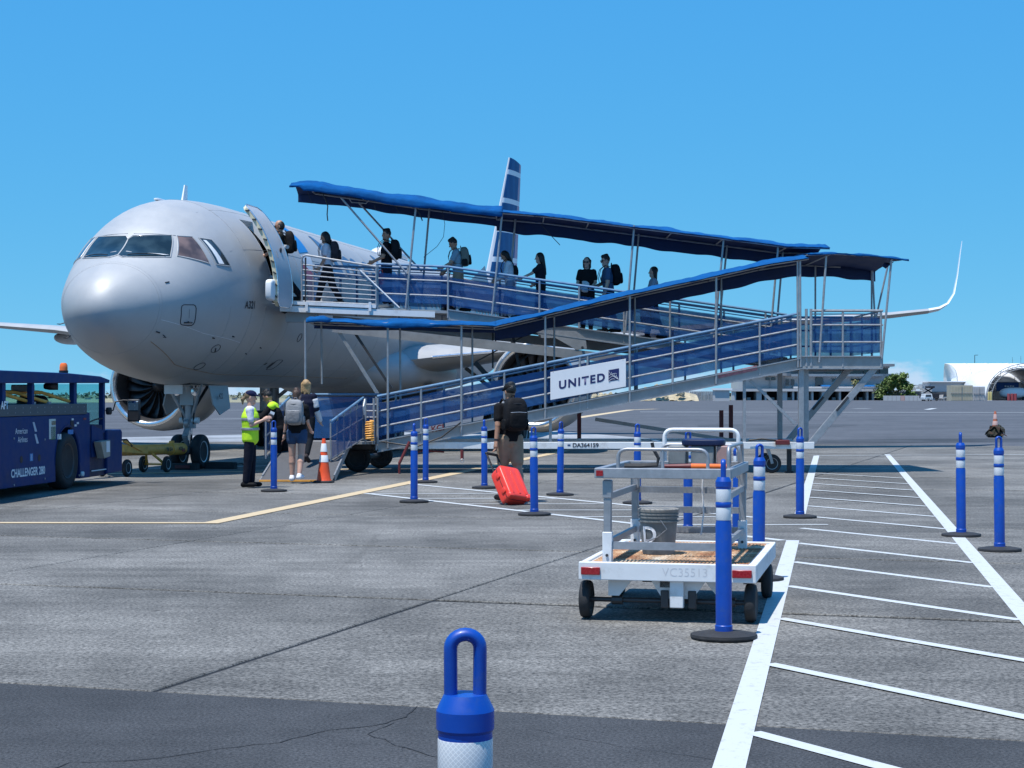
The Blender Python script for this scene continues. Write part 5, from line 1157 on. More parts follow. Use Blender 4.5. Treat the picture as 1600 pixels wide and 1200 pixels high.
g = MB(); g.prism([(-1.62, 0, 1.1), (-1.0, 0, 1.0), (-1.0, 0, .52), (-1.62, 0, .52)], (0, .05, 0)); recalc(g.build('cab_kick_panel', TB, tug, smooth=0))
# roof, posts, glazing
g = MB(); g.loft([[Vector((x, y, z)) for x, z in ((-7.4, 1.82), (-.82, 1.87), (-.80, 1.93), (-1.3, 1.99), (-3.0, 2.03), (-7.4, 2.04))] for y in (-.06, 2.26)]); recalc(g.build('roof', TB, tug, smooth=20, bevel=.015))
for x, wd, z0 in ((-.93, .11, .95), (-2.45, .15, 1.45), (-4.45, .10, 1.45), (-5.68, .14, 1.45), (-7.2, .12, 1.45)):
    for y in (.05, 2.15): g = MB(); g.box((x, y, (z0 + 1.9) / 2), (wd, .09, 1.9 - z0)); g.build('cab_post', TB, tug, smooth=0, bevel=.008)
tg = glass('teal_cab_glass', (.10, .42, .42), .22)
for x0, x1 in ((-4.40, -2.53), (-5.6, -4.5), (-7.1, -5.75), (-2.37, -.99)):
    g = MB(); g.box(((x0 + x1) / 2, 2.15, 1.62), (x1 - x0, .012, .5)); g.build('window', tg, tug, smooth=0)
for y0, y1 in ((.1, 2.1),): g = MB(); g.box((-.92, 1.1, 1.45), (.012, 1.98, .8)); g.build('windscreen', tg, tug, smooth=0)
g = MB(); g.sell((-1.9, 1.0, 1.2), (.55, .5, .9), .4, .4); g.build('seat', M['black'], tug)
g = MB(); g.tube([(-1.35 + .05 * math.cos(i * .5236), 1.0 + .2 * math.cos(i * .5236), 1.2 + .2 * math.sin(i * .5236)) for i in range(12)], .018, 6, closed=True); g.build('steering_wheel', M['black'], tug)
g = MB(); g.tube([(-1.68, .02, 1.16), (-1.4, .01, 1.20), (-1.02, .01, 1.22)], .014, 6); g.build('door_bar', M['black'], tug)
g = MB(); g.sell((-1.35, .06, .93), (.3, .12, .3), .6, .6); g.build('door_latch_box', M['black'], tug)
g = MB(); g.box((-4.15, .3, 1.76), (.32, .3, .12)); g.build('work_light', M['galv'], tug, bevel=.02)
g = MB(); g.sell((-3.0, .25, 1.80), (.34, .2, .12), .6, .6); g.build('cab_fan', M['black'], tug)
g = MB(); g.box((-2.75, .3, 1.86), (.16, .12, .25)); g.build('beacon_bracket', M['dark_metal'], tug)
g = MB(); g.lathe([(.001, 0), (.075, 0), (.08, .02), (.08, .05), (.001, .05)], (-2.65, .15, 2.03), 20); g.build('beacon_base', M['black'], tug)
g = MB(); g.lathe([(.001, .05), (.07, .05), (.07, .10), (.065, .15), (.045, .18), (.001, .185)], (-2.65, .15, 2.03), 20); g.build('beacon', M['orange_lamp'], tug, smooth=50)
for dx in (0, .72, 1.9):
    g = MB(); g.tube([(-6.2 + dx, .35, 1.70), (-5.2 + dx, .30, 1.69), (-4.55 + dx, .12, 1.56), (-4.3 + dx, .08, 1.52)], .03, 8); g.build('yellow_rail', M['yellow'], tug)
g = MB(); g.cyl((-7.3, .4, 1.71), (-3.2, .4, 1.70), .028); g.build('yellow_rail', M['yellow'], tug)
for x in (-4.3, -3.6, -2.4): g = MB(); g.box((x, .08, 1.51), (.12, .08, .05)); g.build('rail_foot', M['galv'], tug)
# mirror
g = MB(); g.tube([(-.88, .0, 1.36), (-.80, -.12, 1.36), (-.78, -.16, 1.52), (-.75, -.30, 1.55), (-.74, -.46, 1.54)], .014, 6); mi = g.build('mirror_arm', M['black'], tug)
g = MB(); g.sell((-.86, -.06, 1.35), (.12, .1, .14), .5, .5); g.build('arm_knuckle', M['black'], tug)
g = MB(); g.box((-.74, -.50, 1.36), (.08, .24, .42)); g.build('mirror_housing', M['black'], tug, bevel=.025)
mm_ = bpy.data.materials.new('mirror_glass'); mm_.use_nodes = True; b = mm_.node_tree.nodes['Principled BSDF']; b.inputs['Metallic'].default_value = 1; b.inputs['Roughness'].default_value = .03; b.inputs['Base Color'].default_value = (.8, .85, .9, 1)
g = MB(); g.box((-.783, -.50, 1.45), (.006, .19, .17)); g.build('mirror_glass', mm_, tug, smooth=0)
# wheels
for x in (-2.85, -6.4):
    for y in (.13, 2.05): wheel(tug, (x, y, .50), .50, .34, (0, 1, 0), 'dark_metal', n=36)
g = MB(); g.loft([[Vector((-2.85 + r_ * math.cos(R(a)), y, .50 + r_ * math.sin(R(a)))) for r_, y in ((.60, .0), (.63, -.01), (.63, .3), (.60, .3))] for a in range(-5, 186, 10)], caps=True); recalc(g.build('wheel_arch_lip', TB, tug))
# lettering and stickers on the near side
def side_text(txt, size, x, z, bold=0, m=None, sp=1.0, y=-.004): lettering(txt, size, m or M['text_white'], tug, Matrix.Translation((x, y, z)) @ Matrix.Rotation(R(90), 4, 'X'), bold, space=sp)
side_text('CHALLENGER 280', .185, -4.68, .38, .005); side_text('American', .135, -4.98, 1.06); side_text('Airlines', .135, -4.93, .92); side_text('AFT', .17, -5.72, 1.5 - .02, .006, y=-.02)
for zz in ((1.20, 1.04, .0), (1.0, .84, .08)):
    z1, z0, dx = zz; g = MB(); g.poly([(-4.50 + dx, -.004, z1), (-4.42 + dx, -.004, z1), (-4.30 + dx, -.004, z0), (-4.40 + dx, -.004, z0)]); g.build('flight_mark', M['symbol_grey'], tug, smooth=0)
def sticker(x, z, wx, wz, col): g = MB(); g.box((x, -.003, z), (wx, .006, wz)); g.build('sticker', mat('sticker_ink', col, .5), tug, smooth=0)
sticker(-3.60, 1.07, .30, .34, (.62, .64, .58)); sticker(-3.57, 1.00, .22, .22, (.03, .22, .06)); sticker(-3.55, 1.17, .2, .07, (.5, .3, .05)); sticker(-3.27, .93, .18, .09, (.7, .7, .7))
sticker(-2.62, 1.22, .09, .035, (.7, .7, .7)); sticker(-2.36, 1.15, .1, .035, (.7, .7, .7)); sticker(-2.47, 1.11, .1, .035, (.7, .7, .7)); sticker(-2.72, 1.0, .26, .08, (.05, .2, .5)); sticker(-2.65, 1.13, .16, .14, (.01, .01, .02)); sticker(-4.55, .62, .12, .12, (.12, .3, .6)); sticker(-4.55, .62, .03, .09, (.7, .7, .7)); sticker(-2.0, 1.22, .14, .035, (.25, .03, .03))
for x in (-4.98, -4.2): g = MB(); g.cyl((x, -.004, .6), (x, .02, .6), .06, n=16); g.build('tie_hole', M['black'], tug)
for x, z in ((-5.3, .95), (-5.3, .2), (-3.95, .9), (-3.95, .24), (-2.3, .22)): g = MB(); g.cyl((x, -.012, z), (x, .0, z), .018, n=8); g.build('body_bolt', M['galv'], tug)
g = MB(); g.sell((-2.15, -.01, .24), (.12, .06, .09), .6, .6); g.build('tie_ring', M['white_steel'], tug)
bxm = mat('tan_metal_box', (.36, .33, .28), .5, .1, .2, 6)
g = MB(); g.prism([(-1.62, -.03, .80), (-1.1, -.03, .82), (-1.1, -.03, .52), (-1.42, -.03, .49)], (0, -.14, 0)); o = recalc(g.build('document_box', bxm, tug, smooth=0, bevel=.008))
g = MB(); g.box((-1.24, -.175, .70), (.18, .006, .2)); g.build('paper', M['text_white'], o)
g = MB(); g.box((-4.6, 1.1, .2), (5.6, 1.7, .12)); g.build('chassis', M['black'], tug)
# ------------------------------------------------------------------ tow bar
t0, t1 = Vector((-8.45, 33.75, .56)), Vector((-7.27, 38.85, .42)); dv = (t1 - t0)
tow = thing('tow_bar', 'yellow tow bar with two small wheels joining the tractor to the nose gear', 'tow bar', (t0.x, t0.y, 0), math.atan2(dv.y, dv.x)); L_ = Vector((dv.x, dv.y)).length
zt_ = lambda s: .56 - .10 * s
g = MB(); g.cyl((.8, 0, zt_(.15)), (L_ - .15, 0, zt_(1)), .115, .115, 16); g.build('tube', M['yellow'], tow)
g = MB(); g.cyl((L_ - .75, 0, zt_(.86)), (L_ - .05, 0, zt_(1)), .135, .13, 16); g.build('head', M['yellow'], tow)
g = MB(); g.cyl((-.1, 0, .56), (.9, 0, .545), .05, .05, 10); g.build('eye_rod', M['dark_metal'], tow)
g = MB(); g.sell((L_ + .05, 0, .42), (.3, .3, .2), .5, .5); g.build('coupling', M['dark_metal'], tow)
g = MB(); g.box((L_ - .28, -.132, .44), (.14, .01, .07)); g.build('red_tag', M['red_lens'], tow)
for s in (.35, .72):
    x = L_ * s
    for y in (-.27, .27):
        wheel(tow, (x, y, .175), .175, .09, (0, 1, 0), 'white')
    g = MB(); g.cyl((x, -.27, .175), (x, .27, .175), .02); g.bar((x - .45, 0, .52), (x, -.2, .19), .05, .04); g.bar((x - .45, 0, .52), (x, .2, .19), .05, .04); g.build('wheel_yoke', M['yellow'], tow)
g = MB(); g.bar((L_ * .25, -.1, .60), (L_ * .60, -.1, .50), .05, .16); g.bar((L_ * .38, -.12, .72), (L_ * .55, -.12, .48), .05, .05); g.build('side_rail', M['yellow'], tow, smooth=0)
g = MB(); g.tube([(L_ * .28, -.12, .62), (L_ * .33, -.14, .74), (L_ * .40, -.14, .74), (L_ * .45, -.13, .6)], .02, 6); g.build('lift_handle', M['dark_metal'], tow)
g = MB(); g.box((L_ - .62, 0, .58), (.12, .08, .14)); g.build('shear_block', M['yellow'], tow, bevel=.01)
for txt, x in (('TB 554', L_ * .80), ('A320', L_ - .45)): lettering(txt, .11, M['text_dark'], tow, Matrix.Translation((x, -.142, zt_(.85))) @ Matrix.Rotation(R(90), 4, 'X'), .003)
# chocks and mat at the nose wheels
ck = thing('wheel_chock', 'black rubber wheel chock beside the nose wheels', 'chock', W(345, 733, 39.3) * 1.0); ck.location.z = 0; ck.rotation_euler = (0, 0, plane.rotation_euler.z)
g = MB(); g.prism([(-.14, -.35, 0), (.14, -.35, 0), (.09, -.35, .15), (-.09, -.35, .15)], (0, .7, 0)); recalc(g.build('block', M['rubber'], ck, smooth=0, bevel=.015)); g = MB(); g.tube([(0, -.36, .1), (0, -.5, .12), (.1, -.6, .01)], .012, 6); g.build('rope', M['black'], ck)
c2 = thing('wheel_chock', 'dark red chock wedged in front of the nose wheels', 'chock', (NG - AX * .55).to_tuple()); c2.rotation_euler = (0, 0, plane.rotation_euler.z)
g = MB(); g.prism([(-.13, -.42, 0), (.13, -.42, 0), (.08, -.42, .14), (-.08, -.42, .14)], (0, .84, 0)); recalc(g.build('block', M['rubber'], c2, smooth=0, bevel=.015)); g = MB(); g.box((-.13, -.1, .07), (.03, .34, .07)); g.build('red_plate', M['red_dark'], c2)
# belt loader seen under the fuselage
bl = thing('belt_loader', 'dark belt loader with yellow side rails under the fuselage behind the entry ramp', 'belt loader', W(545, 680, 52) * 1.0); bl.location.z = 0
g = MB(); g.box((0, 0, .65), (3.2, 1.4, .7)); g.build('chassis', M['tug_navy'], bl, bevel=.03)
g = MB(); g.bar((-2.6, 0, 1.0), (2.6, .2, 1.75), .9, .16); g.build('conveyor', M['black'], bl)
for y in (-.5, .5): g = MB(); g.bar((-1.4, y, 1.32), (2.6, y + .2, 1.9), .06, .16); g.build('side_rail', M['yellow'], bl, smooth=0)
for x in (-1.1, 1.1):
    for y in (-.6, .6): wheel(bl, (x, y, .33), .33, .2)
for x, h in ((-1.0, .9), (1.6, .5)): g = MB(); g.box((x, -.72, 1.0), (.5, .04, h)); g.build('guard_panel', M['tug_blue'], bl)
# ------------------------------------------------------------------ people
def remesh(g, vox, name, m, parent, smooth_it=3):
    me = bpy.data.meshes.new('tmp'); me.from_pydata(g.v, [], g.f); me.validate()
    bm = bmesh.new(); bm.from_mesh(me); bmesh.ops.recalc_face_normals(bm, faces=bm.faces); bm.to_mesh(me); bm.free()
    o = bpy.data.objects.new('tmp', me); COL.objects.link(o)
    r = o.modifiers.new('r', 'REMESH'); r.mode = 'VOXEL'; r.voxel_size = vox; r.adaptivity = 0
    s = o.modifiers.new('s', 'SMOOTH'); s.factor = .5; s.iterations = smooth_it
    dg = bpy.context.evaluated_depsgraph_get(); out = bpy.data.meshes.new_from_object(o.evaluated_get(dg)); out.name = name
    bpy.data.objects.remove(o); bpy.data.meshes.remove(me)
    return mk(name, out, m, parent, 80)
_mc = {}
def cloth(col, rough=.85, var=.15):
    k = (col, rough)
    if k not in _mc: _mc[k] = mat('cloth', col, rough, 0, var, 9, spec=.12, bump=.6, bscale=13)
    return _mc[k]
def skin_(col):
    if col not in _mc: _mc[col] = mat('skin', col, .5, 0, .08, 14)
    return _mc[col]
def hair_(col):
    k = ('h', col)
    if k not in _mc: _mc[k] = mat('hair', col, .45, 0, .35, 30, bump=.6, bscale=60)
    return _mc[k]
TAN, PALE, BROWN = (.42, .22, .14), (.52, .30, .22), (.30, .15, .09)
def rotv(v, ax, a): return Matrix.Rotation(a, 3, ax) @ v
def person(label, loc, yaw, h=1.7, fem=False, lean=0, legs=((0, 0), (0, 0)), arms=((0, 10, 6, 0), (0, 10, 6, 0)), head=(0, 0), skin=TAN, hair=((.01, .008, .007), 'short'), shirt=((.01, .01, .012), 'short'), pants=((.02, .02, .025), 'long'), shoes=(.02, .02, .02), extras=(), group=None, tw=0):
    """faces local +x, left is +y; legs: (thigh swing, knee bend) left/right; arms: (swing, elbow, abduct, inward) left/right, degrees"""
    t = thing('person', label, 'person', loc, R(yaw), group); k = h / 1.75
    up = Vector((math.sin(R(lean)), 0, math.cos(R(lean)))); P = Vector((0, 0, .95)); C = P + up * .33; N = P + up * .52
    sw = .165 if fem else .19; hw = .10 if fem else .092; J = {'P': P, 'C': C, 'N': N}
    hd = rotv(rotv(Vector((0, 0, 1)), 'Y', R(lean * .6 + head[1])), 'Z', R(head[0] * .2)); HC = N + up * .05 + hd * .135; fwd = rotv(rotv(Vector((1, 0, 0)), 'Y', R(lean * .4 + head[1])), 'Z', R(head[0])); sidev = hd.cross(fwd).normalized(); fwd = sidev.cross(hd)
    for s, nm, (th, kn) in ((1, 'l', legs[0]), (-1, 'r', legs[1])):
        H_ = P + Vector((0, s * hw, -.03)); a = R(th); K = H_ + Vector((math.sin(a), 0, -math.cos(a))) * .43; a2 = a - R(kn); A = K + Vector((math.sin(a2), 0, -math.cos(a2))) * .41
        fa = max(min(a2, .5), -.9) if kn > 25 else 0; toe = A + Vector((.15 * math.cos(fa), s * .02, -.055 + .15 * math.sin(fa))); heel = A + Vector((-.05, 0, -.055)) if kn <= 25 else A + Vector((-.05 * math.cos(fa) + .055 * math.sin(fa), 0, -.05))
        J[nm + 'H'], J[nm + 'K'], J[nm + 'A'], J[nm + 'T'], J[nm + 'L'] = H_, K, A, toe, heel
    for s, nm, (swg, el, ab, inn) in ((1, 'l', arms[0]), (-1, 'r', arms[1])):
        S_ = N + up * -.05 + Vector((0, s * sw, 0)); d = Vector((math.sin(R(swg)), s * math.sin(R(ab)), -math.cos(R(swg)))).normalized(); E_ = S_ + d * .285
        b_ = R(swg + el); d2 = Vector((math.sin(b_), s * math.sin(R(ab)) - s * math.sin(R(inn)), -math.cos(b_))).normalized(); Wr = E_ + d2 * .25
        J[nm + 'S'], J[nm + 'E'], J[nm + 'W'], J[nm + 'd'] = S_, E_, Wr, d2
    low = min(min(J[n + 'A'].z, J[n + 'T'].z + .03, J[n + 'L'].z + .03) for n in 'lr'); dz = Vector((0, 0, .088 - low))
    for q in list(J):
        if q[-1] != 'd': J[q] = J[q] + dz
    P, C, N = J['P'], J['C'], J['N']; HC = HC + dz
    for q in list(J):
        if q[-1] != 'd': J[q] = J[q] * k
    P, C, N = J['P'], J['C'], J['N']; HC = HC * k
    k_ = k * 1.13; c = lambda g, a, b, r0, r1, sy=1, ya=(0, 1, 0): g.cap(a, b, r0 * k_, r1 * k_, sy, ya)
    tr = .085 if fem else .098
    # body: one continuous surface
    g = MB()
    c(g, P - up * .02 * k, P + up * .12 * k, .105, .098 if not fem else .088, 1.45); c(g, P + up * .10 * k, C, .09 if fem else .1, .112, 1.45); c(g, C, N - up * .07 * k, .115, .085, 1.45)
    c(g, N - up * .06 * k, HC - hd * .02 * k, .058, .052); c(g, J['lS'], J['rS'], .055, .055)
    g.sell(HC + (hd * .02 - fwd * .005) * k, (.195 * k, .152 * k, .235 * k), .95, .95, 18, 12, Matrix((fwd, sidev, hd)).transposed()); c(g, HC + (fwd * .045 - hd * .065) * k, HC + (fwd * .055 - hd * .085) * k, .048, .04)
    c(g, HC + (fwd * .092 + hd * .01) * k, HC + (fwd * .112 - hd * .022) * k, .010, .015)
    for s in (1, -1): c(g, HC + (sidev * s * .078 + hd * .012) * k, HC + (sidev * s * .082 - hd * .025) * k, .018, .012, .6)
    for n, s in (('l', 1), ('r', -1)):
        c(g, J[n + 'H'], J[n + 'K'], tr, .06); c(g, J[n + 'K'], J[n + 'K'].lerp(J[n + 'A'], .35), .058, .062); c(g, J[n + 'K'].lerp(J[n + 'A'], .35), J[n + 'A'], .06, .038)
        c(g, J[n + 'L'], J[n + 'T'], .036, .03, 1.15); c(g, J[n + 'A'], J[n + 'L'], .036, .036)
        ar = .85 if fem else 1; c(g, J[n + 'S'], J[n + 'E'], .056 * ar, .043 * ar); c(g, J[n + 'E'], J[n + 'W'], .042 * ar, .029 * ar)
        d = J[n + 'd']; ya = Vector((0, 1, 0)); fw_ = Vector((1, 0, 0)); fw_ = (fw_ - d * fw_.dot(d)).normalized() if abs(d.x) < .95 else Vector((0, 0, 1)); sd_ = d.cross(fw_)
        c(g, J[n + 'W'] + d * .02 * k, J[n + 'W'] + d * .075 * k, .026, .03, 1.5, fw_)
        for f_ in range(4):
            o_ = fw_ * (.03 - .02 * f_) * k; b0_ = J[n + 'W'] + d * .085 * k + o_; ln = (.072, .08, .075, .058)[f_]
            m0 = b0_ + (d * .55 + sd_ * .12 * -s) * ln * k; c(g, b0_, m0, .0105, .0095); c(g, m0, m0 + (d * .40 + sd_ * -s * .3) * ln * k, .0095, .0085)
        th0 = J[n + 'W'] + (d * .035 + fw_ * .028) * k; th1 = th0 + (d * .035 + fw_ * .03) * k; c(g, th0, th1, .013, .011); c(g, th1, th1 + (d * .03 + fw_ * .006) * k, .011, .009)
    remesh(g, .0105 * k, 'body', skin_(skin), t, 2)
    # eyes and mouth
    for s in (1, -1):
        g = MB(); g.sell(HC + (fwd * .089 + sidev * s * .032 + hd * .018) * k, (.014 * k, .028 * k, .012 * k), 1, 1, 10, 6, Matrix((fwd, sidev, hd)).transposed()); g.build('eye', M['text_dark'], t)
        g = MB(); g.sell(HC + (fwd * .092 + sidev * s * .033 + hd * .036) * k, (.012 * k, .038 * k, .008 * k), 1, 1, 10, 6, Matrix((fwd, sidev, hd)).transposed()); g.build('eyebrow', hair_(hair[0]), t)
    g = MB(); g.sell(HC + (fwd * .098 - hd * .058) * k, (.014 * k, .042 * k, .012 * k), 1, 1, 10, 6, Matrix((fwd, sidev, hd)).transposed()); g.build('mouth', skin_((skin[0] * .7, skin[1] * .5, skin[2] * .5)), t)
    # hair
    hc, st = hair; g = MB(); MX = Matrix((fwd, sidev, hd)).transposed()
    g.sell(HC + (hd * .045 - fwd * .022) * k, (.205 * k, .172 * k, .20 * k), 1, 1, 18, 12, MX)
    if st == 'balding': g = MB(); g.sell(HC + (hd * .016 - fwd * .022) * k, (.19 * k, .176 * k, .215 * k), 1, 1, 18, 12, MX)
    if st == 'short': c(g, HC + (fwd * .045 + hd * .115) * k, HC + (fwd * -.05 + hd * .12) * k, .038, .045, 1.4)
    if st in ('long', 'loose'):
        b_ = HC - fwd * .055 * k; e_ = N - up * (.12 if st == 'long' else -.02) * k - fwd * (.10 if st == 'long' else .075) * k
        if st == 'long': c(g, b_, e_, .078, .05, 1.15)
        if st == 'loose':
            r7 = random.Random(int(h * 1000))
            for q in range(9):
                a_ = -1.25 + 2.5 * q / 8; o_ = (sidev * math.sin(a_) * .085 - fwd * math.cos(a_) * .075); c(g, HC + (o_ + hd * .04) * k, HC + (o_ * r7.uniform(1.0, 1.3) - hd * r7.uniform(.12, .21)) * k, .032, .012)
        if st == 'long': c(g, e_, e_ - up * .12 * k - Vector((.03, 0, 0)) * k, .055, .025, 1.1)
        for s in (1, -1): c(g, HC + (sidev * s * .07 + hd * .03 - fwd * .01) * k, HC + (sidev * s * .072 - hd * .11 - fwd * .03) * k, .03, .03)
    if st == 'bun': g.sell(HC + (hd * .12 - fwd * .05) * k, (.11 * k, .11 * k, .09 * k), 1, 1); c(g, HC - fwd * .06 * k, HC + (-fwd * .06 - hd * .06) * k, .06, .05)
    if st == 'pony': c(g, HC - fwd * .1 * k, HC - (fwd * .15 + hd * .04) * k, .03, .035); c(g, HC - (fwd * .15 + hd * .04) * k, HC - (fwd * .14 + hd * .13) * k, .035, .015)
    remesh(g, .014 * k, 'hair', hair_(hc), t, 2)
    # clothes
    sc_, sl_ = shirt; g = MB(); ex = .016
    hem = P + up * (.0 if not fem else .02) * k
    c(g, hem, P + up * .12 * k, .108 + ex, .10 + ex, 1.42); c(g, P + up * .1 * k, C, .098 + ex, .114 + ex, 1.45); c(g, C, N - up * .075 * k, .117 + ex, .088 + ex, 1.42); c(g, J['lS'] - up * .01 * k, J['rS'] - up * .01 * k, .06 + ex * .6, .06 + ex * .6)
    for n in 'lr':
        if sl_ in ('short', 'long'):
            f_ = .62 if sl_ == 'short' else 1; c(g, J[n + 'S'], J[n + 'S'].lerp(J[n + 'E'], f_), .06 + ex * .6, .052 + ex * .8)
        if sl_ == 'long': c(g, J[n + 'E'], J[n + 'E'].lerp(J[n + 'W'], .95), .048 + ex * .5, .036 + ex * .5)
    remesh(g, .015 * k, 'shirt', cloth(sc_), t, 3)
    pc, pl = pants; g = MB(); c(g, P - up * .03 * k, P + up * .06 * k, .115 + .008, .102 + .008, 1.42)
    for n in 'lr':
        if pl == 'long': c(g, J[n + 'H'], J[n + 'K'], tr + .014, .07 + .010); c(g, J[n + 'K'], J[n + 'A'] + (J[n + 'K'] - J[n + 'A']).normalized() * .02 * k, .072 + .008, .06)
        elif pl == 'knee': c(g, J[n + 'H'], J[n + 'H'].lerp(J[n + 'K'], .78), tr + .02, .088)
        else: c(g, J[n + 'H'], J[n + 'H'].lerp(J[n + 'K'], .32), tr + .02, .098)
    remesh(g, .015 * k, 'trousers' if pl == 'long' else 'shorts', cloth(pc), t, 3)
    for n in 'lr':
        g = MB(); c(g, J[n + 'L'], J[n + 'T'], .046, .04, 1.1); c(g, J[n + 'A'] - Vector((0, 0, .01)) * k, J[n + 'L'], .046, .046); c(g, J[n + 'T'], J[n + 'T'] + Vector((.02, 0, 0)) * k, .036, .03, 1.3); remesh(g, .013 * k, 'shoe', cloth(shoes, .6), t, 2)
    J['HC'], J['fwd'], J['hd'], J['sd'], J['up'], J['k'] = HC, fwd, hd, sidev, up, k
    MW = Matrix.Translation(Vector(loc)) @ Matrix.Rotation(R(yaw), 4, 'Z'); J['M'] = MW
    for e_ in extras:
        if e_ == 'cap' or e_ == 'navy_cap':
            m_ = cloth((.012, .016, .05) if e_ == 'navy_cap' else (.01, .01, .011)); g = MB(); g.sell(HC + (hd * .068 - fwd * .005) * k, (.225 * k, .185 * k, .15 * k), 1, 1, 18, 12, MX); c(g, HC + (fwd * .08 + hd * .055) * k, HC + (fwd * .17 + hd * .04) * k, .016, .010, 4.5, sidev); remesh(g, .012 * k, 'cap', m_, t, 2)
        if e_ in ('sunglasses', 'glasses'):
            for s in (1, -1): g = MB(); g.sell(HC + (fwd * .098 + sidev * s * .036 + hd * .018) * k, (.012 * k, .058 * k, .042 * k), .7, .7, 12, 8, MX); g.build('lens', M['black'], t)
            g = MB(); g.tube([HC + (fwd * .095 + sidev * s * .07 + hd * .02) * k if i else HC + (fwd * .0 + sidev * s * .085 + hd * .015) * k for s in (1,) for i in (0, 1)], .005 * k, 5); g.build('temple_arm', M['black'], t)
            g = MB(); g.tube([HC + (sidev * -.085 + hd * .015) * k, HC + (fwd * .095 - sidev * .07 + hd * .02) * k, HC + (fwd * .105 + hd * .02) * k, HC + (fwd * .095 + sidev * .07 + hd * .02) * k], .005 * k, 5); g.build('glasses_bridge', M['black'], t)
        if e_ == 'vest':
            vm = mat('hi_vis_yellow', (.50, .80, .02), .7, 0, .12, 8, bump=.3, bscale=14); g = MB(); e2_ = .034
            c(g, P - up * .04 * k, P + up * .12 * k, .115 + e2_, .105 + e2_, 1.4); c(g, P + up * .1 * k, C, .104 + e2_, .116 + e2_, 1.42); c(g, C, N - up * .09 * k, .117 + e2_, .08 + e2_, 1.3); remesh(g, .015 * k, 'vest', vm, t, 2)
            for f_ in (.12, .30):
                q = P + up * f_ * k; g = MB(); g.lathe([(.172 * k, -.024 * k), (.177 * k, 0), (.172 * k, .024 * k)], (0, 0, 0), 24, Matrix.Diagonal((1, 1.36, 1, 1)).to_4x4()); g.v = [tuple(Vector(p_) + q) for p_ in g.v]; g.build('reflective_band', M['galv'], t)
        if e_ == 'watch': g = MB(); w_ = J['lW'] - J['ld'] * .03 * k; g.cyl(w_ - J['ld'] * .014, w_ + J['ld'] * .014, .036 * k, n=12); g.build('watch', M['black'], t)
    return t, J
def backpack(label, J, col, w_=.30, hh=.46, dd=.19, drop=0, col2=None, strap=None, pockets=True):
    k, up = J['k'], J['up']; lean = math.atan2(up.x, up.z); yaw = J['M'].to_euler().z; C = J['C']
    o_ = J['M'] @ (C + up * (-.20 + drop) * k + Vector((-.085 * k, 0, 0)))
    t = thing('backpack', label, 'backpack', o_); t.rotation_euler = Euler((0, lean, yaw), 'XYZ'); t.rotation_euler = (Matrix.Rotation(yaw, 3, 'Z') @ Matrix.Rotation(lean, 3, 'Y')).to_euler()
    m_ = cloth(col, .7); m2 = cloth(col2 or tuple(c_ * .7 for c_ in col), .7)
    g = MB(); g.sell((-dd / 2, 0, hh / 2), (dd, w_, hh), .55, .45, 28, 18); 
    g.v = [(x - .02 * math.sin(max(0, min(1, z / hh)) * 3.14), y * (1 - .12 * max(0, z / hh - .5)), z) for x, y, z in g.v]; g.build('bag', m_, t, smooth=60)
    if pockets:
        g = MB(); g.sell((-dd - .012, 0, hh * .32), (.09, w_ * .78, hh * .50), .5, .5, 20, 12); g.build('front_pocket', m2, t, smooth=60)
        g = MB(); g.tube([(-dd - .045 + .03 * abs(y) / w_, y, hh * .57 - .02 * (abs(y) / w_)) for y in (-w_ * .36, -w_ * .2, 0, w_ * .2, w_ * .36)], .006, 5); g.build('zip', M['galv'], t)
        g = MB(); g.tube([(-dd * .98 - .012 + .05 * abs(y) / w_, y, hh * .82) for y in (-w_ * .34, 0, w_ * .34)], .006, 5); g.build('zip', M['black'], t)
        for s in (1, -1): g = MB(); g.sell((-dd * .5, s * w_ * .5, hh * .2), (dd * .7, .05, hh * .34), .5, .5, 14, 8); g.build('side_pocket', m2, t)
    ms = cloth(strap or col, .7)
    for s in (1, -1):
        y0 = s * .095 * k; z1 = (.20 + .20 - drop) * k
        g = MB(); g.tube([(-.01, y0, hh * .93), (.04 * k, y0 * 1.05, z1 + .04 * k), (.13 * k, y0 * 1.1, z1 + .075 * k), (.235 * k, y0 * 1.15, z1 + .0 * k), (.285 * k, y0 * 1.2, z1 - .13 * k), (.26 * k, y0 * 1.6, z1 - .30 * k), (.13 * k, s * .19 * k, .08), (0, s * w_ * .45, .06)], .022 * k, 8, flat=.35, fx=(0, 1, 0)); g.build('strap', ms, t, smooth=60)
    g = MB(); g.tube([(-.03, -.04, hh * .96), (-.035, -.02, hh + .03), (-.035, .02, hh + .03), (-.03, .04, hh * .96)], .009, 6); g.build('handle', ms, t)
    return t
PG = 'passengers walking up the boarding ramp'
def UD(u, Y, extra=0): x = (u - 800) * Y / FPX; return (x, Y, zu(x) + extra)
WALK = ((24, 8), (-16, 24)); STEP = ((-14, 30), (20, 6)); STAND = ((2, 2), (-3, 3))
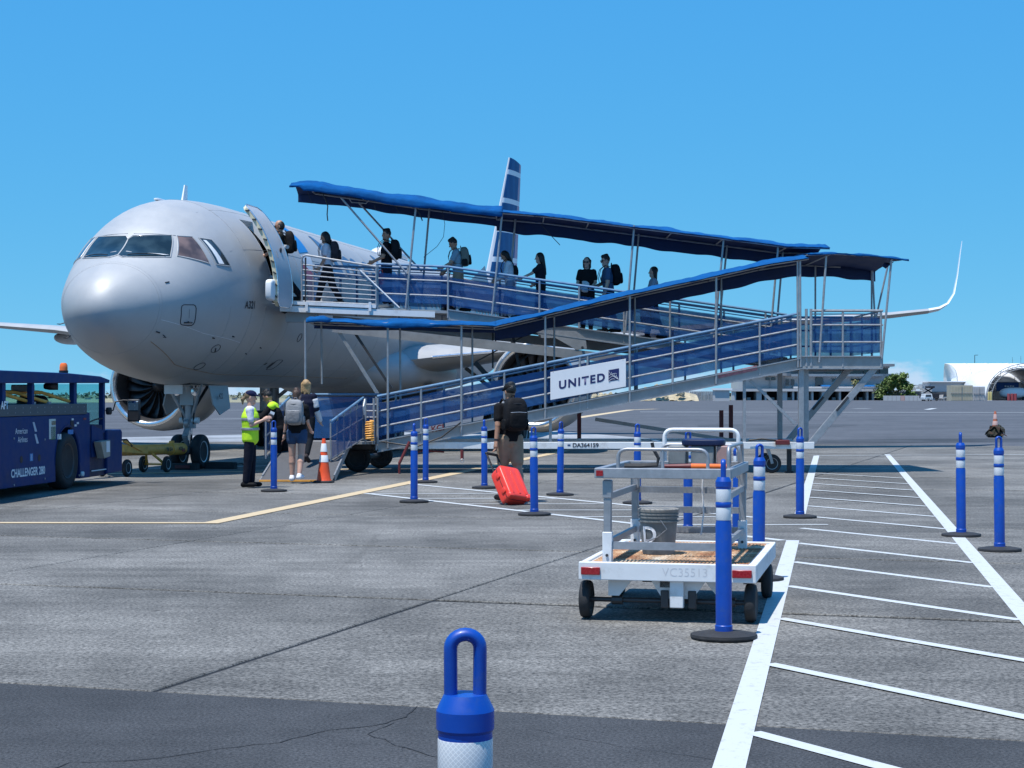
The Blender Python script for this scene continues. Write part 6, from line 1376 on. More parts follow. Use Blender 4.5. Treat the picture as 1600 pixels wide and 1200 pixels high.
# upper flight, left to right
t, J = person('balding man in black stepping through the aircraft door', UD(441, 39.15), 184, 1.84, legs=WALK, arms=((20, 40, 5, 0), (-10, 20, 6, 0)), head=(0, 5), hair=((.02, .015, .012), 'balding'), shirt=((.012, .014, .014), 'short'), extras=('glasses',), lean=4, group=PG)
backpack('black backpack on the man at the aircraft door', J, (.012, .012, .014), .34, .5, .2)
t, J = person('woman in a white tee and black trousers walking beside the barred gate', UD(512, 39.35), 180, 1.63, True, legs=((18, 4), (-14, 14)), arms=((5, 25, 4, 0), (8, 30, 6, 10)), head=(0, 14), hair=((.008, .007, .007), 'long'), shirt=((.62, .60, .66), 'short'), shoes=(.1, .08, .07), lean=3, skin=TAN, group=PG)
backpack('dark maroon-grey backpack on the woman in the white tee', J, (.045, .035, .042), .30, .46, .18, drop=-.02)
t, J = person('man in a black tee looking back towards the camera by the diagonal canopy strut', UD(604, 39.35), 176, 1.70, legs=STAND, arms=((10, 55, 8, 20), (0, 15, 8, 0)), head=(40, 2), hair=((.012, .01, .009), 'short'), shirt=((.012, .012, .014), 'short'), pants=((.015, .018, .035), 'long'), shoes=(.5, .5, .5), lean=0, group=PG)
backpack('black backpack on the man under the diagonal canopy strut', J, (.014, .014, .017), .32, .46, .2)
bag = thing('handbag', 'small coral red bag held by the man under the diagonal canopy strut', 'bag', W(595, 436, 39.1)); g = MB(); g.sell((0, 0, 0), (.17, .12, .24), .7, .7); g.build('pouch', cloth((.62, .08, .06)), bag); g = MB(); g.tube([(-.05, 0, .1), (-.03, 0, .2), (.03, 0, .2), (.05, 0, .1)], .01, 6); g.build('handle', cloth((.62, .08, .06)), bag)
t, J = person('young man in a light blue tee and tan shorts pulling a dark case', UD(716, 39.35), 180, 1.62, legs=((14, 6), (-10, 10)), arms=((25, 35, 8, 0), (22, 25, 10, 0)), head=(0, 24), hair=((.012, .01, .009), 'short'), shirt=((.22, .33, .40), 'short'), pants=((.34, .26, .19), 'knee'), skin=TAN, lean=6, group=PG)
backpack('olive grey backpack with black base on the young man in light blue', J, (.16, .17, .145), .31, .44, .19, col2=(.015, .015, .016))
cs = thing('carry_on_case', 'dark blue upright case in front of the young man in light blue', 'suitcase', UD(699, 39.2)); g = MB(); g.sell((0, 0, .36), (.24, .38, .60), .3, .3, 24, 14); g.build('shell', cloth((.012, .02, .06), .5), cs)
for y in (-.1, .1): g = MB(); g.cyl((.02, y, .64), (.06, y, .86), .008); g.build('handle_rod', M['dark_metal'], cs)
g = MB(); g.cyl((.06, -.11, .87), (.06, .11, .87), .014); g.build('grip', M['black'], cs)
for x, y in ((.08, .14), (-.08, .14), (.08, -.14), (-.08, -.14)): g = MB(); g.cyl((x, y - .012, .03), (x, y + .012, .03), .03, n=12); g.build('wheel', M['rubber'], cs)
t, J = person('girl with long black hair in a white long-sleeved top, head bowed', UD(797, 39.45), 182, 1.52, True, legs=((12, 6), (-10, 10)), arms=((15, 45, 4, 10), (12, 50, 4, 10)), head=(0, 32), hair=((.007, .006, .006), 'long'), shirt=((.60, .60, .64), 'long'), pants=((.20, .24, .34), 'long'), lean=6, skin=TAN, group=PG)
backpack('small black backpack on the bowed girl in white', J, (.012, .012, .015), .23, .26, .12, pockets=False)
t, J = person('girl with long black hair in a black tee reaching forward', UD(845, 39.45), 180, 1.55, True, legs=((10, 4), (-8, 8)), arms=((52, 14, 6, 5), (-18, 75, 10, 25)), head=(0, 6), hair=((.008, .007, .007), 'long'), shirt=((.015, .017, .025), 'short'), pants=((.012, .012, .016), 'long'), lean=2, skin=PALE, group=PG)
t, J = person('woman with dark sunglasses in a black scoop tee facing the camera', UD(917, 39.4), 262, 1.58, True, legs=STAND, arms=((16, 45, 12, 34), (16, 45, 12, 34)), head=(-8, 6), hair=((.02, .013, .01), 'loose'), shirt=((.012, .012, .013), 'short'), pants=((.018, .018, .022), 'long'), skin=PALE, extras=('sunglasses',), group=PG)
cl_ = thing('folded_jacket', 'pale folded garment held in front by the woman with sunglasses', 'jacket', W(914, 448, 39.12)); g = MB(); g.sell((0, 0, 0), (.17, .10, .26), .6, .6); g.v = [(x + .02 * math.sin(z * 30), y, z) for x, y, z in g.v]; g.build('cloth', cloth((.52, .50, .50)), cl_)
t, J = person('man with glasses in a slate blue tee looking over his shoulder', UD(951, 39.4), 186, 1.70, legs=((10, 5), (-10, 10)), arms=((4, 12, 7, 0), (14, 55, 6, 14)), head=(14, 8), hair=((.012, .009, .008), 'short'), shirt=((.055, .10, .18), 'short'), pants=((.02, .022, .035), 'long'), extras=('glasses',), lean=5, skin=PALE, group=PG)
backpack('black backpack with loop handle on the man in slate blue', J, (.010, .010, .012), .32, .48, .2)
t, J = person('dark-haired passenger in grey lowest on the upper flight, partly under the lower canopy', UD(1021, 39.45), 182, 1.60, legs=((14, 5), (-12, 14)), arms=((10, 25, 6, 0), (10, 25, 6, 0)), head=(0, 2), hair=((.016, .012, .01), 'loose'), shirt=((.28, .29, .34), 'short'), pants=((.012, .014, .024), 'long'), skin=PALE, group=PG)
tb = thing('tote_bag', 'dark tote bag carried by the passenger lowest on the upper flight', 'bag', UD(1013, 39.05, .32)); g = MB(); g.sell((0, 0, .18), (.36, .16, .38), .35, .4); g.build('pouch', cloth((.014, .016, .028)), tb)
for y in (-.05, .05): g = MB(); g.tube([(-.1, y, .34), (-.07, y, .55), (.07, y, .55), (.1, y, .34)], .01, 6); g.build('handle', cloth((.014, .016, .028)), tb)
# at the foot of the ramp
t, J = person('ramp worker in a yellow hi-vis vest and navy cap holding papers', (*G(391, 762).xy, 0), 4, 1.66, True, legs=((2, 2), (-4, 2)), arms=((2, 112, 6, 14), (6, 108, 6, 14)), head=(0, 4), hair=((.20, .13, .07), 'pony'), shirt=((.62, .64, .70), 'short'), pants=((.010, .012, .022), 'long'), shoes=(.008, .008, .009), extras=('navy_cap', 'vest'), skin=PALE)
pp = thing('boarding_papers', 'small papers and scanner in the hands of the vest worker', 'papers', J['M'] @ ((J['lW'] + J['rW']) / 2 + Vector((.11, 0, .03)))); g = MB(); g.box((0, 0, 0), (.10, .07, .16), Euler((0, .5, 0)).to_matrix()); g.build('scanner', M['text_dark'], pp, bevel=.01); g = MB(); g.box((.03, .02, .06), (.08, .004, .12), Euler((0, .4, .3)).to_matrix()); g.build('paper', M['text_white'], pp)
t, J = person('worker in black with a neon yellow vest bending behind the handrail', ((440 - 800) * 36.2 / FPX, 36.0, 0), 176, 1.72, legs=((6, 6), (-8, 4)), arms=((40, 50, 14, 10), (50, 40, 10, 0)), head=(0, 20), lean=20, hair=((.012, .01, .01), 'short'), shirt=((.010, .010, .012), 'long'), pants=((.010, .010, .012), 'long'), extras=())
g = MB(); c_ = J['N']; g.cap(J['lS'] + Vector((-.01, 0, .01)), J['rS'] + Vector((-.01, 0, .01)), .085, .085); g.cap(J['N'] - J['up'] * .05, J['N'] - J['up'] * .16, .12, .13, 1.3); remesh(g, .014, 'neon_yoke', mat('neon_yoke', (.5, .8, .02), .7), t, 2)
t, J = person('woman in a black tee and denim shorts stepping onto the entry ramp', (*G(464, 755).xy, .03), 84, 1.66, True, legs=((3, 3), (-8, 16)), arms=((-4, 14, 10, 0), (6, 50, 8, 6)), head=(-12, 8), hair=((.075, .04, .025), 'bun'), shirt=((.011, .011, .013), 'short'), pants=((.035, .065, .13), 'short'), shoes=(.72, .72, .74), extras=('watch',), skin=PALE)
backpack('light grey backpack with dark pockets on the woman in denim shorts', J, (.27, .27, .28), .33, .48, .2, col2=(.20, .20, .21), strap=(.22, .22, .23))
ph = thing('phone', 'dark phone in the left hand of the woman in denim shorts', 'phone', J['M'] @ (J['lW'] + J['ld'] * .13 + Vector((.02, .02, 0)))); g = MB(); g.box((0, 0, 0), (.02, .075, .15), Euler((.4, .3, .2)).to_matrix()); g.build('case', cloth((.05, .02, .025), .4), ph, bevel=.006)
t, J = person('blonde passenger in navy with white sleeves climbing the entry ramp', (-4.09, 34.9, ze(34.9)), 82, 1.60, True, legs=((16, 8), (-12, 26)), arms=((-4, 16, 8, 0), (4, 18, 12, 0)), head=(8, 0), hair=((.42, .26, .12), 'loose'), shirt=((.014, .016, .035), 'long'), pants=((.010, .012, .016), 'long'), shoes=(.04, .03, .03), skin=PALE)
for n in 'r': g = MB(); g.cap(J[n + 'S'].lerp(J[n + 'E'], .35), J[n + 'S'].lerp(J[n + 'E'], .75), .082, .075); g.cap(J[n + 'E'].lerp(J[n + 'W'], .25), J[n + 'W'], .07, .058); remesh(g, .014, 'white_sleeve', cloth((.62, .62, .64)), t, 2)
# the man with the red case
mp_ = G(797, 784); t, J = person('man in black cap, black tee and khaki shorts pulling a red case', (mp_.x, mp_.y, 0), 112, 1.76, legs=((10, 4), (-12, 14)), arms=((-14, 10, 8, 0), (14, 70, 6, 6)), head=(10, 4), hair=((.010, .009, .008), 'short'), shirt=((.010, .010, .012), 'short'), pants=((.30, .21, .145), 'knee'), shoes=(.014, .012, .012), extras=('cap', 'watch'), skin=(.36, .19, .12))
backpack('large black backpack on the man pulling the red case', J, (.014, .014, .016), .36, .52, .23, drop=-.02)
hand = J['M'] @ (J['lW'] + J['ld'] * .10)
# red hard case
foot = Vector((.08, 26.3, 0)); axis = (hand - foot - Vector((0, 0, .04))); tilt_dir = axis.normalized()
rc = thing('suitcase', 'bright red hard-shell wheeled case tilted behind the man in khaki shorts', 'suitcase', (foot.x, foot.y, .02))
zx = tilt_dir; yx = Vector((0.62, -.78, 0)); yx = (yx - zx * yx.dot(zx)).normalized(); xx = yx.cross(zx).normalized(); MR = Matrix((xx, yx, zx)).transposed()
rc.rotation_euler = MR.to_euler()
redm = mat('red_case_plastic', (.80, .055, .035), .38, 0, .08, 6, coat=.1)
g = MB(); g.sell((0, .0, .34), (.40, .26, .60), .22, .22, 32, 18); g.build('shell', redm, rc, smooth=40)
g = MB(); g.lathe([(1, 0)], (0, 0, 0), 4) if False else g.sell((0, .035, .34), (.412, .012, .612), .2, .2, 28, 12); g.build('seam', M['red_dark'], rc, smooth=30)
for x in (-.13, .0, .13): g = MB(); g.sell((x, .131, .34), (.05, .02, .50), .5, .5, 12, 8); g.build('rib', redm, rc)
for s in (1, -1):
    for z in (.2, .48): g = MB(); g.sell((s * .205, .03, z), (.03, .09, .09), .4, .4, 12, 8); g.build('latch', redm, rc)
    g = MB(); g.cyl((s * .15 - .02, -.1, .035), (s * .15 + .02, -.1, .035), .04, n=14); g.build('wheel', M['rubber'], rc)
    g = MB(); g.sell((s * .165, .085, .075), (.09, .10, .09), .4, .4, 12, 8); g.build('corner_guard', redm, rc)
top = axis.length
for s in (1, -1): g = MB(); g.box((s * .10, -.11, (.55 + top) / 2), (.03, .02, top - .55)); g.build('handle_rod', M['black'], rc, bevel=.004)
g = MB(); g.box((0, -.11, top), (.24, .035, .04)); g.build('grip', M['black'], rc, bevel=.01)
g = MB(); g.tube([(-.07, .02, .645), (-.06, .02, .675), (.06, .02, .675), (.07, .02, .645)], .014, 6); g.build('top_handle', redm, rc)
# ------------------------------------------------------------------ far background
M['pale_wall'] = mat('pale_plaster', (.46, .46, .47), .8, 0, .08, .3, dirt=(.33, .32, .31), dirt_amt=.4, dirt_scale=.15)
M['grey_wall'] = mat('grey_concrete_wall', (.30, .31, .33), .8, 0, .1, .3)
M['roof_grey'] = mat('dark_grey_roof', (.20, .21, .23), .7, 0, .12, .4)
M['roof_white'] = mat('white_membrane', (.80, .81, .82), .5, 0, .03, .2)
M['tan_rock'] = mat('tan_rubble', (.40, .34, .23), .9, 0, .4, .6)
M['dark_void'] = mat('dark_interior', (.02, .022, .03), .9, 0, .2, .5)
M['win'] = wglass('far_window_glass', (.03, .04, .055))
DB = 545.0
def B(u, v, D=DB): return W(u, v, D)
def blk(t, nm, u0, u1, v0, v1, D, dep, m, bev=0):
    a, b = B(u0, v1, D), B(u1, v0, D); loc = t.location
    g = MB(); g.box(((a.x + b.x) / 2 - loc.x, dep / 2 + D - loc.y, (a.z + b.z) / 2), (b.x - a.x, dep, b.z - a.z)); return g.build(nm, m, t, smooth=0, bevel=bev)
def bld(nm, lab, cat, u, D): return thing(nm, lab, cat, (B(u, 620, D).x, D, 0))
# terminal block behind the ramp landing
t = bld('terminal_building', 'two-storey pale terminal building with overhanging roof behind the ramp landing', 'building', 1270, DB)
gv = HORIZON + EYE * FPX / DB
blk(t, 'wall', 1161, 1396, 584, gv, DB + 2, 30, M['pale_wall']); blk(t, 'upper_wall', 1236, 1388, 575, 584.2, DB + 3, 24, M['grey_wall'])
blk(t, 'roof', 1228, 1398, 568.5, 572.5, DB - 3, 36, M['roof_grey']); blk(t, 'parapet', 1236, 1390, 572.3, 575.2, DB + 1, 26, M['pale_wall'])
blk(t, 'roof', 1161, 1236, 583, 587, DB - 1, 30, M['roof_grey']); blk(t, 'fascia', 1236, 1380, 584.3, 588, DB - .6, 4, M['pale_wall'])
for u0, u1, v0, v1 in ((1291, 1318, 580, 583.4), (1320, 1345, 580, 583.4), (1375, 1388, 576, 590), (1274, 1286, 590, 604), (1196, 1212, 590, 594), (1228, 1233, 593, 602), (1236, 1241, 593, 602), (1300, 1307, 592, 596), (1330, 1350, 592, 596), (1350, 1370, 578, 583)):
    blk(t, 'window', u0, u1, v0, v1, DB + 1.5 if v0 > 585 else DB + 2.6, 1, M['win'])
for u in (1203, 1222, 1226): blk(t, 'downpipe', u, u + 1, 588, 606, DB + 1.3, .4, M['grey_wall'])
blk(t, 'balcony', 1240, 1372, 604, 607, DB - 2, 4, M['pale_wall']); blk(t, 'tarp', 1284, 1310, 601.5, 604, DB - 2.5, 3, M['symbol_blue']); blk(t, 'tarp', 1345, 1372, 601.5, 604, DB - 2.5, 3, M['symbol_blue'])
# row of ground-level bays
t = bld('service_shed', 'long low white shed with open dark bays below the terminal', 'shed', 1270, DB - 10); D = DB - 10; gv = HORIZON + EYE * FPX / D
blk(t, 'roof', 1146, 1383, 607.5, 611.5, D - 1, 9, M['pale_wall']); blk(t, 'back_wall', 1146, 1383, 611.5, gv, D + 6, .5, M['dark_void'])
for u in (1147, 1182, 1195, 1217, 1222, 1238, 1246, 1268, 1284, 1291, 1311, 1331, 1354, 1363, 1378): blk(t, 'pier', u, u + (8 if u in (1182, 1222, 1284) else 3), 611.5, gv, D - .3, 6, M['pale_wall'])
for u in (1167, 1204, 1230, 1300, 1342): blk(t, 'crate', u, u + 6, 621, gv, D + 2, 3, M['galv_flat'])
# shed box, wall, rubble
t = bld('white_hut', 'small windowless white hut with a sloped roof left of the low shed', 'hut', 1130, 470); gv = HORIZON + EYE * FPX / 470
blk(t, 'wall', 1117, 1140, 609.5, gv, 470, 5, M['pale_wall']); blk(t, 'roof', 1115.5, 1144, 606.5, 609.7, 469.5, 6, M['roof_white'])
t = bld('corrugated_wall', 'grey corrugated fence behind the rubble mound', 'fence', 1095, 520); gv = HORIZON + EYE * FPX / 520
for k in range(14): blk(t, 'panel', 1078 + k * 2.8, 1080.4 + k * 2.8, 611.5, gv, 520 + (k % 2) * .2, .3, M['galv_flat'])
t = bld('white_container', 'short white container between the rubble and the corrugated fence', 'container', 1071, 500); gv = HORIZON + EYE * FPX / 500
blk(t, 'body', 1065, 1077, 611, gv - 1, 500, 5, M['pale_wall'])
rr = random.Random(11)
t = thing('rubble_mound', 'tan mound of rubble across the tarmac below the lower ramp', 'rubble', (B(1030, 620, 480).x, 480, 0)); rubble_me = {}
for k in range(90):
    u = rr.uniform(905, 1080); base = B(u, 620, rr.uniform(470, 490)); hmax = 3.6 * max(.15, 1 - ((u - 1035) / 75)**2) if u > 960 else 1.4; s = rr.uniform(.7, 1.9)
    q = k % 6
    if q not in rubble_me:
        g = MB(); r2 = random.Random(q); g.sell((0, 0, 0), (1.4, 1.2, .9), 1, 1, 8, 6); g.v = [tuple(Vector(p_) * r2.uniform(.75, 1.2)) for p_ in g.v]; o = g.build('stone', M['tan_rock'], t, smooth=0); rubble_me[q] = o.data
    else: o = bpy.data.objects.new('stone', rubble_me[q]); COL.objects.link(o); o.parent = t
    o.location = (base.x - t.location.x, base.y - 480, rr.uniform(.1, hmax)); o.scale = (s, s, s); o.rotation_euler = (rr.random() * 6, rr.random() * 6, rr.random() * 6)
g = MB(); rows = []
for j in range(7):
    rows.append([Vector((B(u, 620, 480).x - t.location.x, (j - 3) * 3.0, (3.2 * max(0, 1 - ((u - 1035) / 80)**2) if u > 962 else .9) * math.cos((j - 3) / 3 * 1.5) + .5 * noise.noise((u * .1, j, 0)) - .1)) for u in range(895, 1090, 4)])
g.sheet(rows); g.build('mound', M['tan_rock'], t, smooth=0)
# white fabric hangar with open truss end
HD = 560.0; gv = HORIZON + EYE * FPX / HD
t = bld('fabric_hangar', 'large white fabric hangar with rounded roof at the right edge', 'hangar', 1560, HD)
sx = HD / FPX; x0, x1 = B(1485, 620, HD).x, B(1720, 620, HD).x; zt_ = B(0, 567, HD).z
g = MB(); rows = []
for i in range(13):
    a = math.pi * i / 12; rows.append([Vector((x - t.location.x, 9 - 9 * math.cos(a), zt_ * (math.sin(a) ** .35))) for x in (x0 + 2.4 - 2.0 * (1 - abs(math.cos(a))), x1)])
g.sheet(rows); o = g.build('membrane', M['roof_white'], t, smooth=60); o.modifiers.new('solid', 'SOLIDIFY').thickness = .15
g = MB(); g.poly([(x0 + 2.2 - t.location.x - 1.6 * (1 - abs(math.cos(math.pi * i / 12))), 9 - 9 * math.cos(math.pi * i / 12), zt_ * (max(0, math.sin(math.pi * i / 12)) ** .35)) for i in range(13)]); g.build('gable', M['roof_white'], t, smooth=0)
for k in range(1, 7): g = MB(); x = x0 + (x1 - x0) * k / 7 - t.location.x; g.tube([(x, 8.98 - 9.05 * math.cos(math.pi * i / 12), (zt_ + .06) * (max(0, math.sin(math.pi * i / 12)) ** .35)) for i in range(13)], .10, 5); g.build('rib_seam', M['pale_wall'], t)
# truss arch (open end of a second tent)
t = bld('truss_tent', 'grey truss arch framing an open tent with a blue panel beside the hangar', 'tent', 1575, 520); D = 520; gv = HORIZON + EYE * FPX / D
def arcp(f, r): a = math.pi * f; cx, rw, hh = B(1606, 620, D).x, B(1606, 620, D).x - B(1541, 620, D).x, B(0, 568, D).z; return Vector((cx - rw * r * math.cos(a) - t.location.x, 0, hh * r * math.sin(a) ** .8))
N_ = 26
for r_, y in ((1.0, 0), (.87, 0), (.93, 2)): g = MB(); g.tube([arcp(i / N_, r_) + Vector((0, y, 0)) for i in range(N_ + 1)], .13, 6); g.build('truss_chord', M['galv_flat'], t)
for i in range(N_):
    g = MB(); a, b = arcp(i / N_, 1.0 if i % 2 else .87), arcp((i + 1) / N_, .87 if i % 2 else 1.0); g.cyl(a, b, .08, n=5); g.build('truss_web', M['galv_flat'], t)
g = MB(); rows = [[arcp(i / 20, .9) + Vector((0, y, 0)) for i in range(21)] for y in (4, 40)]; g.sheet(rows); o = g.build('membrane', M['roof_white'], t, smooth=60); o.modifiers.new('solid', 'SOLIDIFY').thickness = .1
blk(t, 'back_wall', 1555, 1660, 597, gv, D + 40, .4, M['roof_white']); 
blk(t, 'blue_panel', 1557, 1592, 597.5, 611, D + 20, .4, mat('blue_panel', (.02, .09, .30), .6)); blk(t, 'valance', 1556, 1640, 596.6, 597.6, D + 19, .4, M['grey_wall'])
for k, (u, v) in enumerate(((1570, 602.5), (1574, 602.7), (1578, 602.3), (1582, 602.5))): blk(t, 'panel_letter', u, u + 2.6, v, v + 2, D + 19.6, .2, M['text_white'])
t = bld('white_airplane_nose', 'white vehicle partly inside the truss tent', 'vehicle', 1585, 530); g = MB(); g.sell((0, 0, 2.2), (9, 5, 3.4), .8, .8); g.build('body', M['roof_white'], t); 
for x in (-2.6, 2.2): wheel(t, (x, -2.0, .6), .6, .5, (0, 1, 0), 'dark_metal')
t = bld('red_drum', 'red drum stack in front of the white vehicle in the tent', 'drum', 1580, 505)
for x in (-.7, .3, 1.2): g = MB(); g.lathe([(.001, 0), (.45, 0), (.47, .5), (.45, 1.0), (.47, 1.5), (.45, 2.0), (.001, 2.02)], (x, 0, 0), 14); g.build('drum', mat('faded_red', (.32, .06, .07), .6), t)
for u in (1545, 1548.5): 
    t = bld('yellow_post', 'yellow guard post beside the truss tent, %s one' % ('left' if u < 1547 else 'right'), 'post', u, 500); g = MB(); g.lathe([(.001, 0), (.32, 0), (.32, 2.3), (.25, 2.5), (.001, 2.55)], (0, 0, 0), 12); g.build('tube', mat('pale_yellow_paint', (.5, .42, .18), .6), t); g = MB(); g.lathe([(.5, 0), (.5, .1), (.32, .12)], (0, 0, 0), 12); g.build('footing', M['pale_wall'], t)
# containers and long white sheds between tree and hangar
cmat = mat('cream_container', (.47, .42, .32), .6, 0, .15, .4)
for u0, u1, v0, D, lab, mm in ((1486, 1520, 602, 495, 'cream shipping container stacked in front of the hangar, left one', cmat), (1521.5, 1539, 604, 500, 'pale shipping container in front of the hangar, right one', M['pale_wall'])):
    t = bld('shipping_container', lab, 'container', (u0 + u1) / 2, D); gv = HORIZON + EYE * FPX / D; blk(t, 'body', u0, u1, v0, gv, D, 5, mm)
    for k in range(int((u1 - u0) / 2.4)): blk(t, 'corrugation', u0 + .6 + k * 2.4, u0 + 1.6 + k * 2.4, v0 + 1, gv - 1, D - .12, .12, mm)
    um = (u0 + u1) / 2; blk(t, 'door_bar', um, um + .5, v0 + .5, gv - .6, D - .25, .12, M['galv_flat']); blk(t, 'frame_band', u0, u1, (v0 + gv) / 2 - .4, (v0 + gv) / 2 + .4, D - .25, .12, M['grey_wall'])
t = bld('long_white_shed', 'long blank white shed with a dark band left of the shipping containers', 'shed', 1478, 555); gv = HORIZON + EYE * FPX / 555
blk(t, 'wall', 1455, 1523, 597, gv, 555, 12, M['pale_wall']); blk(t, 'roof', 1454, 1524, 595.6, 597, 554, 14, M['roof_white']); blk(t, 'opening', 1455, 1479, 612, 621, 554.6, .5, M['win'])
t = bld('low_white_building', 'low white building with a dark window strip right of the palm tree', 'building', 1425, 560); gv = HORIZON + EYE * FPX / 560
blk(t, 'wall', 1407, 1440, 611, gv, 560, 10, M['pale_wall']); blk(t, 'roof', 1406, 1441, 610, 611.3, 559, 12, M['roof_white']); blk(t, 'window', 1410.5, 1437, 612.8, 618, 559.6, .5, M['win'])
t = bld('white_barrier_wall', 'long low white barrier in front of the palm tree', 'barrier', 1410, 500); gv = HORIZON + EYE * FPX / 500
for k in range(9): blk(t, 'segment', 1381 + k * 6.6, 1387.2 + k * 6.6, 618.2, gv, 500, .8, M['pale_wall'] if k != 4 else mat('pink_segment', (.5, .33, .3), .7))
t = bld('roof_cluster', 'distant pale houses on the hillside between palm tree and white shed', 'houses', 1430, 900)
rr = random.Random(5)
for k in range(16): u = rr.uniform(1412, 1462); v = rr.uniform(600, 608); blk(t, 'house_wall', u, u + rr.uniform(3, 6), v, v + 6, 900 + k * 2, 8, M['pale_wall']); 
for k in range(10): u = rr.uniform(1412, 1460); v = rr.uniform(600, 606); blk(t, 'house_roof', u, u + rr.uniform(3, 6), v, v + 1.2, 895 + k * .5, 6, M['roof_white'])
# pickup / vans on the far apron
def far_van(lab, u, D, col, L=4.6, H=1.9):
    t = thing('parked_van', lab, 'van', (B(u, 620, D).x, D, 0)); m_ = mat('van_paint', col, .3, 0, .04, 2, coat=.4)
    g = MB(); g.loft([[Vector((x * L / 4.6, y, z * H / 1.9)) for x, z in ((-1.0, .35), (1.0, .35), (1.02, .95), (.9, 1.15), (.78, 1.85), (-.78, 1.85), (-.9, 1.15), (-1.02, .95))] for y in (-2.0, 2.2)]); recalc(g.build('body', m_, t, smooth=20, bevel=.08))
    g = MB(); g.prism([(-.74, -2.02, 1.15), (.74, -2.02, 1.15), (.66, -2.02, 1.72), (-.66, -2.02, 1.72)], (0, -.03, 0)); recalc(g.build('windscreen', M['win'], t, smooth=0))
    for x in (-.72, .72):
        g = MB(); g.box((x, -2.03, .82), (.3, .04, .16)); g.build('headlight', M['chrome'], t, bevel=.02)
        for y in (-1.3, 1.5): wheel(t, (x * 1.15, y, .36), .36, .24, (1, 0, 0), 'galv')
    g = MB(); g.box((0, -2.04, .62), (.7, .04, .16)); g.build('grille', M['black'], t)
    return t
far_van('white van facing the camera in front of the long white shed', 1448, 470, (.7, .71, .72), 5.4, 2.0)
far_van('small pale van right of the white van, beside the containers', 1475, 520, (.55, .5, .45), 5, 1.7)
t = bld('lift_truck', 'dark lift truck with raised platform behind the white van', 'truck', 1452, 485); 
g = MB(); g.box((0, 0, 1.4), (5.0, 2.2, 1.4)); g.build('cab', M['dark_void'], t, bevel=.1); g = MB(); g.bar((-1.8, 0, 2.0), (1.0, 0, 3.6), .5, .3); g.bar((1.0, 0, 2.0), (-1.2, 0, 3.4), .5, .3); g.build('scissor_arm', M['black'], t); g = MB(); g.box((0.2, 0, 3.8), (2.2, 1.8, .5)); g.build('platform', M['dark_void'], t)
for x in (-1.8, 1.8): wheel(t, (x, -1.0, .5), .5, .35, (0, 1, 0), 'dark_metal')
# light pole, masts
t = thing('street_lamp', 'black lamp post rising behind the hangar roof', 'street lamp', (B(1523, 620, 600).x, 600, 0)); p = B(1523, 555, 600)
g = MB(); g.cyl((0, 0, 0), (0, 0, p.z), .14, .10, 8); g.build('pole', M['black'], t); g = MB(); g.bar((-.05, 0, p.z), (1.1, 0, p.z + .05), .25, .16); g.build('lamp_head', M['black'], t)
for u, v in ((1582, 558), (1595, 556)):
    t = thing('antenna_mast', 'thin antenna mast behind the hangar, %s of two' % ('left' if u < 1590 else 'right'), 'mast', (B(u, 620, 640).x, 640, 0)); g = MB(); g.cyl((0, 0, 0), (0, 0, B(u, v, 640).z), .09, .04, 6); g.build('mast', M['black'], t); g = MB(); g.box((0, 0, B(u, v, 640).z * .93), (.5, .05, .05)); g.build('cross_arm', M['black'], t)
# trees: trunk, limbs and leaf clumps
def leaf_tree(name, lab, u, D, base, crown_h, crown_w, col, seed, n=900, palm=False):
    loc = B(u, 620, D); t = thing(name, lab, 'tree', (loc.x, D, 0)); rr = random.Random(seed); bark = mat('bark', (.13, .10, .08), .9, 0, .3, 3)
    g = MB(); g.tube([(0, 0, 0), (.15, 0, base * .5), (-.1, .1, base + crown_h * .35)], .28, 8); g.build('trunk', bark, t)
    for k in range(5): a = k * 1.26; g = MB(); g.cyl((0, 0, base), (crown_w * .32 * math.cos(a), crown_w * .32 * math.sin(a), base + crown_h * .5), .12, .05, 6); g.build('limb', bark, t)
    g = MB(); cl = [(rr.uniform(-.5, .5) * crown_w, rr.uniform(-.5, .5) * crown_w, base + crown_h * (rr.random()**.8)) for _ in range(70)]
    cl = [(x * (1.1 - .75 * max(0, (z - base) / crown_h - .25)), y, z) for x, y, z in cl]
    for _ in range(n):
        cx, cy, cz = rr.choice(cl); p_ = Vector((cx + rr.gauss(0, .4), cy + rr.gauss(0, .4), cz + rr.gauss(0, .35))); s = rr.uniform(.4, .95); e_ = Euler((rr.uniform(-.9, .9), rr.uniform(-.9, .9), rr.uniform(0, 6.3))).to_matrix()
        g.add([p_ + e_ @ Vector(q) * s for q in ((-.5, 0, 0), (0, -.28, .05), (.6, 0, 0), (0, .28, .05))], [(0, 1, 2, 3)])
    g.build('crown', mat('foliage', col, .6, 0, .45, .9), t, smooth=0)
    if palm:
        for k in range(9):
            a = k * .7; g = MB(); top = Vector((.6, 0, base + crown_h)); g.cyl((.3, 0, base), top, .14, .1, 6) if k == 0 else None; rows = []
            for i in range(6): s_ = i / 5; c_ = top + Vector((math.cos(a), math.sin(a), 0)) * 2.2 * s_ + Vector((0, 0, .9 * s_ - 1.9 * s_ * s_)); wv = Vector((-math.sin(a), math.cos(a), 0)) * .28 * (1 - s_ * .8); rows.append([c_ - wv, c_ + Vector((0, 0, .08)), c_ + wv])
            g.sheet(rows); g.build('frond', mat('palm_green', (.10, .13, .03), .6), t)
leaf_tree('palm_tree', 'bushy green tree with palm tops right of the terminal building', 1402, 520, 0.6, 6.8, 9.0, (.11, .17, .035), 3, 5200, True)
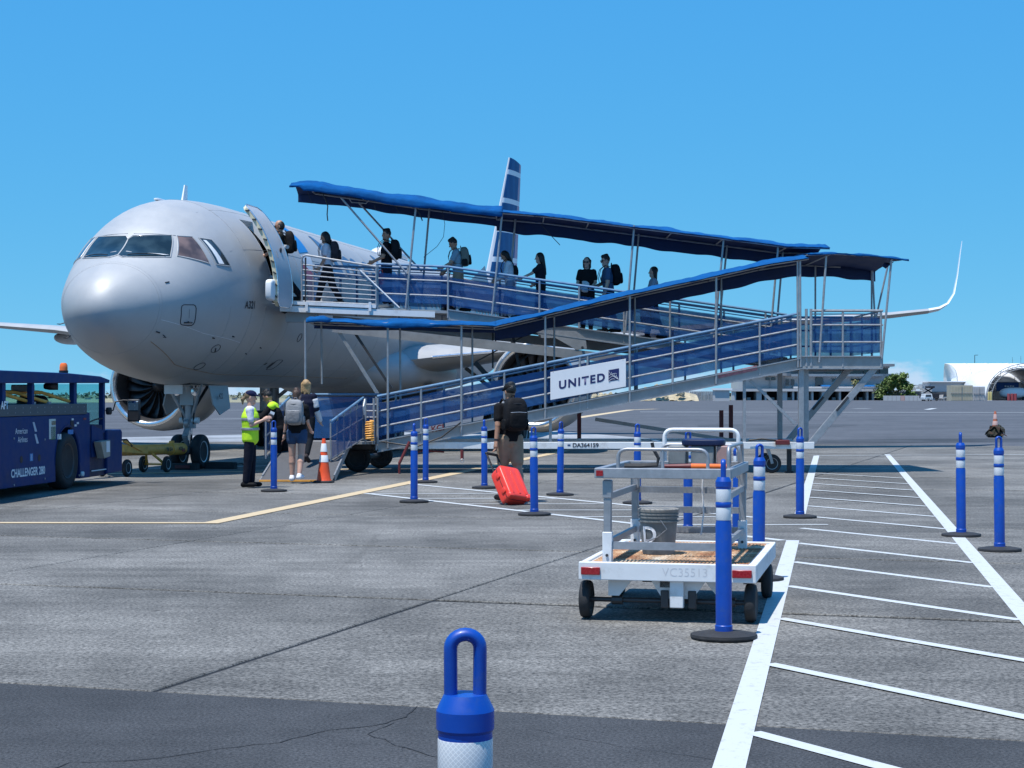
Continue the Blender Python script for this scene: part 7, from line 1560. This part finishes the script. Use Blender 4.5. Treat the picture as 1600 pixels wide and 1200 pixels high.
leaf_tree('round_tree', 'smaller green tree against the end of the terminal building', 1384, 530, .4, 5.0, 6.0, (.07, .11, .03), 8, 2200)
leaf_tree('small_palm', 'thin yellowish palm in front of the terminal windows', 1337, 535, 3.5, 2.2, 1.6, (.20, .18, .06), 12, 160, True)
# far left: dry field, tree line, pale sheds
g = MB(); g.poly([(-900, 331, .02), (-30, 381, .02), (-25, 800, .02), (-1200, 800, .02)]); struct(g.build('dry_field', M['dry_grass'], smooth=0))
def treeline(nm, lab, X0, X1, Y, hgt, col, seed):
    g = MB(); rr = random.Random(seed); n = int((X1 - X0) / 2.2)
    for k in range(n * 5):
        x = rr.uniform(X0, X1); hh = hgt * (.55 + .45 * noise.noise((x * .02, seed, 0)) + .25 * rr.random()); p_ = Vector((x, Y + rr.uniform(-8, 8), rr.random() * max(hh, .5))); s = rr.uniform(1.2, 2.8); e_ = Euler((rr.uniform(-1, 1), rr.uniform(-1, 1), rr.uniform(0, 6))).to_matrix()
        g.add([p_ + e_ @ Vector(q) * s for q in ((-.6, 0, 0), (0, -.4, .1), (.6, 0, 0), (0, .4, .1))], [(0, 1, 2, 3)])
    o = g.build(nm, mat('far_scrub', col, .8, 0, .4, .2), smooth=0); o['kind'] = 'stuff'; o['label'] = lab; return o
treeline('far_treeline', 'dark green line of distant trees along the left horizon', -420, 30, 830, 3.6, (.045, .06, .04), 2)
treeline('far_scrub', 'low scrub along the horizon behind the ramp', 30, 190, 700, 3.0, (.07, .07, .045), 6)
for k, (u, D) in enumerate(((135, 640), (152, 650), (98, 660), (365, 600), (470, 640))):
    t = bld('far_hut', 'tiny pale hut on the far field, ' + ('behind the tug cab window', 'just left of the engine', 'above the tug front wheel', 'under the aircraft nose', 'behind the main gear')[k], 'hut', u, D); gv = HORIZON + EYE * FPX / D
    blk(t, 'wall', u - 3, u + 3, gv - 3.2, gv, D, 4, M['pale_wall']); blk(t, 'roof', u - 3.5, u + 3.5, gv - 4, gv - 3.2, D - .5, 5, M['tan_rock'])
